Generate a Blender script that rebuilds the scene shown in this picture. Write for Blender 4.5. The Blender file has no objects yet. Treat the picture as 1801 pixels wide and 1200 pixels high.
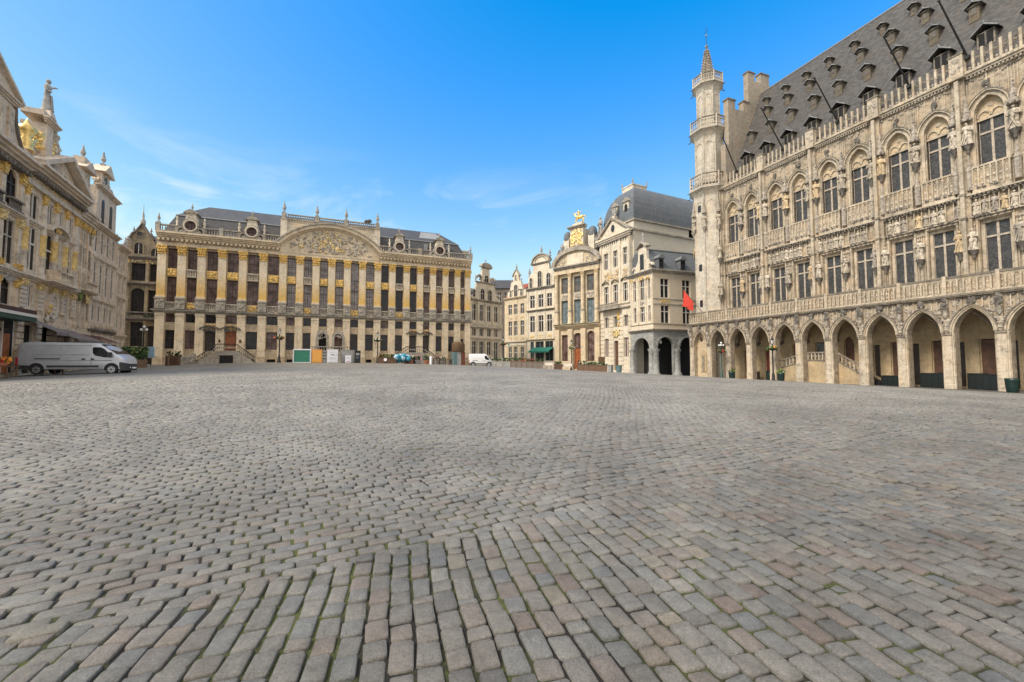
import bpy, math, random
import numpy as np
R = random.Random(7)
S = bpy.context.scene
COL = S.collection
PI = math.pi

# ---------------------------------------------------------------- camera
CAMF = 740.0; PITCH = math.atan(38 / CAMF)
cd = bpy.data.cameras.new('camera'); cam = bpy.data.objects.new('camera', cd); COL.objects.link(cam)
cam.location = (0, 0, 1.6); cam.rotation_euler = (PI / 2 + PITCH, 0, 0)
cd.sensor_width = 36; cd.lens = CAMF / 1801 * 36; cd.clip_end = 3000; cd.clip_start = 0.05
S.camera = cam

# ---------------------------------------------------------------- world: real sky model, unseen cloud cover added behind the viewer for soft light
SUN_EL = math.radians(48); SUN_DIR2 = (-0.83, -0.56)
SUN_ROT = math.atan2(SUN_DIR2[0], SUN_DIR2[1])
W = bpy.data.worlds.new('World'); S.world = W; W.use_nodes = True
nt = W.node_tree; N = nt.nodes; LK = nt.links; N.clear()
def nd(t, **k):
    n = N.new(t)
    for a, v in k.items(): setattr(n, a, v)
    return n
wo = nd('ShaderNodeOutputWorld'); bg = nd('ShaderNodeBackground'); LK.new(bg.outputs[0], wo.inputs[0])
sky = nd('ShaderNodeTexSky', sky_type='NISHITA'); sky.sun_disc = False
sky.sun_elevation = SUN_EL; sky.sun_rotation = SUN_ROT; sky.air_density = 1.0; sky.dust_density = 0.6; sky.ozone_density = 1.6
hsv = nd('ShaderNodeHueSaturation'); hsv.inputs['Saturation'].default_value = 1.22; hsv.inputs['Value'].default_value = 1.0
LK.new(sky.outputs[0], hsv.inputs['Color'])
# deepen the zenith and lighten the horizon of the model sky: per-channel gain
sep = nd('ShaderNodeSeparateColor'); LK.new(hsv.outputs[0], sep.inputs[0]); com = nd('ShaderNodeCombineColor')
for ch, gain, off, top in (('Red', 2.9, -1.33, 3.4), ('Green', 1.72, -.12, 5.0), ('Blue', 1.9, .3, 5.8)):
    a_ = nd('ShaderNodeMath', operation='MULTIPLY_ADD'); a_.inputs[1].default_value = gain; a_.inputs[2].default_value = off; LK.new(sep.outputs[ch], a_.inputs[0])
    b_ = nd('ShaderNodeMath', operation='MAXIMUM'); b_.inputs[1].default_value = 0.03; LK.new(a_.outputs[0], b_.inputs[0])
    c_ = nd('ShaderNodeMath', operation='MINIMUM'); c_.inputs[1].default_value = top; LK.new(b_.outputs[0], c_.inputs[0]); LK.new(c_.outputs[0], com.inputs[ch])
tc = nd('ShaderNodeTexCoord')
mp = nd('ShaderNodeMapping'); mp.inputs['Scale'].default_value = (1.0, 1.0, 3.2); mp.inputs['Rotation'].default_value = (0, 0.10, 0); mp.inputs['Location'].default_value = (1.9, 4.4, 3.3)
LK.new(tc.outputs['Generated'], mp.inputs[0])
nz = nd('ShaderNodeTexNoise'); nz.inputs['Scale'].default_value = 3.1; nz.inputs['Detail'].default_value = 9; nz.inputs['Roughness'].default_value = 0.62; nz.inputs['Distortion'].default_value = 0.5
LK.new(mp.outputs[0], nz.inputs[0])
cr = nd('ShaderNodeValToRGB'); cr.color_ramp.elements[0].position = 0.54; cr.color_ramp.elements[0].color = (0, 0, 0, 1)
cr.color_ramp.elements[1].position = 0.69; cr.color_ramp.elements[1].color = (1, 1, 1, 1)
LK.new(nz.outputs[0], cr.inputs[0])
sp = nd('ShaderNodeSeparateXYZ'); LK.new(tc.outputs['Generated'], sp.inputs[0])
# wisps only low down in front; unseen bank of cloud behind the viewer added as white fill
lowz = nd('ShaderNodeMapRange'); lowz.inputs[1].default_value = 0.44; lowz.inputs[2].default_value = 0.2; lowz.inputs[3].default_value = 0.0; lowz.inputs[4].default_value = 0.5
LK.new(sp.outputs['Z'], lowz.inputs[0])
wm = nd('ShaderNodeMath', operation='MULTIPLY'); LK.new(cr.outputs[0], wm.inputs[0]); LK.new(lowz.outputs[0], wm.inputs[1])
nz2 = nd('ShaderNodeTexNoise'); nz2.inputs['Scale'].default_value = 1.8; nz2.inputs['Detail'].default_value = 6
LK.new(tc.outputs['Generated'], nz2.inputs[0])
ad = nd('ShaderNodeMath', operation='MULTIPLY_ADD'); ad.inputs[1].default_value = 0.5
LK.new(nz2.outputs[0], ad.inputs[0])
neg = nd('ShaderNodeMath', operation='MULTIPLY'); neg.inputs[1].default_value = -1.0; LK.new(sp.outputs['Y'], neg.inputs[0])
ad2 = nd('ShaderNodeMath', operation='MULTIPLY_ADD'); ad2.inputs[1].default_value = 0.90   # added cloud reaches further forward higher up, to light the fronts from above
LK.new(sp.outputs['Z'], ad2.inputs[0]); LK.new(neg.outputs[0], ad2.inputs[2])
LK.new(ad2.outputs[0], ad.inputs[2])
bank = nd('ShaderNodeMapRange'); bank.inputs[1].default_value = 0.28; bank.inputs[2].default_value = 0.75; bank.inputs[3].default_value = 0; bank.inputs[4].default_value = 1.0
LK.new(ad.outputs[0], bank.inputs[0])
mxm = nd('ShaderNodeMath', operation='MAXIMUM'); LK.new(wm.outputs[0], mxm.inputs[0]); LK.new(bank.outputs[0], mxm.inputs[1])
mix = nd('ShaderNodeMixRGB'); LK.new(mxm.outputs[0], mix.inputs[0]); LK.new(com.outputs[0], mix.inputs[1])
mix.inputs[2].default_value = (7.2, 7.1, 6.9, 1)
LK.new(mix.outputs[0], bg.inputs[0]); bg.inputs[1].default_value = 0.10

sl = bpy.data.lights.new('sun', 'SUN'); sun = bpy.data.objects.new('sun', sl); COL.objects.link(sun)
sl.energy = 2.5; sl.angle = math.radians(20); sl.color = (1.0, 0.91, 0.79)
sun.rotation_euler = (PI / 2 - SUN_EL, 0, math.atan2(SUN_DIR2[0], -SUN_DIR2[1]) )
sun.location = (0, 0, 60)

S.view_settings.view_transform = 'Standard'; S.view_settings.look = 'None'; S.view_settings.gamma = 1
S.view_settings.exposure = 0.80
S.cycles.max_bounces = 5; S.cycles.diffuse_bounces = 3

# ---------------------------------------------------------------- mesh helper
def _ico():
    t = (1 + 5 ** .5) / 2
    v = [(-1, t, 0), (1, t, 0), (-1, -t, 0), (1, -t, 0), (0, -1, t), (0, 1, t), (0, -1, -t), (0, 1, -t), (t, 0, -1), (t, 0, 1), (-t, 0, -1), (-t, 0, 1)]
    n = (1 + t * t) ** .5
    f = [(0, 11, 5), (0, 5, 1), (0, 1, 7), (0, 7, 10), (0, 10, 11), (1, 5, 9), (5, 11, 4), (11, 10, 2), (10, 7, 6), (7, 1, 8), (3, 9, 4), (3, 4, 2), (3, 2, 6), (3, 6, 8), (3, 8, 9), (4, 9, 5), (2, 4, 11), (6, 2, 10), (8, 6, 7), (9, 8, 1)]
    return [(a / n, b / n, c / n) for a, b, c in v], f
ICO = _ico()
class MB:
    def __init__(s): s.v = []; s.f = []; s.m = []; s.sm = []; s.c = []
    def _add(s, vs, fs, m, sm=False):
        o = len(s.v); s.c.append((o, o + len(vs), len(s.f), len(s.f) + len(fs))); s.v += vs
        for f in fs: s.f.append(tuple(i + o for i in f)); s.m.append(m); s.sm.append(sm)
    def box(s, x0, x1, y0, y1, z0, z1, m='stone'):
        s._add([(x0, y0, z0), (x1, y0, z0), (x1, y1, z0), (x0, y1, z0), (x0, y0, z1), (x1, y0, z1), (x1, y1, z1), (x0, y1, z1)],
               [(0, 3, 2, 1), (4, 5, 6, 7), (0, 1, 5, 4), (1, 2, 6, 5), (2, 3, 7, 6), (3, 0, 4, 7)], m)
    def cbox(s, x, y, z0, z1, w, d, m='stone', tw=None, td=None):   # centred tapering block
        tw = w if tw is None else tw; td = d if td is None else td
        a, b, c, e = w / 2, d / 2, tw / 2, td / 2
        s._add([(x - a, y - b, z0), (x + a, y - b, z0), (x + a, y + b, z0), (x - a, y + b, z0), (x - c, y - e, z1), (x + c, y - e, z1), (x + c, y + e, z1), (x - c, y + e, z1)],
               [(0, 3, 2, 1), (4, 5, 6, 7), (0, 1, 5, 4), (1, 2, 6, 5), (2, 3, 7, 6), (3, 0, 4, 7)], m)
    def face(s, pts, m='stone'): s._add(list(pts), [tuple(range(len(pts)))], m)
    def prism(s, poly, y0, y1, m='stone'):   # poly in (x,z)
        n = len(poly)
        s._add([(x, y0, z) for x, z in poly] + [(x, y1, z) for x, z in poly],
               [tuple(range(n)), tuple(range(2 * n - 1, n - 1, -1))] + [(i, i + n, (i + 1) % n + n, (i + 1) % n) for i in range(n)], m)
    def prismx(s, poly, x0, x1, m='stone'):  # poly in (y,z)
        n = len(poly)
        s._add([(x0, y, z) for y, z in poly] + [(x1, y, z) for y, z in poly],
               [tuple(range(n)), tuple(range(2 * n - 1, n - 1, -1))] + [(i, i + n, (i + 1) % n + n, (i + 1) % n) for i in range(n)], m)
    def lathe(s, x, y, prof, n=10, m='stone', sm=True, ph=0.0, sx=1.0, sy=1.0):  # prof: (r,z)
        vs = []; fs = []
        for r, z in prof:
            for k in range(n):
                a = 2 * PI * k / n + ph; vs.append((x + r * sx * math.cos(a), y + r * sy * math.sin(a), z))
        for i in range(len(prof) - 1):
            for k in range(n):
                k2 = (k + 1) % n
                fs.append((i * n + k, i * n + k2, (i + 1) * n + k2, (i + 1) * n + k))
        s._add(vs, fs, m, sm)
        s._add([vs[k] for k in range(n)], [tuple(range(n - 1, -1, -1))], m)
        s._add([vs[(len(prof) - 1) * n + k] for k in range(n)], [tuple(range(n))], m)
    def tube(s, p, q, r0, r1=None, n=6, m='stone', sm=True):
        r1 = r0 if r1 is None else r1
        d = [q[i] - p[i] for i in range(3)]; L = math.sqrt(sum(c * c for c in d)) or 1e-6; d = [c / L for c in d]
        a = (0, 0, 1) if abs(d[2]) < .9 else (1, 0, 0)
        u = (d[1] * a[2] - d[2] * a[1], d[2] * a[0] - d[0] * a[2], d[0] * a[1] - d[1] * a[0]); L = math.sqrt(sum(c * c for c in u)); u = [c / L for c in u]
        w = (d[1] * u[2] - d[2] * u[1], d[2] * u[0] - d[0] * u[2], d[0] * u[1] - d[1] * u[0])
        vs = []
        for c, r in ((p, r0), (q, r1)):
            for k in range(n):
                t = 2 * PI * k / n; vs.append(tuple(c[i] + r * (math.cos(t) * u[i] + math.sin(t) * w[i]) for i in range(3)))
        s._add(vs, [(k, (k + 1) % n, (k + 1) % n + n, k + n) for k in range(n)], m, sm)
        s._add(list(vs), [tuple(range(n - 1, -1, -1)), tuple(range(n, 2 * n))], m)
    def blob(s, x, y, z, rx, ry=None, rz=None, m='stone', j=.25, sm=False):
        ry = rx if ry is None else ry; rz = rx if rz is None else rz
        a = R.random() * 6.28; ca, sa = math.cos(a), math.sin(a)
        vs = []
        for vx, vy, vz in ICO[0]:
            k = 1 + R.uniform(-j, j)
            px, py = vx * ca - vy * sa, vx * sa + vy * ca
            vs.append((x + px * rx * k, y + py * ry * k, z + vz * rz * k))
        s._add(vs, ICO[1], m, sm)
    # carved relief: many small overlapping lumps standing out of a face at depth y
    def relief(s, x0, x1, z0, z1, y, n, r, m='stone', d=.5):
        for _ in range(n):
            k = R.uniform(.55, 1.25) * r
            s.blob(R.uniform(x0 + k * .6, x1 - k * .6) if x1 - x0 > 1.2 * k else (x0 + x1) / 2, y, R.uniform(z0 + k * .6, z1 - k * .6) if z1 - z0 > 1.2 * k else (z0 + z1) / 2, k, k * d, k * R.uniform(.6, 1.5), m, .35)
    def scroll(s, x, z, r, y0, y1, flip=1, m='stone'):   # volute bracket seen from the front
        pts = []
        for k in range(15):
            t = k / 14 * 4.4; rr = r * (1 - .13 * t)
            pts.append((x + flip * rr * math.cos(t), z + rr * math.sin(t)))
        inner = [(x + (px - x) * .55, z + (pz - z) * .55) for px, pz in pts][::-1]
        s.prism(pts + inner, y0, y1, m)
    def pieces(s, gap=.3, most=10):
        """split into the bodies that stand clear of each other, so that each becomes a part of its own"""
        n = len(s.c)
        if n < 2 or n > 400: return [s]
        bb = [(min(v[k] for v in s.v[a:b]) - gap / 2, max(v[k] for v in s.v[a:b]) + gap / 2) for a, b, _, _ in s.c for k in range(3)]
        up = list(range(n))
        def root(i):
            while up[i] != i: up[i] = up[up[i]]; i = up[i]
            return i
        for i in range(n):
            for j in range(i + 1, n):
                if all(bb[3 * i + k][0] < bb[3 * j + k][1] and bb[3 * j + k][0] < bb[3 * i + k][1] for k in range(3)): up[root(i)] = root(j)
        gr = {}
        for i in range(n): gr.setdefault(root(i), []).append(i)
        if not 1 < len(gr) <= most: return [s]
        out = []
        for g in gr.values():
            q = MB()
            for i in g:
                a, b, fa, fb = s.c[i]; o = len(q.v) - a; q.v += s.v[a:b]
                for k in range(fa, fb): q.f.append(tuple(x + o for x in s.f[k])); q.m.append(s.m[k]); q.sm.append(s.sm[k])
            out.append(q)
        return out
    def build(s, name, parent=None, mats=None, loc=None, label=None, zoff=0.0):
        me = bpy.data.meshes.new(name)
        vs = s.v if not zoff else [(a, b, c - zoff) for a, b, c in s.v]
        me.from_pydata(vs, [], s.f)
        names = sorted(set(s.m)); idx = {n: i for i, n in enumerate(names)}
        for n in names: me.materials.append(M[(mats or {}).get(n, n)])
        me.polygons.foreach_set('material_index', [idx[n] for n in s.m])
        me.polygons.foreach_set('use_smooth', s.sm)
        me.update()
        o = bpy.data.objects.new(name, me); COL.objects.link(o)
        if parent: o.parent = parent
        if loc: o.location = loc
        if label: o['label'] = label
        return o
def tag(o, label=None, cat=None, group=None, kind=None):
    if label: o['label'] = label
    if cat: o['category'] = cat
    if group: o['group'] = group
    if kind: o['kind'] = kind
    return o
def empty(name, loc, rz, label, cat, group=None):
    o = bpy.data.objects.new(name, None); COL.objects.link(o); o.location = loc; o.rotation_euler = (0, 0, rz); o.empty_display_size = .3
    return tag(o, label, cat, group)
def copy_thing(o, loc=None, rz=None, label=None):
    c = o.copy(); COL.objects.link(c)
    if loc: c.location = loc
    if rz is not None: c.rotation_euler = (0, 0, rz)
    if label: c['label'] = label
    for ch in [x for x in o.children]:
        k = ch.copy(); COL.objects.link(k); k.parent = c
        for g in [x for x in ch.children]:
            q = g.copy(); COL.objects.link(q); q.parent = k
    return c

# ground height (the square falls gently towards the town hall)
GC = (0.00835629, 0.04066294, -0.00085884, -0.00064113, -0.00041349)
def G(x, y):
    x = np.clip(x, -60, 48); y = np.clip(y, -10, 100)
    return GC[0] * x + GC[1] * y + GC[2] * x * y + GC[3] * x * x + GC[4] * y * y
def gz(x, y): return float(G(x, y))

# ---------------------------------------------------------------- materials
M = {}
def mat(name, col=(.5, .5, .5), rough=.8, metal=0.0, var=0.0, vs=2.0, bump=0.0, bs=20.0, spec=None, trans=0):
    m = bpy.data.materials.new(name); m.use_nodes = True; t = m.node_tree; n = t.nodes; l = t.links
    b = n['Principled BSDF']; b.inputs['Base Color'].default_value = (*col, 1); b.inputs['Roughness'].default_value = rough; b.inputs['Metallic'].default_value = metal
    if spec is not None: b.inputs['Specular IOR Level'].default_value = spec
    if var or bump:
        tc = n.new('ShaderNodeTexCoord')
    if var:
        z = n.new('ShaderNodeTexNoise'); z.inputs['Scale'].default_value = vs; z.inputs['Detail'].default_value = 6; l.new(tc.outputs['Object'], z.inputs[0])
        r = n.new('ShaderNodeMapRange'); r.inputs[1].default_value = .3; r.inputs[2].default_value = .7; r.inputs[3].default_value = 1 - var; r.inputs[4].default_value = 1 + var; l.new(z.outputs[0], r.inputs[0])
        x = n.new('ShaderNodeMixRGB'); x.blend_type = 'MULTIPLY'; x.inputs[0].default_value = 1; x.inputs[1].default_value = (*col, 1); l.new(r.outputs[0], x.inputs[2]); l.new(x.outputs[0], b.inputs['Base Color'])
    if bump:
        z = n.new('ShaderNodeTexNoise'); z.inputs['Scale'].default_value = bs; z.inputs['Detail'].default_value = 4; l.new(tc.outputs['Object'], z.inputs[0])
        bp = n.new('ShaderNodeBump'); bp.inputs['Strength'].default_value = bump; bp.inputs['Distance'].default_value = .05; l.new(z.outputs[0], bp.inputs['Height']); l.new(bp.outputs[0], b.inputs['Normal'])
    M[name] = m; return m
def stone(name, c1, c2, dark, stain=.55, bw=.9, bh=.38, joint=.5, goldz=None, sth=.52, rough=.85):
    """ashlar: two stone tones per block, weather stains, soot streaks running down, fine pitting"""
    m = bpy.data.materials.new(name); m.use_nodes = True; t = m.node_tree; n = t.nodes; l = t.links
    b = n['Principled BSDF']; b.inputs['Roughness'].default_value = rough; b.inputs['Specular IOR Level'].default_value = .25
    tc = n.new('ShaderNodeTexCoord'); sx = n.new('ShaderNodeSeparateXYZ'); l.new(tc.outputs['Object'], sx.inputs[0])
    add = n.new('ShaderNodeMath'); l.new(sx.outputs['X'], add.inputs[0]); l.new(sx.outputs['Y'], add.inputs[1])
    cb = n.new('ShaderNodeCombineXYZ'); l.new(add.outputs[0], cb.inputs[0]); l.new(sx.outputs['Z'], cb.inputs[1])
    br = n.new('ShaderNodeTexBrick'); br.inputs['Scale'].default_value = 1; br.inputs['Brick Width'].default_value = bw; br.inputs['Row Height'].default_value = bh
    br.inputs['Mortar Size'].default_value = .012; br.inputs['Mortar Smooth'].default_value = .3; br.inputs['Bias'].default_value = 0
    br.inputs['Color1'].default_value = (*c1, 1); br.inputs['Color2'].default_value = (*c2, 1)
    br.inputs['Mortar'].default_value = tuple(c1[i] * (1 - joint) + dark[i] * joint for i in range(3)) + (1,)
    l.new(cb.outputs[0], br.inputs['Vector'])
    def noise(scale, det, rg=.55, mapping=None):
        z = n.new('ShaderNodeTexNoise'); z.inputs['Scale'].default_value = scale; z.inputs['Detail'].default_value = det; z.inputs['Roughness'].default_value = rg
        if mapping:
            mp = n.new('ShaderNodeMapping'); mp.inputs['Scale'].default_value = mapping; l.new(tc.outputs['Object'], mp.inputs[0]); l.new(mp.outputs[0], z.inputs[0])
        else: l.new(tc.outputs['Object'], z.inputs[0])
        return z
    def ramp(src, a, bb, lo=0., hi=1.):
        r = n.new('ShaderNodeMapRange'); r.inputs[1].default_value = a; r.inputs[2].default_value = bb; r.inputs[3].default_value = lo; r.inputs[4].default_value = hi; l.new(src, r.inputs[0]); return r.outputs[0]
    def mixc(f, a, c, mode='MIX'):
        x = n.new('ShaderNodeMixRGB'); x.blend_type = mode
        if isinstance(f, float): x.inputs[0].default_value = f
        else: l.new(f, x.inputs[0])
        l.new(a, x.inputs[1])
        if isinstance(c, tuple): x.inputs[2].default_value = (*c, 1)
        else: l.new(c, x.inputs[2])
        return x.outputs[0]
    col = br.outputs['Color']
    fine = noise(9, 8, .7); col = mixc(1.0, col, ramp(fine.outputs[0], .25, .75, .72, 1.25), 'MULTIPLY')
    if goldz:
        # yellow limewash on the lower part of the shafts, fading upwards with a ragged edge
        z0, z1, gc = goldz
        gm = n.new('ShaderNodeMath'); gm.operation = 'MULTIPLY_ADD'; gm.inputs[1].default_value = 1.2; l.new(noise(1.6, 5).outputs[0], gm.inputs[0]); l.new(sx.outputs['Z'], gm.inputs[2])
        col = mixc(ramp(gm.outputs[0], z0 + .6, z1 + .6, .95, 0.), col, gc)
    big = noise(.55, 5, .6); col = mixc(ramp(big.outputs[0], .42, .72, 0., stain * .55), col, dark)
    mid = noise(2.4, 9, .72); col = mixc(ramp(mid.outputs[0], .50, .70, 0., min(1., stain * 1.1)), col, dark)
    stk = noise(1.0, 7, .7, (2.6, 2.6, .22)); col = mixc(ramp(stk.outputs[0], sth, sth + .26, 0., stain), col, dark)
    warm = noise(.9, 3, .5, (1, 1, .7)); col = mixc(ramp(warm.outputs[0], .5, .8, 0., .35), col, (min(c1[0] * 1.1, 1), c1[1] * .86, c1[2] * .6))
    l.new(col, b.inputs['Base Color'])
    bp = n.new('ShaderNodeBump'); bp.inputs['Strength'].default_value = .5; bp.inputs['Distance'].default_value = .03
    hm = n.new('ShaderNodeMath'); hm.operation = 'MULTIPLY_ADD'; hm.inputs[1].default_value = -1.2; l.new(br.outputs['Fac'], hm.inputs[0]); l.new(fine.outputs[0], hm.inputs[2])
    l.new(hm.outputs[0], bp.inputs['Height']); l.new(bp.outputs[0], b.inputs['Normal'])
    M[name] = m; return m
def slate(name, c, c2, lichen=None, bw=.35, bh=.22):
    m = stone(name, c, c2, tuple(k * .45 for k in c), .5, bw, bh, .8); m.node_tree.nodes['Principled BSDF'].inputs['Roughness'].default_value = .55; return m
def glass(name, c, lead=None, rough=.12, blind=None):
    """window glazing: dark glass with uneven panes; optional leaded lattice or drawn blinds behind"""
    m = bpy.data.materials.new(name); m.use_nodes = True; t = m.node_tree; n = t.nodes; l = t.links
    b = n['Principled BSDF']; b.inputs['Roughness'].default_value = rough + .08; b.inputs['Specular IOR Level'].default_value = .3
    tc = n.new('ShaderNodeTexCoord'); sx = n.new('ShaderNodeSeparateXYZ'); l.new(tc.outputs['Object'], sx.inputs[0])
    cb = n.new('ShaderNodeCombineXYZ'); l.new(sx.outputs['X'], cb.inputs[0]); l.new(sx.outputs['Z'], cb.inputs[1])
    vo = n.new('ShaderNodeTexNoise'); vo.inputs['Scale'].default_value = 1.1; vo.inputs['Detail'].default_value = 2; l.new(cb.outputs[0], vo.inputs[0])
    r = n.new('ShaderNodeMapRange'); r.inputs[1].default_value = .35; r.inputs[2].default_value = .65; l.new(vo.outputs[0], r.inputs[0])
    x = n.new('ShaderNodeMixRGB'); x.inputs[1].default_value = (*c, 1); c2 = blind or tuple(k * 2.2 for k in c); x.inputs[2].default_value = (*c2, 1); l.new(r.outputs[0], x.inputs[0])
    out = x.outputs[0]
    wn = n.new('ShaderNodeTexNoise'); wn.inputs['Scale'].default_value = 1.7; l.new(tc.outputs['Object'], wn.inputs[0])
    bp = n.new('ShaderNodeBump'); bp.inputs['Strength'].default_value = .25; bp.inputs['Distance'].default_value = .06
    l.new(wn.outputs[0], bp.inputs['Height'])
    if lead:
        mp = n.new('ShaderNodeMapping'); mp.inputs['Rotation'].default_value = (0, 0, PI / 4); l.new(cb.outputs[0], mp.inputs[0])
        br = n.new('ShaderNodeTexBrick'); br.offset = 0; br.inputs['Scale'].default_value = 1; br.inputs['Brick Width'].default_value = .15; br.inputs['Row Height'].default_value = .15; br.inputs['Mortar Size'].default_value = .012
        br.inputs['Color1'].default_value = (.03, .035, .045, 1); br.inputs['Color2'].default_value = (.15, .15, .145, 1); br.inputs['Mortar'].default_value = (.13, .12, .11, 1); br.inputs['Bias'].default_value = -.25
        l.new(mp.outputs[0], br.inputs['Vector'])
        y = n.new('ShaderNodeMixRGB'); y.inputs[0].default_value = .55; l.new(out, y.inputs[1]); l.new(br.outputs['Color'], y.inputs[2]); out = y.outputs[0]
        b2 = n.new('ShaderNodeBump'); b2.inputs['Strength'].default_value = .7; b2.inputs['Distance'].default_value = .02; l.new(br.outputs['Color'], b2.inputs['Height']); l.new(bp.outputs[0], b2.inputs['Normal']); bp = b2
    l.new(out, b.inputs['Base Color']); l.new(bp.outputs[0], b.inputs['Normal'])
    M[name] = m; return m

stone('stone', (.52, .43, .31), (.42, .35, .26), (.07, .06, .05), .6)
stone('duke_wall', (.60, .48, .33), (.48, .38, .26), (.10, .08, .06), .65, .8, .36, .4)
stone('duke_pil', (.77, .64, .46), (.70, .58, .42), (.13, .11, .085), .5, 1.4, .7, .25)
stone('duke_gilt', (.78, .66, .49), (.70, .59, .44), (.16, .13, .10), .3, 1.4, .7, .2, (10.8 - 1.0, 13.6 - 1.0, (.70, .44, .12)))
stone('duke_grey', (.46, .415, .35), (.36, .325, .275), (.07, .062, .052), .7, .7, .4, .5)
stone('th_wall', (.52, .432, .32), (.425, .352, .26), (.085, .075, .062), .85, .8, .34, .35)
stone('th_light', (.59, .505, .39), (.50, .425, .325), (.10, .088, .072), .75, 1.0, .5, .3)
stone('th_dark', (.30, .26, .205), (.21, .18, .145), (.05, .045, .04), .75, .5, .3, .4)
stone('th_orange', (.60, .48, .32), (.53, .43, .30), (.12, .09, .06), .45, .6, .4, .2)
stone('th_inner', (.50, .39, .24), (.43, .335, .205), (.16, .12, .09), .55, 1.4, .6, .15)
stone('turret', (.62, .56, .465), (.54, .485, .40), (.13, .115, .095), .6, .9, .42, .3)
stone('dormer_stone', (.19, .16, .115), (.12, .10, .075), (.06, .055, .05), .6, .35, .12, .4)
stone('gable', (.44, .38, .30), (.33, .28, .23), (.12, .1, .08), .5, .35, .12, .4)
stone('row_stone', (.74, .61, .46), (.64, .52, .39), (.10, .08, .06), .65, .9, .4, .35)
stone('row_plain', (.69, .585, .475), (.62, .525, .425), (.13, .11, .09), .45, 1.2, .5, .2)
stone('row_dark', (.25, .21, .18), (.19, .165, .14), (.05, .045, .04), .6)
stone('h0', (.38, .31, .21), (.29, .24, .17), (.05, .045, .035), .75)
stone('cream', (.74, .66, .53), (.67, .59, .47), (.14, .12, .095), .5, 1.2, .5, .2)
stone('cream_warm', (.70, .58, .41), (.62, .51, .35), (.12, .10, .07), .55, .9, .42, .3)
stone('render', (.60, .51, .39), (.59, .50, .38), (.28, .23, .17), .2, 8, 8, 0)
stone('render_pale', (.60, .55, .46), (.59, .54, .45), (.3, .27, .22), .2, 8, 8, 0)
stone('bluestone', (.40, .40, .38), (.28, .285, .275), (.10, .10, .10), .5, .7, .34, .6)
slate('slate', (.085, .085, .09), (.06, .06, .066)); slate('slate_th', (.118, .112, .106), (.062, .058, .056), bw=.3, bh=.2)
slate('slate_blue', (.16, .175, .19), (.12, .13, .145)); slate('slate_pale', (.30, .31, .32), (.26, .27, .28))
slate('tile_red', (.38, .11, .06), (.28, .08, .05), bw=.25, bh=.3)
mat('gold', (.66, .43, .13), .5, .35, .55, 7, .5, 16); mat('gold_pale', (.66, .50, .24), .55, .25, .5, 6, .4, 16)
mat('gold_leaf', (.80, .56, .20), .38, .55, .3, 6, .4, 14)
mat('gold_paint', (.62, .42, .15), .6, 0, .35, 4)
mat('carve_dark', (.13, .115, .10), .9, 0, .4, 4); mat('carve', (.33, .29, .24), .9, 0, .45, 5); mat('carve_warm', (.50, .385, .24), .88, 0, .35, 4)
mat('carve_light', (.48, .42, .34), .88, 0, .5, 5)
mat('statue', (.38, .33, .26), .9, 0, .6, 5); mat('statue_grey', (.33, .31, .29), .85, 0, .4, 3)
glass('glass', (.018, .017, .018)); glass('glass_row', (.012, .011, .011), rough=.2).node_tree.nodes['Principled BSDF'].inputs['Specular IOR Level'].default_value = .1; glass('glass_brown', (.075, .042, .036), rough=.25, blind=(.20, .14, .13)); glass('glass_pane', (.20, .17, .16), rough=.2, blind=(.36, .32, .31))
glass('glass_lead', (.02, .02, .02), lead=1, rough=.22); glass('glass_grey', (.08, .075, .07), rough=.2, blind=(.15, .13, .12)); glass('glass_teal', (.10, .13, .14), blind=(.2, .23, .25))
mat('frame_dark', (.035, .025, .022), .5); mat('frame_white', (.62, .57, .5), .6); mat('frame_brown', (.07, .035, .022), .55); mat('frame_stone', (.42, .36, .29), .85, 0, .3, 6)
mat('frame_light', (.62, .54, .45), .8, 0, .2, 6); mat('frame_teal', (.10, .17, .18), .5); mat('door_wood', (.30, .09, .03), .5, 0, .35, 3); mat('door_dark', (.04, .028, .022), .5, 0, .3, 3); mat('door_red', (.16, .03, .02), .5, 0, .4, 4); mat('door_brown', (.10, .05, .03), .55, 0, .3, 3)
mat('iron', (.02, .02, .02), .5, .3); mat('iron_green', (.025, .07, .06), .45, .1, .2, 6); mat('dark', (.01, .01, .01), .9); mat('lead', (.20, .205, .21), .5, .2, .2, 5)
mat('lamp_glass', (.75, .75, .72), .2); mat('barrel', (.006, .024, .020), .4, 0, .2, 5); mat('crate', (.004, .009, .009), .5, 0, .25, 4)
mat('paint_green', (.03, .20, .13), .5, 0, .15, 3); mat('paint_orange', (.80, .38, .08), .6, 0, .1, 3); mat('paper', (.75, .75, .78), .7, 0, .06, 4); mat('print', (.12, .13, .22), .7); mat('print_red', (.55, .12, .08), .7)
mat('grey_box', (.30, .29, .28), .6, 0, .15, 3); mat('rust', (.16, .055, .03), .8, .1, .4, 4, .5, 20); mat('rust_brown', (.10, .055, .025), .8, 0, .3, 3)
mat('wood', (.14, .08, .045), .7, 0, .35, 6); mat('wood_grey', (.17, .14, .12), .8, 0, .35, 6); mat('tarp_blue', (.03, .24, .36), .6, 0, .3, 4, .6, 6); mat('tarp_pale', (.35, .5, .62), .6, 0, .2, 4)
mat('awning_grey', (.17, .14, .13), .9, 0, .2, 2); mat('awning_green', (.01, .13, .10), .8, 0, .15, 2); mat('awning_brown', (.12, .055, .045), .9, 0, .2, 2); mat('sign_dark', (.05, .02, .018), .6); mat('sign_green', (.02, .06, .045), .6)
mat('leaf', (.05, .10, .025), .8, 0, .5, 6); mat('leaf_light', (.14, .19, .04), .8, 0, .4, 6); mat('leaf_dark', (.02, .035, .012), .85, 0, .5, 6)
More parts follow.
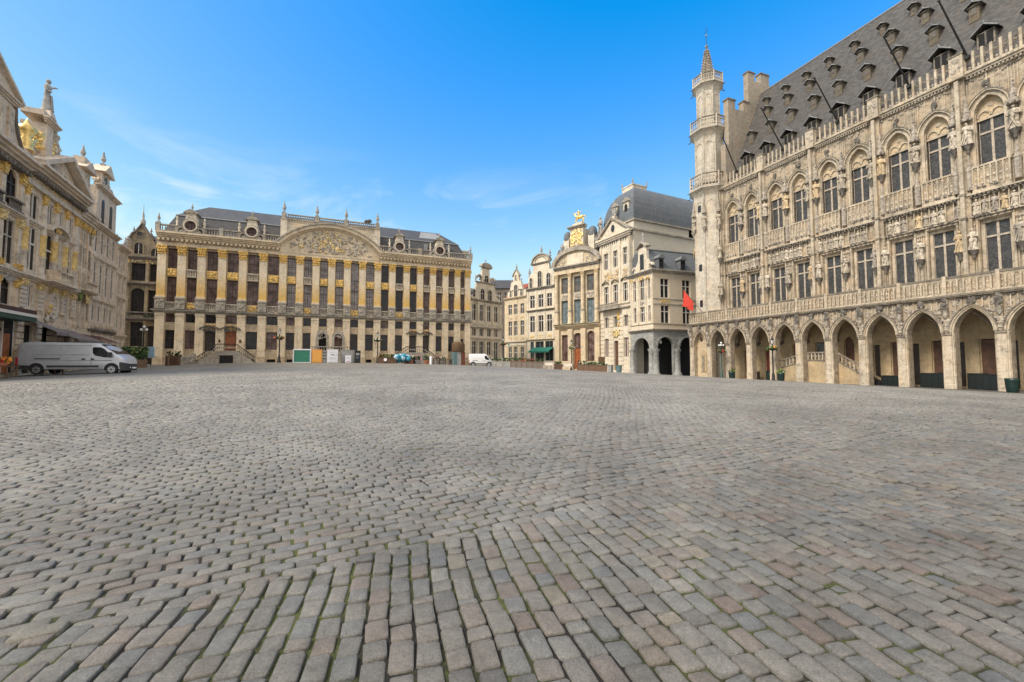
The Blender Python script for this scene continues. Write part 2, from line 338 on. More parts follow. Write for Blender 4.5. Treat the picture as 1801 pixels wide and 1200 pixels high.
mat('flower_red', (.55, .05, .03), .7); mat('flower_orange', (.75, .28, .03), .7); mat('flower_white', (.8, .75, .65), .7); mat('flower_pink', (.6, .2, .3), .7)
mat('terracotta', (.35, .13, .07), .8, 0, .2, 5); mat('flag_red', (.58, .045, .025), .7, 0, .15, 3)
mat('van_silver', (.50, .51, .54), .33, .35, .06, 3); mat('van_white', (.72, .72, .72), .4); mat('tyre', (.015, .015, .015), .8); mat('rim', (.45, .45, .46), .35, .7); mat('plastic', (.03, .03, .033), .6); mat('van_glass', (.012, .013, .015), .12, spec=.15); mat('headlight', (.6, .6, .6), .1); mat('light_red', (.4, .02, .02), .3); mat('chrome', (.6, .6, .6), .2, .9)

# ---------------------------------------------------------------- architectural helpers (local x along the face, y into the building, z up)
def arcpts(xa, xb, zs, zt, kind, n=10):
    w = (xb - xa) / 2; h = zt - zs; pts = []
    if kind == 'p' and h > w * .999:
        Rr = (h * h + w * w) / (2 * w); cxL = xa + Rr; a1 = PI - math.atan2(h, Rr - w)
        m = n // 2
        for k in range(m + 1):
            a = PI + (a1 - PI) * k / m; pts.append((cxL + Rr * math.cos(a), zs + Rr * math.sin(a)))
        for x, z in pts[-2::-1]: pts.append((xa + xb - x, z))
    else:
        for k in range(n + 1):
            a = PI - PI * k / n; pts.append(((xa + xb) / 2 + w * math.cos(a), zs + h * math.sin(a)))
    return pts
def wall(mb, x0, x1, z0, z1, ops, y=0.0, dep=.35, m='stone', ends=True):
    """wall face with real openings and reveals; ops = (xa, xb, za, zb, kind, spring)"""
    xs = sorted(set([x0, x1] + [o[0] for o in ops] + [o[1] for o in ops])); zs = sorted(set([z0, z1] + [o[2] for o in ops] + [o[3] for o in ops]))
    xs = [x for x in xs if x0 - 1e-6 <= x <= x1 + 1e-6]; zs = [z for z in zs if z0 - 1e-6 <= z <= z1 + 1e-6]
    for i in range(len(xs) - 1):
        run = None
        for j in range(len(zs) - 1):
            cx, cz = (xs[i] + xs[i + 1]) / 2, (zs[j] + zs[j + 1]) / 2
            inside = any(o[0] < cx < o[1] and o[2] < cz < o[3] for o in ops)
            if not inside:
                if run is None: run = zs[j]
            if (inside or j == len(zs) - 2) and run is not None:
                e = zs[j] if inside else zs[j + 1]
                mb.face([(xs[i], y, run), (xs[i + 1], y, run), (xs[i + 1], y, e), (xs[i], y, e)], m); run = None
    for o in ops:
        a, b, c, d = o[:4]; k = o[4] if len(o) > 4 else 'r'
        zt = o[5] if k != 'r' else d
        mb.face([(a, y, c), (b, y, c), (b, y + dep, c), (a, y + dep, c)], m)
        mb.face([(a, y, c), (a, y + dep, c), (a, y + dep, zt), (a, y, zt)], m)
        mb.face([(b, y + dep, c), (b, y, c), (b, y, zt), (b, y + dep, zt)], m)
        if k == 'r': mb.face([(a, y + dep, d), (b, y + dep, d), (b, y, d), (a, y, d)], m)
        else:
            P = arcpts(a, b, zt, d, k, 12)
            for q in range(len(P) - 1):
                (xa, za), (xb, zb) = P[q], P[q + 1]
                mb.face([(xa, y, za), (xb, y, zb), (xb, y, d), (xa, y, d)], m)
                mb.face([(xa, y, za), (xa, y + dep, za), (xb, y + dep, zb), (xb, y, zb)], m)
    if ends:
        mb.face([(x0, y, z0), (x0, y, z1), (x0, y + dep + .3, z1), (x0, y + dep + .3, z0)], m)
        mb.face([(x1, y, z0), (x1, y + dep + .3, z0), (x1, y + dep + .3, z1), (x1, y, z1)], m)
        mb.face([(x0, y, z1), (x1, y, z1), (x1, y + dep + .3, z1), (x0, y + dep + .3, z1)], m)
def band(mb, pts, w, y0, y1, m='stone', w0=0.0):
    """moulding following an open polyline (x,z), from offset w0 to w outwards"""
    n = len(pts); nr = []
    for i in range(n):
        a = pts[max(i - 1, 0)]; b = pts[min(i + 1, n - 1)]; dx, dz = b[0] - a[0], b[1] - a[1]; L = math.hypot(dx, dz) or 1; nr.append((-dz / L, dx / L))
    ip = [(pts[i][0] + nr[i][0] * w0, pts[i][1] + nr[i][1] * w0) for i in range(n)]; op = [(pts[i][0] + nr[i][0] * w, pts[i][1] + nr[i][1] * w) for i in range(n)]
    for i in range(n - 1):
        a, b, c, d = ip[i], ip[i + 1], op[i + 1], op[i]
        mb._add([(a[0], y0, a[1]), (b[0], y0, b[1]), (c[0], y0, c[1]), (d[0], y0, d[1]), (a[0], y1, a[1]), (b[0], y1, b[1]), (c[0], y1, c[1]), (d[0], y1, d[1])],
                [(0, 1, 2, 3), (0, 4, 5, 1), (2, 6, 7, 3), (1, 5, 6, 2), (0, 3, 7, 4)], m)
def cornice(mb, x0, x1, z0, z1, proj, y=0.0, m='stone', steps=3, ret=True, dentil=0, dm=None):
    h = (z1 - z0) / steps
    for k in range(steps):
        p = proj * (k + 1) / steps; e = p if ret else 0
        mb.box(x0 - e, x1 + e, y - p, y + .05 - .004 * k, z0 + h * k, z0 + h * (k + 1), m)
    if dentil:
        x = x0 + .1
        while x < x1 - .1:
            mb.box(x, x + dentil * .5, y - proj * .55, y, z0 - dentil * .55, z0 - .003, dm or m); x += dentil
def baluster(mb, x, y, z0, z1, r, m='stone', n=6):
    h = z1 - z0
    mb.lathe(x, y, [(r, z0), (r, z0 + .1 * h), (r * .55, z0 + .16 * h), (r * 1.05, z0 + .38 * h), (r * .5, z0 + .72 * h), (r * .85, z0 + .9 * h), (r * .85, z1)], n, m)
def balustrade(mb, x0, x1, y, z0, z1, m='stone', sp=.3, r=.09, rail=.14, dep=.24):
    mb.box(x0, x1, y - dep / 2, y + dep / 2, z0, z0 + rail * .8, m); mb.box(x0, x1, y - dep / 2 - .03, y + dep / 2 + .03, z1 - rail, z1, m)
    n = max(1, round((x1 - x0) / sp))
    for k in range(n): baluster(mb, x0 + (k + .5) * (x1 - x0) / n, y, z0 + rail * .8, z1 - rail, r, m)
def urn(mb, x, y, z, h, m='statue_grey', base=.25):
    s = h
    mb.cbox(x, y, z, z + .12 * s, base * s, base * s, m)
    mb.lathe(x, y, [(.05 * s, z + .12 * s), (.04 * s, z + .2 * s), (.13 * s, z + .36 * s), (.15 * s, z + .5 * s), (.08 * s, z + .62 * s), (.1 * s, z + .66 * s), (.045 * s, z + .74 * s), (.06 * s, z + .82 * s), (.012 * s, z + s)], 8, m)
def figure(mb, x, y, z, h, m='statue', w=1.0, arm=0):
    """a standing robed carved figure: hem, hips, chest, shoulders, neck, head, two bent arms"""
    j = lambda a: a * R.uniform(.9, 1.12)
    mb.lathe(x, y, [(j(.17) * h * w, z), (j(.155) * h * w, z + .12 * h), (j(.12) * h * w, z + .35 * h), (j(.125) * h * w, z + .5 * h), (.10 * h * w, z + .6 * h), (j(.14) * h * w, z + .74 * h), (.12 * h * w, z + .81 * h), (.045 * h, z + .845 * h), (.045 * h, z + .87 * h)], 8, m, True, R.random(), 1, .75)
    mb.blob(x, y - .01 * h, z + .93 * h, .065 * h, .07 * h, .085 * h, m, .06, True)
    for s in (-1, 1):
        if arm and s == 1:
            mb.tube((x + .12 * h * w, y, z + .78 * h), (x + .26 * h, y - .05 * h, z + .9 * h), .04 * h, .03 * h, 5, m)
            mb.tube((x + .26 * h, y - .05 * h, z + .9 * h), (x + .42 * h, y - .05 * h, z + .97 * h), .03 * h, .02 * h, 5, m)
        else:
            ex = x + s * .16 * h * w; mb.tube((x + s * .12 * h * w, y, z + .78 * h), (ex, y - .03 * h, z + .6 * h), .042 * h, .036 * h, 5, m)
            mb.tube((ex, y - .03 * h, z + .6 * h), (x + s * .05 * h, y - .13 * h * w, z + .62 * h + R.uniform(-.03, .05) * h), .036 * h, .028 * h, 5, m)
    for k in range(3): mb.tube((x + R.uniform(-.1, .1) * h, y - .11 * h * w, z + .5 * h), (x + R.uniform(-.14, .14) * h, y - .14 * h * w, z + .02 * h), .02 * h, .025 * h, 4, m)
def capital(mb, x, y, z0, z1, w, m='gold'):
    h = z1 - z0
    mb.cbox(x, y, z0, z0 + .12 * h, w * 1.02, w * .5, m); mb.cbox(x, y, z0 + .12 * h, z1 - .14 * h, w * .92, w * .45, m, w * 1.1, w * .55); mb.cbox(x, y - .02, z1 - .14 * h, z1, w * 1.28, w * .7, m)
    for k in range(4): mb.blob(x + (k - 1.5) * w * .27, y - w * .27, z0 + .33 * h, w * .14, w * .12, h * .18, m)
    for k in range(3): mb.blob(x + (k - 1) * w * .33, y - w * .31, z0 + .58 * h, w * .14, w * .13, h * .17, m)
    for s in (-1, 1): mb.blob(x + s * w * .52, y - w * .3, z1 - .28 * h, w * .16, w * .15, h * .14, m)

class Bld:
    def __init__(s, name, label, cat, ox, oy, ang, zb, group=None):
        s.zb = zb; s.e = empty(name, (ox, oy, zb), ang, label, cat, group); s.o = (ox, oy); s.a = ang
    def part(s, name, mb, parent=None, label=None, mats=None):
        ps = mb.pieces() if not name.startswith(('window', 'wall', 'gable_window', 'door')) else [mb]
        obs = [q.build(name, parent or s.e, mats, None, label, s.zb) for q in ps]
        return max(obs, key=lambda o: len(o.data.vertices))
    def world(s, u, v): return (s.o[0] + u * math.cos(s.a) - v * math.sin(s.a), s.o[1] + u * math.sin(s.a) + v * math.cos(s.a))
    def window(s, x0, x1, z0, z1, y=.28, g='glass', f='frame_white', nx=2, tr=(.66,), bar=.07, edge=.07, top=None, nz=0, name='window'):
        """glazing of one opening, its frame a sub-part"""
        a = MB(); a.box(x0 - .02, x1 + .02, y, y + .04, z0 - .02, z1 + .02, g); p = s.part(name, a)
        b = MB(); w, h = x1 - x0, z1 - z0; q = y - .055
        b.box(x0, x0 + edge, q, y, z0, z1, f); b.box(x1 - edge, x1, q, y, z0, z1, f); b.box(x0 + edge, x1 - edge, q, y, z0, z0 + edge, f); b.box(x0 + edge, x1 - edge, q, y, z1 - edge, z1, f)
        for k in range(1, nx): b.box(x0 + w * k / nx - bar / 2, x0 + w * k / nx + bar / 2, q - .012, y, z0 + edge, z1 - edge, f)
        for t in tr: b.box(x0 + edge, x1 - edge, q - .02, y, z0 + h * t - bar / 2, z0 + h * t + bar / 2, f)
        if nz:
            fx = .028
            for k in range(nx):
                c = x0 + w * (k + .5) / nx; b.box(c - fx / 2, c + fx / 2, y - .02, y, z0, z1, f)
            for k in range(1, nz): zz = z0 + h * k / nz; b.box(x0, x1, y - .016, y, zz - fx / 2, zz + fx / 2, f)
        s.part(name + '_frame', b, p); return p
    def surround(s, mb, x0, x1, z0, z1, w=.14, proj=.09, y=0., m='stone', sill=True):
        mb.box(x0 - w, x0 - .002, y - proj, y, z0, z1, m); mb.box(x1 + .002, x1 + w, y - proj, y, z0, z1, m); mb.box(x0 - w - .04, x1 + w + .04, y - proj - .03, y, z1, z1 + w, m)
        if sill: mb.box(x0 - w - .06, x1 + w + .06, y - proj - .06, y, z0 - w * .8, z0 - .002, m)
# ================================================================ ground
def frange(a, b, s):
    n = max(1, int(round((b - a) / s))); return [a + (b - a) * k / n for k in range(n + 1)]
def ground_sheet():
    xs = sorted(set([-400, -220, -130] + frange(-90, 80, 2.5) + [130, 220, 400])); ys = sorted(set([-300, -120, -50] + frange(-20, 120, 2.5) + [180, 300, 600]))
    X, Y = np.meshgrid(xs, ys); Z = G(X, Y) - 0.020
    v = np.stack([X.ravel(), Y.ravel(), Z.ravel()], 1); nx = len(xs); f = []
    for j in range(len(ys) - 1):
        for i in range(nx - 1): a = j * nx + i; f.append((a, a + 1, a + nx + 1, a + nx))
    me = bpy.data.meshes.new('ground'); me.from_pydata(v.tolist(), [], f); me.polygons.foreach_set('use_smooth', [True] * len(f)); me.update()
    me.materials.append(M['soil']); o = bpy.data.objects.new('ground', me); COL.objects.link(o); tag(o, kind='structure')
COB_R = 33.0
def cobble_mats():
    # stones: each has its own tone, greys with pinkish, bluish and ochre ones; speckle and wear
    m = bpy.data.materials.new('cobble'); m.use_nodes = True; t = m.node_tree; n = t.nodes; l = t.links
    b = n['Principled BSDF']; ge = n.new('ShaderNodeNewGeometry'); tc = n.new('ShaderNodeTexCoord')
    cr = n.new('ShaderNodeValToRGB'); e = cr.color_ramp.elements
    e[0].position = 0; e[0].color = (.130, .125, .118, 1); e[1].position = 1; e[1].color = (.285, .275, .250, 1)
    for p, c in ((.10, (.215, .205, .185)), (.22, (.235, .208, .182)), (.32, (.190, .195, .190)), (.45, (.250, .235, .210)), (.55, (.240, .192, .162)), (.63, (.200, .188, .172)), (.72, (.275, .255, .225)), (.80, (.165, .175, .185)), (.88, (.270, .240, .185)), (.94, (.200, .150, .130))):
        q = e.new(p); q.color = (*c, 1)
    l.new(ge.outputs['Random Per Island'], cr.inputs[0])
    def noise(s, d, r=.6):
        z = n.new('ShaderNodeTexNoise'); z.inputs['Scale'].default_value = s; z.inputs['Detail'].default_value = d; z.inputs['Roughness'].default_value = r; l.new(tc.outputs['Object'], z.inputs[0]); return z.outputs[0]
    def ramp(src, a, bb, lo, hi):
        r = n.new('ShaderNodeMapRange'); r.inputs[1].default_value = a; r.inputs[2].default_value = bb; r.inputs[3].default_value = lo; r.inputs[4].default_value = hi; l.new(src, r.inputs[0]); return r.outputs[0]
    def mul(c, f):
        x = n.new('ShaderNodeMixRGB'); x.blend_type = 'MULTIPLY'; x.inputs[0].default_value = 1; l.new(c, x.inputs[1]); l.new(f, x.inputs[2]); return x.outputs[0]
    base = cr.outputs[0]
    # stones even out to one paler tone towards the middle of the square
    sp = n.new('ShaderNodeSeparateXYZ'); l.new(tc.outputs['Object'], sp.inputs[0])
    ev = n.new('ShaderNodeMath'); ev.operation = 'MULTIPLY_ADD'; ev.inputs[1].default_value = -.55; l.new(sp.outputs['X'], ev.inputs[0]); l.new(sp.outputs['Y'], ev.inputs[2])
    mx = n.new('ShaderNodeMixRGB'); l.new(ramp(ev.outputs[0], 1.5, 9, .08, .6), mx.inputs[0]); l.new(base, mx.inputs[1]); mx.inputs[2].default_value = (.350, .333, .303, 1)
    c = mul(mx.outputs[0], ramp(noise(85, 8, .8), .34, .66, .44, 1.14)); c = mul(c, ramp(noise(9, 7, .7), .32, .68, .78, 1.2)); c = mul(c, ramp(noise(.35, 4), .35, .65, .80, 1.12)); c = mul(c, ramp(noise(1.3, 7, .7), .38, .62, .82, 1.08))
    l.new(c, b.inputs['Base Color']); l.new(ramp(noise(2.5, 4), .3, .7, .36, .6), b.inputs['Roughness']); b.inputs['Specular IOR Level'].default_value = .5
    bp = n.new('ShaderNodeBump'); bp.inputs['Strength'].default_value = 1.0; bp.inputs['Distance'].default_value = .012
    ad = n.new('ShaderNodeMath'); l.new(noise(160, 4, .7), ad.inputs[0]); l.new(noise(22, 4, .6), ad.inputs[1]); l.new(ad.outputs[0], bp.inputs['Height']); l.new(bp.outputs[0], b.inputs['Normal'])
    M['cobble'] = m
    # soil in the joints with moss in patches; beyond the modelled stones the same paving as texture
    m = bpy.data.materials.new('soil'); m.use_nodes = True; t = m.node_tree; n = t.nodes; l = t.links
    b = n['Principled BSDF']; tc = n.new('ShaderNodeTexCoord')
    c = n.new('ShaderNodeMixRGB'); l.new(ramp(noise(.9, 6, .7), .45, .58, 0, 1), c.inputs[0]); c.inputs[1].default_value = (.010, .008, .006, 1); c.inputs[2].default_value = (.060, .072, .014, 1)
    c1 = mul(c.outputs[0], ramp(noise(45, 4, .7), .3, .7, .5, 1.5))
    mp = n.new('ShaderNodeMapping'); mp.inputs['Rotation'].default_value = (0, 0, -math.radians(28)); l.new(tc.outputs['Object'], mp.inputs[0])
    br = n.new('ShaderNodeTexBrick'); br.inputs['Scale'].default_value = 1; br.inputs['Brick Width'].default_value = .21; br.inputs['Row Height'].default_value = .117; br.inputs['Mortar Size'].default_value = .012
    br.inputs['Color1'].default_value = (.33, .31, .28, 1); br.inputs['Color2'].default_value = (.25, .235, .21, 1); br.inputs['Mortar'].default_value = (.07, .065, .055, 1); l.new(mp.outputs[0], br.inputs['Vector'])
    c2 = mul(br.outputs['Color'], ramp(noise(.35, 4), .35, .65, .69, .92)); c2 = mul(c2, ramp(noise(3, 5), .3, .7, .8, 1.15))
    ln = n.new('ShaderNodeVectorMath'); ln.operation = 'LENGTH'; l.new(tc.outputs['Object'], ln.inputs[0])
    far = ramp(ln.outputs['Value'], COB_R - .6, COB_R - .3, 0, 1)
    mx = n.new('ShaderNodeMixRGB'); l.new(far, mx.inputs[0]); l.new(c1, mx.inputs[1]); l.new(c2, mx.inputs[2]); l.new(mx.outputs[0], b.inputs['Base Color'])
    l.new(ramp(far, 0, 1, .95, .6), b.inputs['Roughness'])
    bp = n.new('ShaderNodeBump'); bp.inputs['Strength'].default_value = .8; bp.inputs['Distance'].default_value = .012; l.new(noise(40, 4, .7), bp.inputs['Height']); l.new(bp.outputs[0], b.inputs['Normal'])
    M['soil'] = m
cobble_mats()
ground_sheet()

def cobbles():
    rg = np.random.default_rng(5)
    P0 = np.array([0.0, 3.82]); a = np.array([.883, .469]); bb = np.array([-.469, .883]); c = np.array([-.262, .965]); e = np.array([.965, .262])
    Z0 = []
    def lay(dirv, perp, s0, s1, t0, t1, W_, L_):
        rows = np.arange(t0, t1, W_)
        for r_i, t in enumerate(rows):
            n_ = int((s1 - s0) / L_); cut = s0 + (np.arange(n_ + 1) + .5 * (r_i % 2) + rg.uniform(-.08, .08)) * L_ + rg.normal(0, .085, n_ + 1) * L_   # joints broken by half a stone from course to course
            l = np.diff(cut); s = cut[1:]
            Z0.append(np.stack([P0[0] + dirv[0] * (s - l / 2) + perp[0] * t, P0[1] + dirv[1] * (s - l / 2) + perp[1] * t, l, np.full(len(s), W_), np.full(len(s), dirv[0]), np.full(len(s), dirv[1])], 1))
    lay(a, bb, -46, 52, .06, 46, .117, .212)
    nA = sum(len(z) for z in Z0)
    # the second field starts flush against the first course: stones laid back from that line
    for r_i, t in enumerate(np.arange(-34, 40, .138)):
        send = .227 * t + .055; cut = send - (np.arange(200) - .45 * (r_i % 2) * (np.arange(200) > 0)) * .174 + rg.normal(0, .13, 200) * .174 * (np.arange(200) > 0); ls = -np.diff(cut); s = cut[:-1]; k = s > -34
        s = s[k]; l = ls[k]; Z0.append(np.stack([P0[0] + c[0] * (s - l / 2) + e[0] * t, P0[1] + c[1] * (s - l / 2) + e[1] * t, l, np.full(len(s), .138), np.full(len(s), c[0]), np.full(len(s), c[1])], 1))
    Q = np.concatenate(Z0); isA = np.arange(len(Q)) < nA
    x, y = Q[:, 0], Q[:, 1]
    t = (x - P0[0]) * bb[0] + (y - P0[1]) * bb[1]; s = (x - P0[0]) * a[0] + (y - P0[1]) * a[1]
    d = np.hypot(x, y); ang = np.abs(np.arctan2(x, y))
    edge = .10 * np.sin(s * .9) + .05 * np.sin(s * 2.7 + 1)
    keep = (d < COB_R) & (d > .9) & ((ang < math.radians(60)) | (d < 4)) & (y > .6)
    keep &= np.where(isA, t > .0, True)
    Q = Q[keep]; x, y, L_, W_, dx, dy = Q.T
    # laid by hand: courses wander and lie in shallow arcs
    def wx(x, y): return .06 * np.sin(.55 * y + .3 * x) + .022 * np.sin(1.7 * x - .8 * y + 1) + .008 * np.sin(3.9 * y + 1.3 * x)
    def wy(x, y): return .08 * np.sin(.50 * x - .22 * y + 2) + .022 * np.sin(1.4 * y + 1.1 * x) + .008 * np.sin(4.3 * x + .7 * y)
    d = np.hypot(x, y); n = len(x)
    def make(sel, near):
        x_, y_, l_, w_, ax, ay = [q[sel] for q in (x, y, L_, W_, dx, dy)]; k = len(x_)
        A_ = w_ < .13      # first field: wide end joints, tight courses; second field: wide joints between the courses
        gl = np.where(A_, rg.uniform(.011, .026, k), rg.uniform(.006, .015, k)); gw = np.where(A_, rg.uniform(.007, .015, k), rg.uniform(.009, .020, k))
        if not near: gl = gl * 1.15; gw = gw * 1.15
        hl = (l_ - gl) / 2 * rg.uniform(.98, 1.01, k); hw = (w_ - gw) / 2 * rg.uniform(.92, 1.04, k); rot = rg.normal(0, .03, k)
        ca = ax * np.cos(rot) - ay * np.sin(rot); sa = ax * np.sin(rot) + ay * np.cos(rot)
        zt = rg.normal(0, .0055, k); tx = rg.normal(0, .024, k); ty = rg.normal(0, .032, k)
        jc = rg.uniform(-.0048, .0048, (k, 8, 2))
        if near:
            ch = .17
            U = np.array([-1, -1 + ch, 1 - ch, 1, 1, 1 - ch, -1 + ch, -1]); V = np.array([-1 + ch * 1.1, -1, -1, -1 + ch * 1.1, 1 - ch * 1.1, 1, 1, 1 - ch * 1.1])
            # soften: three rings and a centre point
            rings = [(1.0, -.050), (1.0, -.0125), (.965, -.0045), (.90, -.0004), (.45, .0008)]
        else:
            U = np.array([-1, 1, 1, -1.]); V = np.array([-1, -1, 1, 1.]); rings = [(1.0, -.04), (.98, -.009), (.86, .0)]
        m = len(U); vs = []
        uu = U[None] * hl[:, None] + (jc[:, :m, 0] if near else jc[:, :m, 0] * .7); vv = V[None] * hw[:, None] + (jc[:, :m, 1] if near else jc[:, :m, 1] * .7)
        for sc, z in rings:
            vs.append(np.stack([uu * sc, vv * sc, z + zt[:, None] + (tx[:, None] * uu * sc + ty[:, None] * vv * sc) * (1 if z > -.03 else 0) + 0 * uu], 2))
        if near: vs.append(np.stack([0 * uu[:, :1], 0 * uu[:, :1], zt[:, None] + .0014], 2))
        V3 = np.concatenate(vs, 1); nv = V3.shape[1]
        X = x_[:, None] + V3[..., 0] * ca[:, None] - V3[..., 1] * sa[:, None]; Y = y_[:, None] + V3[..., 0] * sa[:, None] + V3[..., 1] * ca[:, None]
        X2 = X + wx(X, Y); Y2 = Y + wy(X, Y); Z = G(X2, Y2) + V3[..., 2] - .004
        co = np.stack([X2, Y2, Z], 2).reshape(-1, 3)
        F = []
        nr = len(rings)
        for r in range(nr - 1):
            for q in range(m): F.append((r * m + q, r * m + (q + 1) % m, (r + 1) * m + (q + 1) % m, (r + 1) * m + q))
        F = np.array(F); tri = None
        if near:
            tri = np.array([((nr - 1) * m + q, (nr - 1) * m + (q + 1) % m, nr * m) for q in range(m)])
        else: F = np.concatenate([F, [tuple((nr - 1) * m + q for q in range(m))]])
        off = (np.arange(k) * nv)[:, None, None]
        return co, (F[None] + off).reshape(-1, 4), None if tri is None else (tri[None] + off).reshape(-1, 3)
    co1, q1, t1 = make(d < 11, True); co2, q2, _ = make(d >= 11, False)
    co = np.concatenate([co1, co2]); quads = np.concatenate([q1, q2 + len(co1)])
    me = bpy.data.meshes.new('cobblestone_paving'); me.vertices.add(len(co)); me.vertices.foreach_set('co', co.astype(np.float32).ravel())
    nl = quads.size + t1.size; me.loops.add(nl); me.loops.foreach_set('vertex_index', np.concatenate([quads.ravel(), t1.ravel()]).astype(np.int32))
    nf = len(quads) + len(t1); me.polygons.add(nf); st = np.concatenate([np.arange(len(quads)) * 4, quads.size + np.arange(len(t1)) * 3]).astype(np.int32)
    me.polygons.foreach_set('loop_start', st); me.polygons.foreach_set('loop_total', np.concatenate([np.full(len(quads), 4), np.full(len(t1), 3)]).astype(np.int32))
    me.polygons.foreach_set('use_smooth', np.ones(nf, bool)); me.update(calc_edges=True); me.validate()
    me.materials.append(M['cobble']); o = bpy.data.objects.new('cobblestone_paving', me); COL.objects.link(o); tag(o, kind='structure')
    print('cobbles', n, nf)
cobbles()
# ================================================================ the long gilded guild mansion at the end of the square
def ray_angle(vpx): return math.atan2(CAMF, vpx - 900.5)
def guild_mansion():
    b = Bld('guild_mansion', 'long cream and gold baroque mansion with giant pilasters and a wide arched pediment', 'building', -45.9, 54, ray_angle(2736), 1.0)
    P = [.43, 2.57, 4.74, 7.06, 9.46, 11.91, 14.35, 16.5, 18.6, 20.7, 22.85, 25.0, 27.2, 29.36, 31.54, 33.66, 35.7, 37.75, 39.75, 41.5]
    X0, X1 = -.1, 42.0
    # --- wall with openings
    ops = []; wins = []; doors = {2: 'door_dark', 3: 'door_wood', 14: 'door_dark', 15: 'door_dark'}; arches = (8, 9)
    for i in range(19):
        xa, xb = P[i] + .55, P[i + 1] - .55
        gl = 'glass_brown' if i < 6 else ('glass_pane' if i < 12 else ('glass' if i < 15 else 'glass_brown'))
        long_ = (i == 10)
        if long_: ops.append((xa, xb, 9.55, 16.6)); wins.append((xa, xb, 9.55, 16.6, 'glass_pane', 2, (.4, .62), 8))
        else:
            ops += [(xa, xb, 9.55, 12.82), (xa, xb, 13.95, 16.6)]
            wins += [(xa, xb, 9.55, 12.82, gl, 2, (.62,), 6), (xa, xb, 13.95, 16.6, gl, 2, (.5,), 5)]
        ops.append((xa, xb, 6.87, 8.0)); wins.append((xa, xb, 6.87, 8.0, 'glass' if i % 3 else 'glass_brown', 2, (), 0))
        if i in doors: ops.append((xa, xb, 3.15, 5.85))
        elif i in arches: ops.append((xa, xb, 3.2, 5.85, 'a', 5.2))
        elif i == 18: ops.append((xa + .1, xb - .1, 3.3, 5.5)); wins.append((xa + .1, xb - .1, 3.3, 5.5, 'glass', 2, (.6,), 0))
        else: ops.append((xa, xb, 3.4, 5.85)); wins.append((xa, xb, 3.4, 5.85, 'glass' if i not in (1, 5) else 'glass_brown', 2, (.6,), 4 if i in (1, 6, 10, 11) else 0))
        if i in (0, 4, 5, 6, 7, 11, 12, 17): ops.append((xa + .15, xb - .15, 1.35, 2.05))
    mb = MB(); wall(mb, X0, X1, .4, 17.0, ops, 0, .34, 'duke_wall')
    mb.box(X0 + .01, X1 - .01, .66, 14, .4, 18.4, 'duke_wall'); mb.box(X0, X1, .0, .6, 17.002, 18.5, 'duke_wall')
    b.part('wall', mb)
    for w in wins: b.window(w[0], w[1], w[2], w[3], .3, w[4], 'frame_dark' if w[4] != 'glass_brown' else 'frame_brown', w[5], w[6], .055, .06, nz=w[7])
    for i in (0, 4, 5, 6, 7, 11, 12, 17):
        a = MB(); a.box(P[i] + .65, P[i + 1] - .65, .3, .34, 1.3, 2.1, 'dark'); 
        for k in range(5): a.box(P[i] + .78 + k * .18, P[i] + .80 + k * .18, .1, .12, 1.35, 2.05, 'iron')
        b.part('basement_grille', a)
    for i, dm in doors.items():
        xa, xb = P[i] + .55, P[i + 1] - .55; a = MB(); a.box(xa, xb, .3, .36, 3.1, 5.9, dm)
        c = (xa + xb) / 2
        for s in (xa + .08, c + .03):
            for z in (3.25, 4.3): a.box(s, s + (xb - xa) / 2 - .12, .27, .3, z, z + .85, dm)
        a.box(xa, xb, .26, .3, 5.2, 5.26, 'frame_brown'); p = b.part('door', a)
        h = MB(); h.blob(c + .1, .24, 4.2, .05, m='chrome', j=0, sm=True); b.part('handle', h, p)
        # carved hood over the door
        a = MB(); pts = [(xa - .5 + (xb - xa + 1) * k / 10, 6.02 + .42 * math.sin(PI * k / 10)) for k in range(11)]
        band(a, pts, .16, -.5, 0, 'carve_dark'); a.relief(xa - .45, xb + .45, 5.75, 6.15, -.2, 16, .14, 'carve_dark'); a.relief(xa, xb, 6.2, 6.8, -.06, 16, .13, 'gold')
        a.box(xa - .3, xa - .04, -.16, 0, 3.1, 5.8, 'duke_grey'); a.box(xb + .04, xb + .3, -.16, 0, 3.1, 5.8, 'duke_grey'); b.part('door_hood', a)
    for i in arches:
        xa, xb = P[i] + .55, P[i + 1] - .55; a = MB(); a.box(xa, xb, .3, .36, 3.1, 5.9, 'dark' if i == 8 else 'door_brown'); b.part('door', a)
        a = MB(); pts = [(xa, 3.2)] + arcpts(xa, xb, 5.2, 5.85, 'a', 12) + [(xb, 3.2)]; band(a, pts, .36, -.3, 0, 'duke_grey', .01)
        a.relief(xa - .55, xb + .55, 5.0, 5.9, -.18, 26, .14, 'carve'); a.relief(xa - .3, xb + .3, 5.9, 6.3, -.2, 8, .2, 'carve'); b.part('door_arch', a)
    # --- lower storey piers, ledge
    for i, x in enumerate(P):
        a = MB(); w = .96 if i < 19 else .9
        a.box(x - w / 2 - .06, x + w / 2 + .06, -.34, 0, .4, 2.4, 'duke_wall'); a.box(x - w / 2, x + w / 2, -.26, 0, 2.404, 8.1, 'duke_pil'); a.box(x - w / 2 - .05, x + w / 2 + .05, -.31, 0, 7.75, 7.95, 'duke_pil')
        b.part('pier', a)
        a = MB(); a.box(x - .52, x + .52, -.5, 0, 8.56, 9.85, 'duke_grey'); a.box(x - .58, x + .58, -.56, 0, 9.854, 10.05, 'duke_grey'); a.relief(x - .42, x + .42, 8.7, 9.75, -.5, 12, .17, 'carve', .35)
        b.part('pedestal', a)
        a = MB(); a.box(x - .5, x + .5, -.36, 0, 10.054, 10.3, 'duke_pil'); a.box(x - .45, x + .45, -.28, 0, 10.304, 15.75, 'duke_gilt'); b.part('pilaster', a)
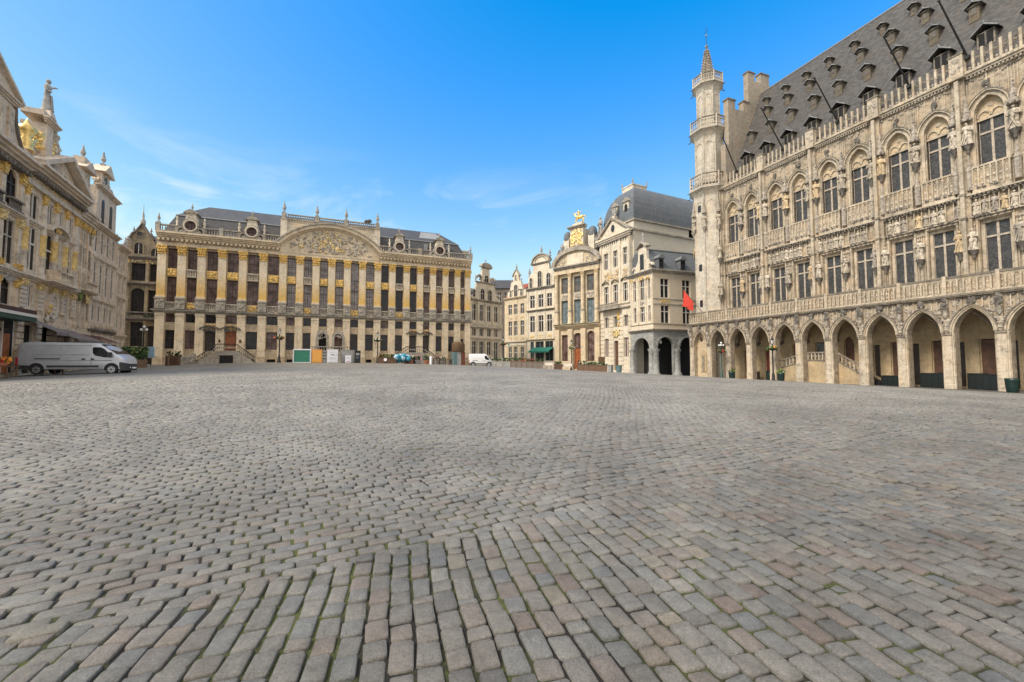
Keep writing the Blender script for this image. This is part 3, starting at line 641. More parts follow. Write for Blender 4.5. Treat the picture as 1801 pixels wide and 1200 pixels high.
        a = MB(); capital(a, x, -.14, 15.754, 16.86, .9, 'gold'); b.part('capital', a)
    a = MB(); cornice(a, X0, X1, 8.1, 8.5, .42, 0, 'duke_grey', 3); b.part('ledge', a)
    # --- panels under the windows: balusters or gilt trophies
    for i in range(19):
        xa, xb = P[i] + .56, P[i + 1] - .56; swap = i % 3 == 1
        a = MB()
        if swap and i < 15: a.box(xa, xb, -.14, 0, 8.56, 9.5, 'duke_wall'); a.relief(xa, xb, 8.62, 9.42, -.16, 18, .17, 'gold')
        else:
            bal_m = 'carve_light'; balustrade(a, xa, xb, -.22, 8.56, 9.5, bal_m, .19, .055, .12, .16); a.box(xa, xb, -.02, 0, 8.56, 9.5, 'duke_grey')
        b.part('panel' if (swap and i < 15) else 'balustrade', a)
        if i == 10: continue
        a = MB()
        if swap or i >= 15:
            balustrade(a, xa, xb, -.2, 12.86, 13.9, 'carve_light', .19, .055, .14, .14); b.part('balustrade', a)
        else:
            a.box(xa, xb, -.1, 0, 12.86, 13.9, 'gold_paint'); a.relief(xa, xb, 12.95, 13.85, -.12, 22, .17, 'gold'); b.part('panel', a)
    # --- entablature
    a = MB()
    for xa, xb in ((X0, 13.9), (27.4, X1)):
        a.box(xa, xb, -.34, 0, 16.864, 17.25, 'duke_pil'); a.box(xa, xb, -.30, 0, 17.254, 17.75, 'duke_wall'); cornice(a, xa, xb, 17.75, 18.55, .85, -.26, 'duke_pil', 4, False, .5)
        a.box(xa, xb, -1.1, .4, 18.554, 18.62, 'duke_grey')
    a.box(13.9, 27.4, -.40, 0, 16.864, 17.2, 'duke_pil'); a.box(13.9, 27.4, -.44, 0, 17.204, 17.5, 'duke_pil')
    b.part('cornice', a)
    # --- roof balustrade with piers
    dc = [3.48, 10.45, 30.34, 36.66]
    def seg(x0, x1):
        a = MB(); balustrade(a, x0, x1, -.55, 18.63, 19.55, 'duke_grey', .3, .085, .15, .26); b.part('roof_balustrade', a)
    cuts = [X0 + .1, 3.48 - 1.3, 3.48 + 1.3, 6.9, 10.45 - 1.3, 10.45 + 1.3, 13.8]; 
    for q in ((0, 1), (2, 3), (3, 4), (5, 6)): seg(cuts[q[0]], cuts[q[1]])
    for q in ((27.5, 29.1), (31.6, 33.5), (33.5, 35.4), (37.9, 41.9)): seg(*q)
    a = MB()
    for x in (X0 + .1, 6.9, 33.5, 41.9):
        a.cbox(x, -.55, 18.63, 19.7, .5, .4, 'duke_grey')
    b.part('balustrade_pier', a)
    for x in (X0 + .15, 41.8):
        a = MB(); urn(a, x, -.55, 19.7, 1.3); b.part('urn', a)
    # --- bull's-eye dormers
    for x in dc:
        a = MB(); z = 19.62
        # ring
        n = 20; pts = [(x + .62 * math.cos(2 * PI * k / n), z + .62 * math.sin(2 * PI * k / n)) for k in range(n + 1)][::-1]
        band(a, pts, .34, -.75, .6, 'duke_grey'); band(a, pts, .16, -.86, -.75, 'cream', .02)
        a.prism([(x - 1.25, 18.64), (x + 1.25, 18.64), (x + 1.1, 19.05), (x + .85, 18.95), (x + .55, 18.9), (x - .55, 18.9), (x - .85, 18.95), (x - 1.1, 19.05)], -.7, .5, 'duke_grey')
        for s in (-1, 1):
            a.scroll(x + s * 1.02, 19.1, .42, -.68, .3, s, 'duke_grey'); a.lathe(x + s * 1.5, -.5, [(.16, 19.6), (.07, 19.8), (.17, 20.1), (.06, 20.4), (.13, 20.6), (.02, 20.85)], 7, 'cream')
            a.cbox(x + s * 1.5, -.5, 18.64, 19.6, .34, .34, 'duke_grey')
        a.prism([(x - .62, 20.3), (x + .62, 20.3), (x + .5, 21.3), (x - .5, 21.3)], -.66, .6, 'cream'); a.relief(x - .35, x + .35, 20.5, 21.2, -.66, 6, .14, 'cream')
        a.prism([(x - .85, 21.3), (x + .85, 21.3), (x + .5, 21.62), (x, 21.85), (x - .5, 21.62)], -.85, .7, 'duke_grey')
        p = b.part('dormer', a)
        g = MB(); g.prism([(x + .64 * math.cos(2 * PI * k / 16), z + .64 * math.sin(2 * PI * k / 16)) for k in range(16)], -.3, -.2, 'glass_brown'); g.box(x - .03, x + .03, -.36, -.3, z - .6, z + .6, 'frame_brown'); g.box(x - .6, x + .6, -.36, -.3, z - .03, z + .03, 'frame_brown'); b.part('round_window', g, p)
        g = MB(); urn(g, x, -.2, 21.8, 1.0); b.part('finial', g, p)
    # --- mansard roof, hipped ends
    a = MB(); zb, zm, zr = 18.6, 21.45, 24.55; L0, L1 = X0 + .25, X1 - .25
    lo = [(L0, .2), (L1, .2), (L1, 14), (L0, 14)]; mid = [(L0 + 1.1, 1.5), (L1 - 1.5, 1.5), (L1 - 1.5, 12.7), (L0 + 1.1, 12.7)]; top = [(L0 + 3.6, 6.2), (L1 - 4.0, 6.2), (L1 - 4.0, 8), (L0 + 3.6, 8)]
    for r0, z0, r1, z1 in ((lo, zb, mid, zm), (mid, zm + .12, top, zr)):
        for k in range(4):
            p, q = r0[k], r0[(k + 1) % 4]; p2, q2 = r1[k], r1[(k + 1) % 4]
            mm = 'slate' 
            a.face([(p[0], p[1], z0), (q[0], q[1], z0), (q2[0], q2[1], z1), (p2[0], p2[1], z1)], mm)
    a.face([(x, y, zr) for x, y in top], 'slate')
    for k in range(4):
        p, q = mid[k], mid[(k + 1) % 4]; a.tube((p[0], p[1], zm + .05), (q[0], q[1], zm + .05), .11, .11, 5, 'lead')
    r = b.part('roof', a)
    a = MB(); a.face([(33.6, 1.7, zm + .20), (38.6, 1.7, zm + .20), (37.2, 5.6, zr - .28), (34.6, 5.6, zr - .28)], 'slate_pale'); b.part('roof_patch', a, r)
    for x, w in ((34.4, .55), (38.2, .5)):
        a = MB(); a.box(x, x + w, .7, 1.6, 19.6, 20.9, 'slate_pale'); b.part('skylight', a, r)
    a = MB(); a.box(40.1, 43.0, 4.5, 7, 14, 21.3, 'render_pale'); a.box(40.0, 43.1, 4.4, 7.1, 21.304, 21.5, 'cream'); b.part('chimney_wall', a)
    # --- central attic and pediment
    xa, xb = 13.95, 27.35; cx = (xa + xb) / 2; half = 6.75; sag = 3.15; Rr = (half * half + sag * sag) / (2 * sag); zc = 18.0 + sag - Rr
    a0 = math.asin(half / Rr); arc = [(cx + Rr * math.sin(-a0 + 2 * a0 * k / 28), zc + Rr * math.cos(-a0 + 2 * a0 * k / 28)) for k in range(29)]
    a = MB(); a.box(xa + .15, xb - .15, .1, 1.2, 17.5, 21.95, 'cream'); 
    a.box(xa - .1, xa + .75, -.12, 1.3, 18.2, 22.2, 'cream'); a.box(xb - .75, xb + .1, -.12, 1.3, 18.2, 22.2, 'cream'); a.box(xa + .75, xb - .75, -.02, 1.25, 21.9, 22.1, 'cream')
    a.box(xa + 1.3, xb - 1.3, .04, .1, 21.2, 21.75, 'duke_pil'); att = b.part('attic', a)
    a = MB(); a.box(xa - .1, xb + .1, -.2, .5, 22.104, 22.22, 'duke_grey'); 
    for q in range(3):
        s0 = [xa + .7, 18.75, 22.75][q]; s1 = [18.35, 22.35, xb - .7][q]
        balustrade(a, s0, s1, .15, 22.224, 23.0, 'duke_grey', .3, .08, .14, .26)
    b.part('attic_balustrade', a, att)
    for x in (xa + .3, 18.55, 22.55, xb - .3):
        a = MB(); a.cbox(x, .15, 22.22, 23.05, .6, .5, 'duke_grey'); urn(a, x, .15, 23.05, 1.75); b.part('urn', a, att)
    a = MB(); a.prism([(xa, 17.5)] + arc + [(xb, 17.5)], -.34, .05, 'duke_pil'); t = b.part('pediment', a)
    a = MB(); band(a, arc, .62, -.95, .12, 'duke_pil', .2); band(a, arc, .78, -1.15, .12, 'duke_grey', .62); band(a, arc, .2, -.6, .0, 'duke_pil', 0.0); b.part('pediment_arch', a, t)
    a = MB()
    for _ in range(230):
        u = R.gauss(0, .42)
        x = cx + u * 5.6
        if abs(x - cx) > 6: continue
        top_ = zc + math.sqrt(max(Rr * Rr - (x - cx) ** 2, 0)) - .35
        z = R.uniform(17.65, max(17.8, top_)); a.blob(x, -.38, z, R.uniform(.1, .24), .16, R.uniform(.12, .3), R.choice(['carve_light', 'carve_light', 'gold_pale', 'carve'] if abs(u) < .45 else ['carve_light', 'carve_light', 'carve']), .35)
    for x, z, r in ((cx - .9, 19.2, .42), (cx - 1.2, 18.7, .4), (cx + .8, 18.3, .42), (cx + .2, 18.6, .35), (cx + 1.4, 18.1, .35), (cx - .5, 19.8, .3), (cx - 4, 18.5, .36)): a.relief(x - r, x + r, z - r, z + r, -.42, 6, r * .55, 'gold_pale', .6)
    for x in (cx - 3.0, cx - 2.1, cx + 2.3, cx + 3.2): figure(a, x, -.42, 17.6, 1.5, 'carve_light')
    b.part('pediment_carving', a, t)
    # gargoyle on the attic corner
    a = MB(); a.blob(25.8, -.1, 23.3, .45, .35, .3, 'carve_dark'); a.blob(25.3, -.2, 23.15, .25, m='carve_dark'); b.part('carved_beast', a, att)
    # --- double flights of steps
    def stair(xc, half, ztop, hw, name='double_stair'):
        a = MB(); y1, y0 = -.4, -2.6; g0 = 1.0
        a.box(xc - hw, xc + hw, y0, y1, g0, ztop, 'duke_grey'); n = 9
        for s in (-1, 1):
            for k in range(n):
                xa_ = xc + s * (hw + (half - hw) * k / n); xb_ = xc + s * (hw + (half - hw) * (k + 1) / n); z = ztop - (ztop - 1.3) * (k + 1) / (n + 1)
                a.box(min(xa_, xb_) + .002, max(xa_, xb_), y0 + .15, y1, g0, z, 'duke_grey')
            pts = [(xc + s * hw, g0), (xc + s * half, g0), (xc + s * half, 1.6), (xc + s * hw, ztop)]
            a.prism(pts if s > 0 else pts[::-1], y0, y0 + .147, 'duke_grey')
        a.box(xc - .75, xc + .75, y0 - .02, y0 - .003, 1.2, 2.55, 'dark'); st = b.part(name, a)
        r = MB()
        for s in (-1, 1):
            p0 = (xc + s * half, y0 + .07, 2.3); p1 = (xc + s * hw, y0 + .07, ztop + .85); r.tube(p0, p1, .06, .06, 5, 'iron')
            for k in range(9):
                t_ = (k + .5) / 9; x = p0[0] + (p1[0] - p0[0]) * t_; zt = p0[2] + (p1[2] - p0[2]) * t_; r.tube((x, y0 + .07, zt - .75), (x, y0 + .07, zt), .025, .025, 4, 'iron')
                r.blob(x + .1, y0 + .07, zt - .4, .11, .03, .14, 'carve', .3)
        r.tube((xc - hw, y0 + .07, ztop + .85), (xc + hw, y0 + .07, ztop + .85), .06, .06, 5, 'iron')
        for k in range(10): x = xc - hw + 2 * hw * (k + .5) / 10; r.tube((x, y0 + .07, ztop), (x, y0 + .07, ztop + .85), .025, .025, 4, 'iron'); r.blob(x, y0 + .07, ztop + .42, .1, .03, .16, 'carve', .3)
        b.part('railing', r, st)
    stair(8.4, 3.2, 3.15, 1.1); stair(5.0, 2.0, 2.7, .7) if False else None
    stair(32.6, 3.6, 3.15, 1.3)
    a = MB(); a.box(4.55, 4.95, -2.3, -.4, 1, 2.0, 'duke_grey'); a.prism([(2.7, 1.0), (5.0, 1.0), (5.0, 2.75), (4.6, 2.75), (2.7, 1.5)], -2.4, -2.1, 'duke_grey'); a.relief(2.9, 5, 1.3, 2.6, -2.4, 30, .18, 'carve'); b.part('side_steps', a)
    a = MB(); a.box(18.3, 23.2, -2.2, -.4, 1.0, 3.1, 'duke_grey'); balustrade(a, 18.3, 23.2, -2.1, 3.104, 3.9, 'carve', .3, .07, .12, .2); b.part('terrace', a)
    # statue busts over piers at the ground floor and wall lanterns
    for x in (7.06, 9.46): a = MB(); a.blob(x, -.42, 4.5, .16, .16, .28, 'rust_brown', .1); b.part('wall_lantern', a)
    return b
guild_mansion()

def corner_house():
    b = Bld('gabled_corner_house', 'narrow soot-dark gabled house with pointed spire between the left row and the gilded mansion', 'house', -45.9 - .93 * 8 + .25, 54 - .3665 * 8 + .8, math.radians(21.957), 1.0)
    mb = MB(); X0, X1 = 1.5, 7.55
    ops = [(4.45, 5.95, 12.15, 14.45), (6.35, 7.1, 12.15, 14.45), (4.5, 5.95, 7.7, 11.2, 'a', 10.5), (6.3, 7.2, 7.9, 11.0), (4.6, 5.9, 3.7, 6.8), (6.35, 7.15, 1.2, 6.3), (2.2, 3.7, 12.15, 14.45), (2.2, 3.7, 7.7, 11.2), (2.2, 3.7, 3.7, 6.8)]
    wall(mb, X0, X1, .4, 15.2, ops, 0, .4, 'h0'); mb.box(X0 + .01, X1 - .01, .72, 11, .4, 15.1, 'h0'); b.part('wall', mb)
    for o in ops:
        if o[2] < 3 or o[3] < 7 and o[0] > 6: 
            a = MB(); a.box(o[0], o[1], .36, .4, o[2], o[3], 'door_dark'); b.part('door', a)
        else: b.window(o[0], o[1], o[2], o[3], .34, 'glass' , 'frame_dark', 2, (.66,), nz=5)
    a = MB(); cornice(a, X0, X1, 14.95, 15.35, .35, 0, 'row_dark'); cornice(a, X0, X1, 11.55, 11.9, .45, 0, 'row_dark'); cornice(a, X0, X1, 6.95, 7.25, .6, 0, 'row_dark')
    balustrade(a, 4.2, 7.5, -.5, 7.26, 8.1, 'row_dark', .2, .05); b.part('ledges', a)
    for x in (4.2, 6.15, 7.35):
        a = MB(); a.lathe(x, -.1, [(.24, 1), (.24, 1.4), (.19, 1.5), (.17, 6.4), (.24, 6.6), (.26, 6.95)], 10, 'h0'); b.part('column', a)
        a = MB(); a.box(x - .17, x + .17, -.12, 0, 7.26, 11.5, 'h0'); a.box(x - .17, x + .17, -.12, 0, 11.95, 14.9, 'h0'); a.relief(x - .2, x + .2, 14.3, 14.9, -.1, 5, .12, 'gold'); b.part('pilaster', a)
    a = MB(); a.relief(4.3, 7.3, 14.5, 14.9, -.04, 18, .12, 'carve_warm'); a.relief(6, 7.3, 7.3, 7.9, -.5, 10, .2, 'leaf_dark'); b.part('carving', a)
    g = MB(); cx = 5.4
    g.prism([(3.0, 15.35), (7.5, 15.35), (7.5, 16.5), (6.9, 17.0), (6.6, 17.6), (6.3, 18.2), (5.9, 18.6), (5.4, 19.6), (4.9, 18.6), (4.5, 18.2), (4.2, 17.6), (3.9, 17.0), (3.0, 16.5)], 0, .5, 'h0')
    p = b.part('gable', g)
    g = MB(); band(g, [(6.6, 17.6), (6.3, 18.25), (5.9, 18.6), (5.4, 19.6), (4.9, 18.6), (4.5, 18.25), (4.2, 17.6)][::-1], .16, -.2, .55, 'row_dark')
    g.lathe(5.4, .2, [(.28, 19.6), (.3, 20.0), (.1, 20.4), (.14, 20.7), (.05, 21.2), (.01, 22.4)], 7, 'statue_grey')
    for x, z in ((4.5, 18.4), (6.3, 18.4), (6.95, 17.1), (3.9, 17.1), (7.4, 16.6)): urn(g, x, .2, z, .9)
    b.part('gable_coping', g, p)
    for (x, z, w, h) in ((5.15, 16.65, .42, .95), (6.9, 16.0, .42, .45)):
        w_ = MB(); pts = [(x - w, z - h)] + arcpts(x - w, x + w, z, z + w * 1.1, 'a', 10) + [(x + w, z - h)]; w_.prism(pts, -.03, -.005, 'glass'); band(w_, pts, .12, -.12, 0, 'h0', .01); w_.box(x - .025, x + .025, -.05, -.03, z - h, z + w, 'frame_white'); b.part('gable_window', w_, p)
    w_ = MB(); n = 14; pts = [(5.2 + .3 * math.cos(2 * PI * k / n), 18.25 + .3 * math.sin(2 * PI * k / n)) for k in range(n + 1)][::-1]; w_.prism(pts[:-1], -.03, -.005, 'glass'); band(w_, pts, .1, -.1, 0, 'h0', .01); b.part('gable_window', w_, p)
    a = MB(); a.prismx([(.6, 15.2), (.6, 16.6), (3.5, 19.0), (8, 16.6), (11, 15.2)], 3.2, 7.4, 'slate'); b.part('roof', a)
corner_house()
# ================================================================ left row of guild houses (seen steeply from the side)
LA = ray_angle(505); LO = (-0.922 * 50, 50.0)
def left_row():
    grp = 'guild houses of the left row'
    def pil(b, x, z0, z1, w=.6, pr=.12, m='row_stone', y=0): a = MB(); a.box(x - w / 2, x + w / 2, y - pr, y, z0, z1, m); a.box(x - w / 2 - .06, x + w / 2 + .06, y - pr - .06, y, z0, z0 + .3, m); b.part('pilaster', a)
    def cap(b, x, z0, z1, w, y=-.1, m='gold'): a = MB(); capital(a, x, y, z0, z1, w, m); b.part('capital', a)
    # --- A : house at the edge of the view with an arched top window and a voluted gable
    ox, oy = LO
    b = Bld('guild_house', 'grey stone guild house at the left edge of the view, with a voluted gable', 'house', ox, oy, LA, .6, grp)
    X0, X1 = -31.0, -22.95; mb = MB(); ops = []
    for cx in (-24.35, -26.6, -28.9):
        ops += [(cx - .62, cx + .62, 12.45, 14.95, 'a', 14.2), (cx - .7, cx + .7, 8.4, 11.5), (cx - .5, cx + .5, 5.6, 7.4, 'a', 6.9)]
    wall(mb, X0, X1, .2, 15.3, ops, 0, .2, 'row_stone'); mb.box(X0 + .01, X1 - .01, .21, 11, .2, 15.9, 'row_stone'); b.part('wall', mb)
    for o in ops: b.window(o[0], o[1], o[2], o[3], .13, 'glass_row', 'frame_stone' if o[2] > 8 and o[2] < 9 else 'frame_dark', 1 if o[2] < 8 else 2, (.62,), .1)
    for cx in (-23.25, -25.5, -27.75, -30):
        pil(b, cx, 12.1, 14.3, .45); cap(b, cx, 14.3, 15.2, .45); pil(b, cx, 8.05, 11.2, .5); cap(b, cx, 8.06, 8.55, .5); cap(b, cx, 11.2, 11.8, .5, m='gold_pale'); pil(b, cx, 5.4, 6.9, .4); cap(b, cx, 6.9, 7.4, .4)
    a = MB(); cornice(a, X0, X1, 15.3, 16.1, .9, 0, 'row_plain', 4, False, .5, 'row_dark'); cornice(a, X0, X1, 11.8, 12.1, .35, 0, 'row_plain', 3, False); cornice(a, X0, X1, 7.7, 8.05, .35, 0, 'row_plain', 3, False); b.part('cornice', a)
    for cx in (-24.35, -26.6):
        a = MB(); balustrade(a, cx - .8, cx + .8, -.25, 12.1, 12.9, 'row_dark', .2, .05); b.part('balconette', a)
        a = MB(); a.relief(cx - 1, cx + 1, 7.1, 7.7, -.05, 20, .16, 'carve'); b.part('carving', a)
    a = MB(); pts = [(-31, 16.1), (-23.3, 16.1), (-23.5, 16.5), (-24.2, 17.5), (-24.6, 18.4), (-24.7, 19.3), (-31, 19.3)]; a.prism(pts, 0, .6, 'row_plain')
    for cx in (-25.1, -26.4): a.box(cx - .3, cx + .3, -.14, 0, 16.2, 19.0, 'row_stone')
    band(a, [(-23.3, 16.1), (-23.5, 16.5), (-24.2, 17.5), (-24.6, 18.4), (-24.7, 19.3)][::-1], .16, -.16, .65, 'row_dark')
    cornice(a, -31, -24.5, 19.3, 19.7, .3, 0, 'row_plain', 3, True); g = b.part('gable', a)
    a = MB(); a.prism([(-31, 19.7), (-24.3, 19.7), (-27.6, 21.5), (-31, 21.5)], -.1, .6, 'row_stone'); band(a, [(-27.6, 21.5), (-24.2, 19.65)], .2, -.35, .7, 'row_plain'); urn(a, -26.2, .1, 20.9, 1.1, 'statue_grey'); b.part('gable_pediment', a, g)
    a = MB(); a.prismx([(.7, 16), (4, 20.5), (8, 20.5), (11, 16)], -31, -24.8, 'slate'); b.part('roof', a)
    # shop front: dark fascia, green blind edge, orange wooden door
    a = MB(); a.box(X0, -23.0, -1.1, -.02, 4.95, 5.3, 'sign_dark'); a.box(X0, -23.0, -1.2, -1.1, 4.8, 5.0, 'frame_white'); a.box(X0, -23.1, -1.15, -.1, 4.5, 4.8, 'sign_green'); b.part('shop_fascia', a)
    a = MB(); a.box(X0, -23.3, -.06, -.01, .9, 4.5, 'dark'); a.box(-24.6, -23.75, -.12, -.06, .9, 3.6, 'door_wood'); a.box(-25.6, -25.3, -.16, -.06, .9, 4.4, 'door_wood'); a.box(-24.9, -24.75, -.2, -.06, .9, 4.4, 'row_plain'); a.box(X0, -24.0, -.16, -.06, 3.7, 3.95, 'iron'); b.part('shop_front', a)
    # --- B : gilded guild house with pediment, statue on top
    b = Bld('guild_house', 'guild house with gilded capitals, triangular pediment and a statue on its top', 'house', ox, oy, LA, .6, grp)
    X0, X1 = -22.9, -14.0; mb = MB(); ops = []
    bays = [-21.25, -19.0, -17.1, -15.25]
    ws = [.62, .62, .5, .5]
    ops = [(-22.1, -20.7, 12.4, 14.3), (-22.1, -20.7, 8.5, 11.75), (-19.3, -18.4, 12.6, 14.3), (-19.2, -17.2, 8.4, 11.9), (-17.5, -16.75, 12.6, 14.3), (-15.75, -14.9, 12.6, 14.3), (-16.0, -14.9, 8.5, 11.75),
           (-21.7, -20.9, 5.75, 7.4), (-15.9, -15.1, 5.75, 7.4), (-21.9, -20.6, .8, 4.4), (-19.5, -17.4, .8, 4.4), (-16.6, -14.8, .8, 4.4)]
    wall(mb, X0, X1, .2, 14.7, ops, 0, .2, 'row_stone'); mb.box(X0 + .01, X1 - .01, .21, 11, .2, 16.2, 'row_stone'); b.part('wall', mb)
    for o in ops:
        if o[2] < 1: a = MB(); a.box(o[0], o[1], .15, .19, o[2], o[3], 'dark'); a.box(o[0], o[0] + .12, .1, .15, o[2], o[3], 'door_dark'); b.part('doorway', a)
        else: b.window(o[0], o[1], o[2], o[3], .13, 'glass_row', 'frame_light', 2, (.62,) if o[3] - o[2] > 2 else (), .13)
    cx_ = [-22.5, -19.95, -18.03, -16.19, -14.36]
    for x in cx_:
        a = MB(); a.lathe(x, .02, [(.30, 8.05), (.30, 8.4), (.25, 8.5), (.24, 9.6), (.30, 9.66), (.30, 9.8)], 12, 'row_plain'); a.lathe(x, .02, [(.25, 11.5), (.24, 13.2), (.23, 13.85)], 12, 'row_plain'); b.part('column', a)
        a = MB(); a.lathe(x, .02, [(.32, 9.8), (.27, 9.95), (.27, 11.35), (.31, 11.42), (.31, 11.5)], 12, 'gold_paint'); b.part('gold_drum', a)
        cap(b, x, 13.85, 14.7, .5, 0); a = MB(); a.box(x - .42, x + .42, -.12, 0, 5.6, 7.2, 'row_stone'); b.part('rusticated_pier', a); cap(b, x, 7.2, 7.7, .7, -.02, 'gold_pale')
        a = MB()
        for k in range(5): a.box(x - .44, x + .44, -.17, -.12, 5.62 + k * .33, 5.85 + k * .33, 'row_plain')
        for k in range(9): a.box(x - .42, x + .42, -.14, 0, .6 + k * .46, .98 + k * .46, 'row_stone')
        b.part('rustication', a)
    a = MB(); a.box(X0, X1, -.26, 0, 14.7, 15.05, 'row_plain'); a.box(X0, X1, -.22, 0, 15.054, 15.6, 'row_stone'); a.relief(X0, X1, 15.1, 15.55, -.22, 50, .14, 'gold_pale', .3); cornice(a, X0, X1, 15.6, 16.35, .9, -.2, 'row_plain', 4, False, .45, 'row_dark')
    cornice(a, X0, X1, 7.7, 8.05, .5, 0, 'row_plain', 3, False); cornice(a, X0, X1, 11.95, 12.2, .2, 0, 'row_plain', 2, False); b.part('cornice', a)
    a = MB(); a.prism([(-22.0, 16.35), (-14.0, 16.35), (-18.0, 18.3)], -.3, .5, 'row_stone'); pts = [(-22.4, 16.35), (-18.0, 18.5), (-13.7, 16.35)]; band(a, pts, .36, -.95, .5, 'row_plain'); a.relief(-20, -16, 16.5, 17.3, -.3, 20, .18, 'carve_light'); g = b.part('pediment', a)
    # oriel with segmental hood, oval niche below
    a = MB(); cornice(a, -19.6, -16.6, 7.75, 8.0, .9, -.1, 'row_plain', 3); balustrade(a, -19.5, -16.7, -.85, 8.0, 8.95, 'row_stone', .32, .08); a.box(-19.5, -19.2, -.95, 0, 8.0, 8.95, 'row_stone'); a.box(-17.0, -16.7, -.95, 0, 8.0, 8.95, 'row_stone'); b.part('balcony', a)
    a = MB(); pts = arcpts(-19.6, -16.6, 12.0, 12.6, 'a', 10); band(a, pts, .2, -.5, 0, 'row_plain'); a.relief(-18.8, -17.6, 12.2, 12.7, -.3, 8, .2, 'gold'); b.part('window_hood', a)
    a = MB(); n = 18; pts = [(-18.1 + .6 * math.cos(2 * PI * k / n), 6.2 + .8 * math.sin(2 * PI * k / n)) for k in range(n + 1)][::-1]; a.prism(pts[:-1], -.05, -.01, 'carve'); band(a, pts, .25, -.25, 0, 'row_plain', .01); a.relief(-18.9, -18.3, 5.5, 6.4, -.2, 8, .2, 'gold'); a.relief(-19.2, -17, 4.7, 5.5, -.1, 20, .18, 'carve_light'); b.part('oval_niche', a)
    a = MB(); a.box(-21.2, -20.6, -.32, -.3, 4.9, 5.6, 'carve_warm'); b.part('plaque', a)
    # attic: parapet, gilded trophies, tall central pier carrying the statue
    a = MB(); a.box(-23.0, -17.0, .2, 1.6, 16.35, 17.0, 'row_plain'); a.box(-20.6, -19.2, -.2, 1.6, 17.0, 18.2, 'row_plain'); a.box(-20.4, -19.4, -.1, 1.4, 18.2, 20.3, 'row_plain'); cornice(a, -20.7, -19.1, 20.3, 20.7, .3, -.1, 'row_plain'); a.box(-21.0, -18.7, -.1, 1.2, 20.7, 21.1, 'row_plain'); a.cbox(-19.6, .3, 21.1, 21.6, 1.0, .9, 'row_plain', .7, .7)
    a.prism([(-19.2, 16.4), (-16.6, 16.4), (-16.9, 17.6), (-17.6, 18.6), (-17.7, 19.6), (-18.4, 20.6), (-19.2, 20.9)], .3, 1.0, 'row_stone'); 
    balustrade(a, -22.4, -20.7, .2, 17.0, 17.9, 'row_stone', .25, .08); b.part('attic', a, g)
    a = MB()
    a.box(-23.4, -22.4, -.2, .6, 16.4, 17.0, 'row_plain'); a.lathe(-22.9, 0, [(.5, 17.0), (.35, 17.3), (.5, 17.7), (.25, 18.0), (.5, 18.4), (.5, 18.7), (.22, 18.9), (.02, 19.4)], 10, 'gold_leaf'); a.relief(-22.2, -20.8, 17.9, 19.2, 0, 20, .24, 'gold_leaf', .9); a.relief(-19.1, -17.9, 16.8, 20.1, .2, 40, .22, 'gold_leaf', .8); a.relief(-18.6, -17.5, 17.6, 19.6, .2, 20, .22, 'carve_light', .8); a.relief(-19.2, -17.6, 18.6, 20.6, .15, 16, .26, 'carve_light', .8); b.part('gilded_trophies', a, g)
    a = MB(); figure(a, -19.6, .3, 21.6, 2.65, 'statue_grey', .82, 1); b.part('statue', a, g)
    a = MB(); a.prismx([(.9, 16.2), (4, 21.0), (8, 21.0), (11, 16)], -22.8, -19.0, 'slate'); b.part('roof', a)
    a = MB(); a.face([(-22.2, -1.9, 3.9), (-20.2, -1.9, 3.9), (-20.2, -.02, 4.9), (-22.2, -.02, 4.9)], 'awning_grey'); a.box(-22.2, -20.2, -1.93, -1.9, 3.65, 3.9, 'awning_grey'); b.part('awning', a)
    a = MB(); a.face([(-19.4, -2.2, 3.5), (-14.3, -2.2, 3.5), (-14.3, -.02, 4.5), (-19.4, -.02, 4.5)], 'awning_grey'); a.box(-19.4, -14.3, -2.23, -2.2, 3.3, 3.5, 'awning_grey'); b.part('awning', a)
    # --- C : narrow three-bay house with tall capped gable and small balcony
    b = Bld('guild_house', 'slim three-bay stone house with small balcony, right of the house with the statue', 'house', ox, oy, LA, .6, grp)
    X0, X1 = -13.98, -10.6; mb = MB(); ops = []
    bx = [-13.5, -12.35, -11.2]
    for c in bx: ops += [(c - .42, c + .42, 12.9, 14.4), (c - .44, c + .44, 10.5, 12.4), (c - .36, c + .36, 9.0, 9.95), (c - .38, c + .38, 5.5, 7.3), (c - .4, c + .4, 1.0, 3.8)]
    wall(mb, X0, X1, .2, 14.8, ops, 0, .2, 'row_stone'); mb.box(X0 + .01, X1 - .01, .21, 11, .2, 15.8, 'row_stone'); b.part('wall', mb)
    for o in ops: b.window(o[0], o[1], o[2], o[3], .13, 'glass_row', 'frame_light', 2, (.66,), .07)
    for x in (-12.93, -11.78, -10.75, -13.9): pil(b, x, 8.3, 14.0, .3, .1); cap(b, x, 14.0, 14.6, .34, -.1); pil(b, x, 4.9, 8.0, .3, .1)
    a = MB(); cornice(a, X0, X1, 14.8, 15.8, .6, 0, 'row_plain', 4, False); cornice(a, -13.3, -11.2, 8.0, 8.3, .8, 0, 'row_plain'); balustrade(a, -13.2, -11.3, -.7, 8.3, 9.1, 'row_stone', .24, .06); b.part('cornice', a)
    a = MB(); a.relief(-12.4, -11.4, 7.2, 8.0, -.3, 12, .2, 'gold_pale'); a.relief(-13.8, -13.0, 7.2, 8, -.3, 8, .2, 'leaf_light'); b.part('carving', a)
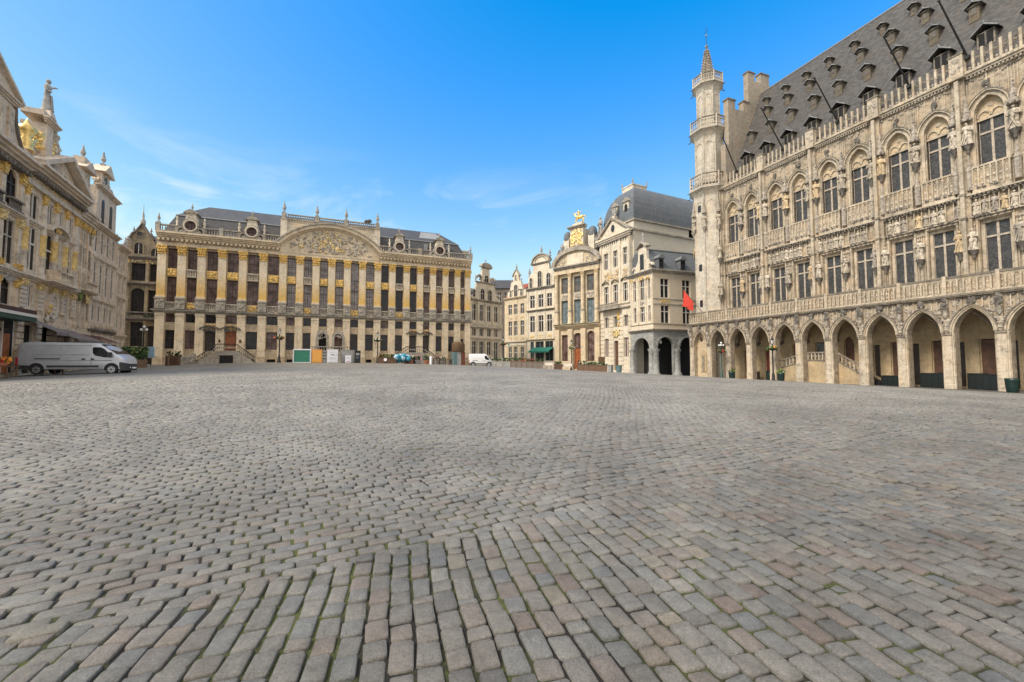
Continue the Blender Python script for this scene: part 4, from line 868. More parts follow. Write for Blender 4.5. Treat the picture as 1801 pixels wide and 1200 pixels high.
    a = MB(); cx = -13.0; a.prism([(-14.6, 15.8), (-10.8, 15.8), (-11.0, 16.6), (-11.6, 17.4), (-12.1, 18.0), (-12.1, 19.5), (-14.1, 19.5), (-14.1, 18), (-14.4, 17.2)], -.1, .6, 'row_stone'); a.prism([(-14.4, 19.5), (-11.8, 19.5), (-13.1, 20.4)], -.5, .8, 'row_plain'); a.box(-13.8, -12.4, -.2, .6, 19.9, 20.6, 'row_plain'); urn(a, cx, .2, 20.6, 1.4, 'statue_grey'); a.relief(-13.9, -12.3, 18.3, 19.4, -.12, 16, .18, 'carve_light'); g = b.part('gable', a)
    for x, z in ((-14.2, 18.0), (-11.4, 17.4), (-10.9, 16.2), (-14.4, 18.9)): a = MB(); urn(a, x, .2, z, .8, 'statue'); b.part('urn', a, g)
    a = MB(); a.prism([(-13.4, 16.6), (-12.7, 16.6), (-12.7, 18.1), (-13.4, 18.1)], -.13, -.105, 'glass_row'); a.box(-13.5, -12.6, -.3, -.1, 16.3, 16.6, 'row_dark'); b.part('gable_window', a, g)
    a = MB(); a.prismx([(.7, 15.8), (3, 18.5), (8, 18.5), (11, 15.8)], -14, -10.7, 'slate'); b.part('roof', a)
    a = MB(); a.face([(-13.9, -1.8, 3.5), (-10.9, -1.8, 3.5), (-10.9, -.02, 4.3), (-13.9, -.02, 4.3)], 'awning_brown'); b.part('awning', a)
    # --- D : plain four-bay house
    b = Bld('guild_house', 'plain four-bay grey-pink house with tall mullioned windows and a pedimented gable', 'house', ox, oy, LA, .6, grp)
    X0, X1 = -10.55, -4.05; mb = MB(); ops = []; bx = [-9.75, -8.2, -6.65, -5.05]
    for c in bx: ops += [(c - .52, c + .52, 12.7, 14.9), (c - .52, c + .52, 8.5, 11.65), (c - .5, c + .5, 5.75, 7.35), (c - .5, c + .5, 1.0, 3.9)]
    wall(mb, X0, X1, .2, 15.1, ops, 0, .18, 'row_plain'); mb.box(X0 + .01, X1 - .01, .21, 11, .2, 15.3, 'row_plain'); b.part('wall', mb)
    for o in ops: b.window(o[0], o[1], o[2], o[3], .11, 'glass_row', 'frame_light', 2, (.68,) if o[3] - o[2] > 2 else (), .08)
    for x in (-10.4, -8.97, -7.42, -5.85, -4.2): pil(b, x, 12.2, 15.0, .34, .09, 'row_plain'); pil(b, x, 8.0, 11.9, .34, .09, 'row_plain'); pil(b, x, 5.2, 7.7, .34, .09, 'row_plain'); pil(b, x, .6, 4.6, .34, .1, 'row_plain')
    a = MB(); cornice(a, X0, X1, 15.1, 15.5, .45, 0, 'row_plain', 3, False); cornice(a, X0, X1, 11.9, 12.15, .2, 0, 'row_plain', 2, False); cornice(a, X0, X1, 7.7, 7.95, .2, 0, 'row_plain', 2, False); cornice(a, X0, X1, 4.6, 5.0, .35, 0, 'row_dark', 2, False); b.part('cornice', a)
    for c in bx: a = MB(); a.box(c - .4, c + .4, -.08, 0, 5.02, 5.55, 'carve_light'); a.relief(c - .35, c + .35, 5.05, 5.5, -.08, 8, .13, 'carve_warm'); b.part('panel', a)
    a = MB(); a.prism([(-10.1, 15.5), (-4.8, 15.5), (-4.9, 19.3), (-10.0, 19.3)], -.05, .6, 'row_plain'); cornice(a, -10.1, -4.8, 19.0, 19.4, .4, 0, 'row_plain'); a.prism([(-9.4, 19.4), (-6.3, 19.4), (-6.6, 20.0), (-7.1, 20.4), (-7.2, 21.0), (-9.2, 21.0), (-9.2, 20)], -.05, .55, 'row_plain'); a.prism([(-9.6, 21.0), (-6.8, 21.0), (-8.2, 22.1)], -.4, .8, 'row_plain'); urn(a, -8.2, .2, 22.0, 1.5, 'statue_grey'); g = b.part('gable', a)
    for x in (-8.6, -6.4): a = MB(); a.prism([(x - .35, 15.9)] + arcpts(x - .35, x + .35, 17.9, 18.3, 'a', 8) + [(x + .35, 15.9)], -.08, -.055, 'glass_row'); b.part('gable_window', a, g)
    a = MB(); a.prism([(x, z) for x, z in [(-8.2 + .4 * math.cos(k * PI / 5), 20.45 + .4 * math.sin(k * PI / 5)) for k in range(10)]], -.08, -.055, 'glass_row'); b.part('gable_window', a, g)
    a = MB(); a.scroll(-6.3, 19.75, .55, 0, .5, 1, 'row_stone'); a.scroll(-9.5, 19.9, .45, 0, .5, -1, 'row_stone'); a.relief(-9.0, -7.4, 19.5, 20.9, -.1, 8, .16, 'carve_light'); b.part('gable_carving', a, g)
    for x, z in ((-6.0, 19.4), (-5.0, 19.4), (-9.9, 19.4)): a = MB(); urn(a, x, .2, z, .8, 'statue'); b.part('urn', a, g)
    a = MB(); a.prismx([(.7, 15.3), (4, 19), (8, 19), (11, 15.3)], -10.4, -4.3, 'tile_red'); b.part('roof', a)
    a = MB(); a.face([(-10.3, -1.6, 3.6), (-7.4, -1.6, 3.6), (-7.4, -.02, 4.3), (-10.3, -.02, 4.3)], 'awning_brown'); b.part('awning', a)
    # --- E : last two-bay house
    b = Bld('guild_house', 'narrow two-bay house ending the left row beside the dark spired house', 'house', ox, oy, LA, .6, grp)
    X0, X1 = -4.0, -.4; mb = MB(); ops = []; bx = [-2.9, -1.5]
    for c in bx: ops += [(c - .46, c + .46, 12.3, 13.9), (c - .46, c + .46, 9.4, 11.2), (c - .46, c + .46, 7.7, 8.7), (c - .46, c + .46, 5.5, 7.2), (c - .42, c + .42, 1.2, 3.9)]
    wall(mb, X0, X1, .2, 14.4, ops, 0, .18, 'row_plain'); mb.box(X0 + .01, X1 - .01, .21, 11, .2, 14.6, 'row_plain'); b.part('wall', mb)
    for o in ops: b.window(o[0], o[1], o[2], o[3], .11, 'glass_row', 'frame_light', 2, (.6,), .07)
    a = MB(); cornice(a, X0, X1, 14.4, 14.9, .5, 0, 'row_plain', 3, False); cornice(a, X0, X1, 11.4, 11.7, .2, 0, 'row_plain', 2, False); cornice(a, X0, X1, 8.8, 9.1, .2, 0, 'row_plain', 2, False); cornice(a, X0, X1, 4.4, 4.8, .3, 0, 'row_plain', 2, False)
    for x in (-3.7, -2.2, -.75): a.box(x - .15, x + .15, -.12, 0, 4.9, 14.3, 'row_plain')
    b.part('cornice', a); a = MB(); urn(a, -.9, .1, 14.9, 1.6, 'statue_grey'); b.part('urn', a); a = MB(); urn(a, -3.6, .1, 14.9, 1.2, 'statue_grey'); b.part('urn', a)
    a = MB(); a.prismx([(.7, 14.6), (4, 16.6), (8, 16.6), (11, 14.6)], -3.9, -.6, 'slate'); b.part('roof', a)
left_row()

# ================================================================ houses between the mansion and the town hall
def gable_win(b, p, x, z, w, h, wm='cream', kind='a', g='glass'):
    a = MB(); pts = [(x - w, z)] + arcpts(x - w, x + w, z + h - w, z + h, 'a', 10) + [(x + w, z)]; a.prism(pts, -.06, -.03, g); band(a, pts, .14, -.16, -.02, wm, .01); a.box(x - .03, x + .03, -.085, -.06, z, z + h, 'frame_white'); a.box(x - w, x + w, -.08, -.06, z + h * .55, z + h * .55 + .06, 'frame_white'); b.part('gable_window', a, p)
def chain_houses():
    grp = 'gabled houses between the mansion and the town hall'
    # H1 white shaped gable
    b = Bld('gabled_house', 'white house with a bell-shaped capped gable just right of the gilded mansion', 'house', -8, 80, math.atan2(6.3, 5.85), .3, grp)
    X1 = 8.55; bx = [1.04, 3.0, 5.05, 7.0]; ops = []
    for i, c in enumerate(bx): ops += [(c - .52, c + .52, 9.75, 12.95), (c - .5, c + .5, 6.75, 8.25), (c - .55, c + .55, 3.1 if i != 3 else 1.0, 5.75)]
    mb = MB(); wall(mb, 0, X1, 0, 13.5, ops, 0, .3, 'cream'); mb.box(.01, X1 - .01, .62, 10, 0, 13.7, 'cream'); b.part('wall', mb)
    for i, o in enumerate(ops): b.window(o[0], o[1], o[2], o[3], .24, 'glass' if i != 1 and i != 10 else 'glass_brown', 'frame_white', 2, (.66,) if o[3] - o[2] > 2 else (), .1)
    for x in (.15, 2.02, 4.02, 6.02, 8.1): a = MB(); a.box(x - .25, x + .25, -.2, 0, 9.35, 13.1, 'cream'); a.box(x - .3, x + .3, -.28, 0, 13.1, 13.4, 'cream'); a.box(x - .25, x + .25, -.16, 0, .3, 6.0, 'cream'); b.part('pilaster', a)
    a = MB(); cornice(a, 0, X1, 13.5, 13.95, .4, 0, 'duke_grey', 3, False); a.box(0, X1, -.35, 0, 8.35, 8.55, 'duke_grey'); a.box(0, X1, -.32, -.1, 8.554, 9.3, 'cream'); cornice(a, 0, X1, 6.1, 6.5, .3, 0, 'cream', 2, False); a.relief(.2, 2, 13.2, 13.9, -.1, 8, .2, 'carve_warm'); b.part('ledges', a)
    for i in range(4): a = MB(); a.box(.4 + i * 2.05, 2.0 + i * 2.05, -.36, -.325, 8.7, 9.2, 'carve_light'); b.part('panel', a)
    a = MB(); cx = 4.15
    prof = [(.3, 13.95), (8.1, 13.95), (8.1, 14.4), (7.0, 14.9), (6.7, 16.5), (6.5, 17.3), (5.4, 17.5), (5.2, 18.2), (5.1, 20.3), (3.2, 20.3), (3.1, 18.2), (2.9, 17.5), (1.8, 17.3), (1.6, 16.5), (1.3, 14.9), (.3, 14.6)]
    a.prism(prof, 0, .5, 'cream'); cornice(a, 1.5, 6.8, 17.2, 17.45, .25, 0, 'duke_grey'); cornice(a, 3.0, 5.3, 20.3, 20.6, .35, 0, 'duke_grey'); pts = arcpts(2.7, 5.6, 20.6, 21.4, 'a', 10); a.prism(pts, -.35, .6, 'duke_grey'); urn(a, cx, .1, 21.35, .9)
    a.scroll(2.5, 18.2, .9, -.1, .45, -1, 'duke_grey'); a.scroll(5.9, 18.2, .7, -.1, .45, 1, 'cream'); a.scroll(1.0, 15.3, .7, -.1, .45, -1, 'duke_grey'); a.scroll(7.4, 15.0, .6, -.1, .45, 1, 'cream')
    g = b.part('gable', a)
    for x, z in ((6.9, 17.4), (1.5, 17.4)): a = MB(); urn(a, x, .1, z, 1.3); b.part('urn', a, g)
    gable_win(b, g, 3.1, 13.9, .5, 2.2); gable_win(b, g, 5.15, 13.9, .5, 2.2); gable_win(b, g, 4.15, 17.6, .55, 1.3)
    a = MB(); a.prism([(1.0 + .28 * math.cos(k * PI / 4), 14.6 + .28 * math.sin(k * PI / 4)) for k in range(8)], -.06, -.01, 'glass'); b.part('round_window', a, g)
    a = MB(); a.prismx([(.5, 13.9), (4, 16.8), (10, 13.9)], .3, 8.3, 'slate'); b.part('roof', a)
    # house closing the lane behind
    b = Bld('lane_house', 'dark house front glimpsed at the end of the narrow lane', 'house', -6.5, 112, 0, .2)
    mb = MB(); ops = [(c - .5, c + .5, z, z + 2.4) for c in (1.4, 3.2, 5.0, 6.8) for z in (2, 6, 10, 14, 18)]; wall(mb, 0, 8.5, 0, 21.5, ops, 0, .3, 'row_dark'); mb.box(.01, 8.49, .62, 8, 0, 21.4, 'row_dark'); b.part('wall', mb)
    for o in ops: b.window(o[0], o[1], o[2], o[3], .24, 'glass', 'frame_white', 2, (.6,), .08)
    a = MB(); a.prismx([(-.3, 21.5), (4, 24.5), (8.2, 21.5)], -.2, 8.7, 'slate'); b.part('roof', a)
    # H2
    b = Bld('gabled_house', 'small cream house with red roof tiles in the corner', 'house', -1.9, 99.6, math.radians(-45), .2, grp)
    X1 = 7.35; ops = []
    for c in (2.1, 3.85, 6.0): ops += [(c - .6, c + .6, 12.75, 15.1), (c - .6, c + .6, 7.85, 11.2), (c - .55, c + .55, 1.4, 5.2)]
    mb = MB(); wall(mb, .2, X1, 0, 16.3, ops, 0, .3, 'cream_warm'); mb.box(.21, X1 - .01, .62, 9, 0, 16.5, 'cream_warm'); b.part('wall', mb)
    for i, o in enumerate(ops): b.window(o[0], o[1], o[2], o[3], .24, 'glass', 'frame_white', 2, (.66,), .12)
    a = MB(); cornice(a, .2, X1, 16.3, 16.8, .4, 0, 'cream_warm', 3, False); cornice(a, .2, X1, 6.1, 6.45, .3, 0, 'duke_grey', 2, False); a.box(.2, X1, -.1, 0, 5.5, 6.1, 'cream')
    for c in (2.1, 3.85, 6.0): a.relief(c - .6, c + .6, 6.8, 7.6, -.02, 8, .2, 'carve_warm', .3); a.relief(c - .6, c + .6, 11.5, 12.4, -.02, 8, .2, 'carve_warm', .3)
    a.box(1.4, 2.0, -.12, 0, 5.6, 6.0, 'paint_green'); b.part('ledges', a)
    a = MB(); cx = 4.0; a.prism([(1.2, 16.8), (7.2, 16.8), (7.1, 18.2), (6.0, 18.6), (5.6, 20.2), (5.0, 20.5), (4.7, 22.2), (4.0, 23.1), (3.3, 22.2), (3.0, 20.5), (2.4, 20.2), (2.0, 18.6), (1.2, 18.0)], 0, .5, 'cream'); cornice(a, 1.2, 7.2, 18.3, 18.5, .15, 0, 'duke_grey', 2); band(a, [(2.9, 21.6), (4.0, 23.1), (5.1, 21.6)], .2, -.2, .55, 'duke_grey'); urn(a, cx, .2, 23.0, 1.6); urn(a, 2.4, .2, 20.2, 1); urn(a, 5.6, .2, 20.2, 1); g = b.part('gable', a)
    gable_win(b, g, 4.0, 16.9, .5, 2.7); gable_win(b, g, 2.4, 16.9, .3, 1.6); gable_win(b, g, 5.9, 16.9, .35, 1.6); gable_win(b, g, 4.0, 20.7, .2, 1.2)
    a = MB(); a.prismx([(.5, 16.6), (4.5, 20.6), (9, 16.6)], -.6, 7.3, 'tile_red'); b.part('roof', a)
    # H3
    b = Bld('gabled_house', 'cream house with a green awning and bell gable, left of the gilded rider', 'house', 3.4, 94.3, math.radians(-45.1), .1, grp)
    X1 = 8.2; ops = []
    for c in (1.57, 4.08, 6.5): ops += [(c - .72, c + .72, 13.7, 16.5), (c - .72, c + .72, 8.3, 11.9)]
    ops += [(1.0, 2.0, 1.6, 6.2), (2.5, 4.9, 2.0, 6.2), (5.3, 7.5, 2.0, 6.2)]
    mb = MB(); wall(mb, 0, X1, 0, 17.6, ops, 0, .3, 'cream'); mb.box(.01, X1 - .01, .62, 9, 0, 17.8, 'cream'); b.part('wall', mb)
    for i, o in enumerate(ops): b.window(o[0], o[1], o[2], o[3], .24, 'glass', 'frame_white' if o[2] > 5 else 'frame_teal', 2, (.68,), .12)
    a = MB(); cornice(a, 0, X1, 17.6, 18.15, .5, 0, 'duke_grey', 3, False); cornice(a, 0, X1, 12.9, 13.25, .45, 0, 'duke_grey', 3, False); cornice(a, 0, X1, 6.5, 6.8, .35, 0, 'cream_warm', 2, False)
    for c in (1.57, 4.08, 6.5): a.relief(c - .7, c + .7, 7.0, 7.9, -.04, 10, .22, 'gold_pale', .3)
    for x in (.2, 2.82, 5.3, 7.9): a.box(x - .2, x + .2, -.12, 0, 7.0, 12.8, 'cream'); a.box(x - .2, x + .2, -.12, 0, 13.3, 17.5, 'cream')
    b.part('ledges', a)
    a = MB(); cx = 4.15; a.prism([(.4, 18.15), (8.0, 18.15), (7.8, 21.3), (6.6, 21.8), (6.4, 23.2), (1.9, 23.2), (1.7, 21.6), (.5, 20.9)], 0, .6, 'cream'); cornice(a, 1.6, 6.7, 23.2, 23.6, .35, 0, 'duke_grey'); pts = arcpts(1.8, 6.5, 23.6, 25.3, 'a', 14); a.prism(pts, -.1, .6, 'cream'); band(a, pts, .25, -.4, .7, 'duke_grey'); band(a, arcpts(2.6, 5.7, 23.8, 24.8, 'a', 10), .15, -.25, 0, 'duke_grey'); urn(a, cx, .2, 25.4, 2.0); urn(a, 6.6, .2, 24.6, 1.6); urn(a, .6, .2, 20.9, 2.0); g = b.part('gable', a)
    gable_win(b, g, 3.9, 18.3, .55, 3.4); gable_win(b, g, 6.4, 18.3, .55, 2.6); gable_win(b, g, 1.3, 18.3, .4, 2.2)
    a = MB(); a.prismx([(.6, 18), (4.5, 21.5), (9, 18)], 5.0, 8.4, 'tile_red'); b.part('roof', a)
    a = MB(); a.face([(1.9, -1.6, 4.1), (7.7, -1.6, 4.1), (7.7, -.02, 4.9), (1.9, -.02, 4.9)], 'awning_green'); a.box(1.9, 7.7, -1.63, -1.6, 3.75, 4.1, 'awning_green'); b.part('awning', a)
    # ---- house with the golden rider
    b = Bld('guild_house', 'warm stone guild house topped by a golden horseman on a gilded pedestal', 'house', 9.28, 88.4, math.atan2(-7.2, 7.89), .0, grp)
    X1 = 10.7; ops = []; bx = [2.25, 5.4, 8.45]
    for i, c in enumerate(bx):
        w = .85
        ops += [(c - w, c + w, 15.9, 19.2), (c - w, c + w, 9.6, 14.4)]
        ops.append((c - .8, c + .8, 1.9, 7.3) if i != 1 else (c - .95, c + .95, .3, 7.6, 'a', 7.0)) if i < 2 else ops.append((c - .85, c + .85, 1.9, 7.9, 'a', 7.1))
    mb = MB(); wall(mb, 0, X1, -.6, 19.9, ops, 0, .45, 'cream_warm'); mb.box(.01, X1 - .01, .77, 12, -.6, 21.2, 'cream_warm'); mb.box(0, X1, .004, .7, 19.9, 21.2, 'cream_warm'); b.part('wall', mb)
    for i, o in enumerate(ops):
        if i == 5:
            b.window(o[0], o[1], 4.6, 7.6, .38, 'glass_brown', 'frame_brown', 2, (), .08, nz=4); a = MB(); a.box(o[0], o[1], .35, .42, .3, 4.6, 'door_wood'); a.box(5.37, 5.43, .32, .35, .3, 4.6, 'frame_brown'); a.box(4.45, 6.35, .3, .36, 4.5, 4.7, 'frame_brown'); b.part('door', a)
        else: b.window(o[0], o[1], o[2], o[3], .38, 'glass_teal' if 9 < o[2] < 10 else ('glass_grey' if o[2] > 10 else 'glass_brown'), 'frame_teal' if o[2] > 5 else 'frame_brown', 2, (.7,) if o[2] > 5 else (), .1, nz=0 if o[2] > 5 else 7)
    for x in (.55, 3.85, 6.95, 10.1):
        a = MB(); a.box(x - .55, x + .55, -.5, 0, -.4, 8.4, 'cream_warm'); 
        a.lathe(x, -.45, [(.52, 9.4), (.52, 9.9), (.42, 10.0), (.45, 12.0), (.40, 12.3), (.36, 19.1)], 12, 'cream_warm'); a.lathe(x, -.45, [(.46, 11.9), (.5, 12.05), (.46, 12.3)], 12, 'carve'); b.part('column', a); a = MB(); capital(a, x, -.4, 19.1, 19.9, .75, 'carve_warm'); b.part('capital', a)
    a = MB(); cornice(a, 0, X1, 8.4, 9.35, .85, 0, 'cream_warm', 4, False); a.box(0, X1, -.95, -.4, 9.3, 9.42, 'leaf_dark'); a.box(0, X1, -.6, .1, 19.9, 20.7, 'cream_warm'); cornice(a, 0, X1, 20.7, 21.5, .7, -.4, 'duke_grey', 3, False); b.part('cornice', a)
    for c in bx: a = MB(); a.box(c - .85, c + .85, -.06, 0, 14.5, 15.8, 'carve_light'); a.relief(c - .8, c + .8, 14.6, 15.7, -.06, 16, .24, 'carve', .4); b.part('panel', a)
    a = MB(); pts = arcpts(.3, 10.4, 21.5, 24.3, 'a', 18); a.prism(pts, -.5, .6, 'cream_warm'); band(a, pts, .8, -1.0, .6, 'duke_grey'); a.box(3.3, 7.3, -.62, -.5, 21.6, 23.7, 'cream'); a.relief(.9, 3, 21.6, 23.3, -.5, 22, .2, 'carve'); a.relief(7.7, 9.9, 21.6, 23.3, -.5, 22, .2, 'carve'); a.relief(1, 9.7, 24.2, 25.2, -.6, 26, .25, 'carve_dark'); ped = b.part('pediment', a)
    a = MB(); a.prismx([(.8, 21.2), (3.5, 28.5), (8, 28.5), (12, 21.2)], .4, 10.4, 'slate'); b.part('roof', a)
    a = MB(); a.box(3.7, 7.2, -.1, 2.6, 24.6, 25.4, 'cream'); a.box(3.9, 7.0, -.2, 2.4, 25.4, 28.9, 'cream'); cornice(a, 3.8, 7.1, 28.9, 29.5, .5, -.2, 'duke_grey'); a.box(4.3, 6.6, 0, 2.0, 29.5, 30.1, 'cream'); t = b.part('statue_pedestal', a)
    a = MB(); a.relief(3.9, 7.0, 25.4, 28.8, -.22, 75, .3, 'gold_pale', .5); a.relief(4.4, 5.0, 25.6, 28.6, -.3, 10, .3, 'gold_leaf', .5); a.relief(5.9, 6.5, 25.6, 28.6, -.3, 10, .3, 'gold_leaf', .5); b.part('gilded_relief', a, t)
    # horse and rider
    a = MB(); g_ = 'gold_leaf'; y = .9; zb = 30.1
    a.box(4.5, 6.4, .4, 1.4, zb, zb + .2, g_); a.blob(5.45, y, zb + 1.45, .95, .36, .42, g_, .05, True); a.blob(6.05, y, zb + 1.5, .45, .34, .42, g_, .05, True)
    a.tube((4.75, y, zb + 1.6), (4.3, y, zb + 2.35), .26, .16, 7, g_); a.blob(4.12, y, zb + 2.4, .32, .13, .16, g_, .05, True); a.blob(4.4, y + .1, zb + 2.55, .1, m=g_)
    for lx, kx, fx, fz in ((4.8, 4.35, 4.5, .75), (4.9, 4.75, 4.85, .2), (6.1, 6.35, 6.0, .2), (6.2, 6.5, 6.45, .2)): a.tube((lx, y + R.uniform(-.2, .2), zb + 1.3), (kx, y, zb + .8), .16, .1, 6, g_); a.tube((kx, y, zb + .8), (fx, y, zb + fz), .1, .07, 6, g_)
    a.tube((6.4, y, zb + 1.6), (6.85, y, zb + 1.5), .1, .12, 6, g_); a.tube((6.85, y, zb + 1.5), (7.0, y, zb + .8), .12, .03, 6, g_)
    a.tube((5.3, y, zb + 1.8), (5.25, y, zb + 2.55), .24, .26, 8, g_); a.blob(5.2, y, zb + 2.8, .17, .17, .22, g_, .05, True); a.tube((5.2, y - .2, zb + 2.4), (4.6, y - .3, zb + 2.3), .09, .07, 5, g_); a.tube((5.3, y + .2, zb + 2.4), (5.75, y + .3, zb + 2.75), .09, .06, 5, g_); a.tube((5.35, y - .3, zb + 1.7), (5.2, y - .45, zb + .9), .13, .08, 6, g_)
    b.part('equestrian_statue', a, t)
    for s, x in ((-1, 2.6), (1, 8.6)): a = MB(); a.box(x - .7, x + .7, .2, 1.6, 24.0, 27.2, 'cream'); a.lathe(x, .9, [(.95, 27.2), (.9, 27.6), (.75, 28.6), (.3, 29)], 10, 'slate_blue'); b.part('turret', a, ped)
    for x in (.9, 1.7, 9.9): a = MB(); figure(a, x, 0, 24.2 if x > 1 else 23, 2.4, 'statue_grey'); b.part('statue', a, ped)
    # ---- tall house with curved slate roof
    ang = math.atan2(-7.6, 3.68)
    b = Bld('guild_house', 'tall pale house with a great curved slate roof and a blank side wall', 'house', 17.17, 81.2, ang, -.2, grp)
    X1 = 8.44; ops = []; bx = [1.8, 4.5, 7.2]
    for i, c in enumerate(bx):
        ops += [(c - .62, c + .62, 19.3, 22.4), (c - .62, c + .62, 12.6, 16.0), (c - .6, c + .6, 8.1, 10.1)]
        ops.append((c - .62, c + .62, 2.6, 6.1) if i != 1 else (c - .6, c + .6, .2, 5.6))
    mb = MB(); wall(mb, 0, X1, -1, 24.3, ops, 0, .4, 'cream'); b.part('wall', mb)
    for i, o in enumerate(ops):
        if o[2] < 1: a = MB(); a.box(o[0], o[1], .3, .38, .1, 5.6, 'door_brown'); b.part('door', a)
        else: b.window(o[0], o[1], o[2], o[3], .32, 'glass_brown' if o[2] < 3 else 'glass', 'frame_white', 2, (.64,) if o[2] > 12 else (), .13)
    # body and blank side
    D = 24; mb = MB(); mb.box(.01, X1 + .25, .72, D, -1, 25.2, 'render_pale'); b.part('side_wall', mb)
    a = MB(); cornice(a, 0, X1, 24.3, 25.3, .6, 0, 'cream', 3, True, .6, 'carve_dark'); cornice(a, 0, X1, 11.3, 11.7, .3, 0, 'duke_grey', 2, False); cornice(a, 0, X1, 12.1, 12.4, .2, 0, 'cream', 2, False); b.part('cornice', a)
    a = MB()
    for k in range(10): a.box(0, X1, -.08, 0, .2 + k * .8, .2 + k * .8 + .55, 'cream')
    # keep the openings clear of the rustication
    a = MB(); 
    for xa_, xb_ in ((0, 1.12), (2.48, 3.85), (5.15, 6.52), (7.88, X1)):
        for k in range(14): a.box(xa_, xb_, -.09, 0, -.4 + k * .78, .22 + k * .78, 'cream')
    b.part('rustication', a)
    for x in (.3, 3.15, 5.85, 8.15): a = MB(); a.box(x - .22, x + .22, -.16, 0, 12.42, 24.1, 'cream'); b.part('pilaster', a)
    a = MB(); balustrade(a, 1.0, 6.2, -.9, 11.72, 12.6, 'duke_grey', .28, .08); a.box(.9, 6.3, -1.1, 0, 11.4, 11.7, 'duke_grey'); b.part('balcony', a)
    a = MB(); a.relief(1.2, 5.4, 16.4, 18.8, -.08, 50, .28, 'carve_warm', .4); a.relief(6.5, 8, 16.4, 18.6, -.08, 20, .26, 'carve_warm', .4); a.relief(2.5, 3.5, 17, 18, -.1, 6, .25, 'gold'); a.relief(3.5, 5.7, 6.3, 7.8, -.15, 26, .22, 'gold_pale', .5); a.relief(5, 5.6, 8.3, 11, -.15, 16, .22, 'gold', .5)
    for c in bx: band(a, arcpts(c - .9, c + .9, 16.3, 16.8, 'a', 8), .15, -.3, 0, 'carve_dark')
    b.part('carving', a)
    a = MB(); a.prism([(.2, 25.3), (8.2, 25.3), (4.2, 28.3)], -.2, .5, 'cream'); band(a, [(-.2, 25.3), (4.2, 28.5), (8.6, 25.3)], .3, -.6, .6, 'duke_grey'); a.prism([(4.2 + .5 * math.cos(k * PI / 5), 26.6 + .7 * math.sin(k * PI / 5)) for k in range(10)], -.26, -.2, 'glass'); p = b.part('pediment', a)
    for x, z, h in ((.3, 25.9, 4.2), (4.4, 28.4, 3.4)): a = MB(); a.cbox(x, 0, z - .3, z + .4, .9, .8, 'cream'); figure(a, x, 0, z + .4, h - .5, 'statue_grey', 1.1); b.part('statue', a, p)
    a = MB(); a.box(-.1, X1 + .5, .4, D, 25.204, 25.5, 'duke_grey'); a.box(.3, X1 + .2, .8, 14.5, 25.5, 27.0, 'render_pale'); a.box(.1, X1 + .5, .6, 15, 27.0, 27.3, 'duke_grey'); b.part('attic', a)
    # curved mansard: profile rings
    rings = []; n = 9
    for k in range(n + 1):
        t_ = k / n; z = 27.3 + 7.4 * math.sin(t_ * PI / 2 * .92) ; ins = 3.3 * (1 - math.cos(t_ * PI / 2)); rings.append((ins, z))
    a = MB()
    for k in range(n):
        i0, z0 = rings[k]; i1, z1 = rings[k + 1]
        def rect(i): return [(.2 + i, .7 + i), (X1 + .35 - i, .7 + i), (X1 + .35 - i, D - i), (.2 + i, D - i)]
        A_, B_ = rect(i0), rect(i1)
        for q in range(4): a.face([(*A_[q], z0), (*A_[(q + 1) % 4], z0), (*B_[(q + 1) % 4], z1), (*B_[q], z1)], 'slate_blue')
    i1, z1 = rings[-1]; a.face([(x, y, z1) for x, y in [(.2 + i1, .7 + i1), (X1 + .35 - i1, .7 + i1), (X1 + .35 - i1, D - i1), (.2 + i1, D - i1)]], 'slate_blue'); r = b.part('roof', a)
    a = MB(); a.box(3.0, 5.9, 3.2, 6.6, 34.0, 35.0, 'cream'); a.box(2.9, 6.0, 3.1, 6.7, 35.0, 35.2, 'cream')
    for x, y in ((3, 3.2), (5.9, 3.2), (5.9, 6.6)): urn(a, x, y, 35.2, 1.1, 'statue')
    b.part('roof_platform', a, r)
    for x in (3.5, 6.6): a = MB(); a.box(x - .7, x + .7, .9, 2.4, 28.2, 31.0, 'cream'); a.prism([(x - .4, 28.6)] + arcpts(x - .4, x + .4, 30.0, 30.6, 'a', 8) + [(x + .4, 28.6)], .84, .9, 'dark'); a.prism([(x - .9, 31), (x + .9, 31), (x, 31.9)], .7, 2.5, 'duke_grey'); a.scroll(x - .95, 28.9, .5, .9, 1.3, -1, 'cream'); a.scroll(x + .95, 28.9, .5, .9, 1.3, 1, 'cream'); b.part('dormer', a, r)
    # ---- corner house on an arcade
    ang = math.atan2(68 - 73.6, 22.9 - 20.85); sang = math.radians(18.5)
    b = Bld('corner_arcade_house', 'small corner house raised on grey stone arcade columns, next to the town hall', 'house', 20.85, 73.6, ang, -.6)
    X1 = 5.95; ops = []; up = [(1.2, .36), (3.2, .62), (5.15, .36)]
    for c, w in up: ops += [(c - w, c + w, 12.1, 15.6), (c - w, c + w, 8.4, 11.0)]
    mb = MB(); wall(mb, 0, X1, 6.9, 16.4, ops, 0, .35, 'cream'); b.part('front_wall', mb)
    for o in ops: b.window(o[0], o[1], o[2], o[3], .28, 'glass', 'frame_white', 2 if o[1] - o[0] > 1 else 1, (.64,), .12)
    a = MB(); cornice(a, 0, X1, 16.3, 16.9, .5, 0, 'duke_grey'); cornice(a, 0, X1, 6.7, 7.1, .4, 0, 'duke_grey'); cornice(a, 0, X1, 7.9, 8.1, .15, 0, 'cream', 2); a.relief(0, X1, 15.3, 16.2, -.08, 22, .18, 'gold'); a.relief(2.6, 3.8, 11.1, 12, -.05, 10, .18, 'carve'); b.part('ledges', a)
    for x in (.3, 2.2, 4.25, 5.7): a = MB(); a.box(x - .16, x + .16, -.12, 0, 8.2, 15.4, 'cream'); b.part('pilaster', a)
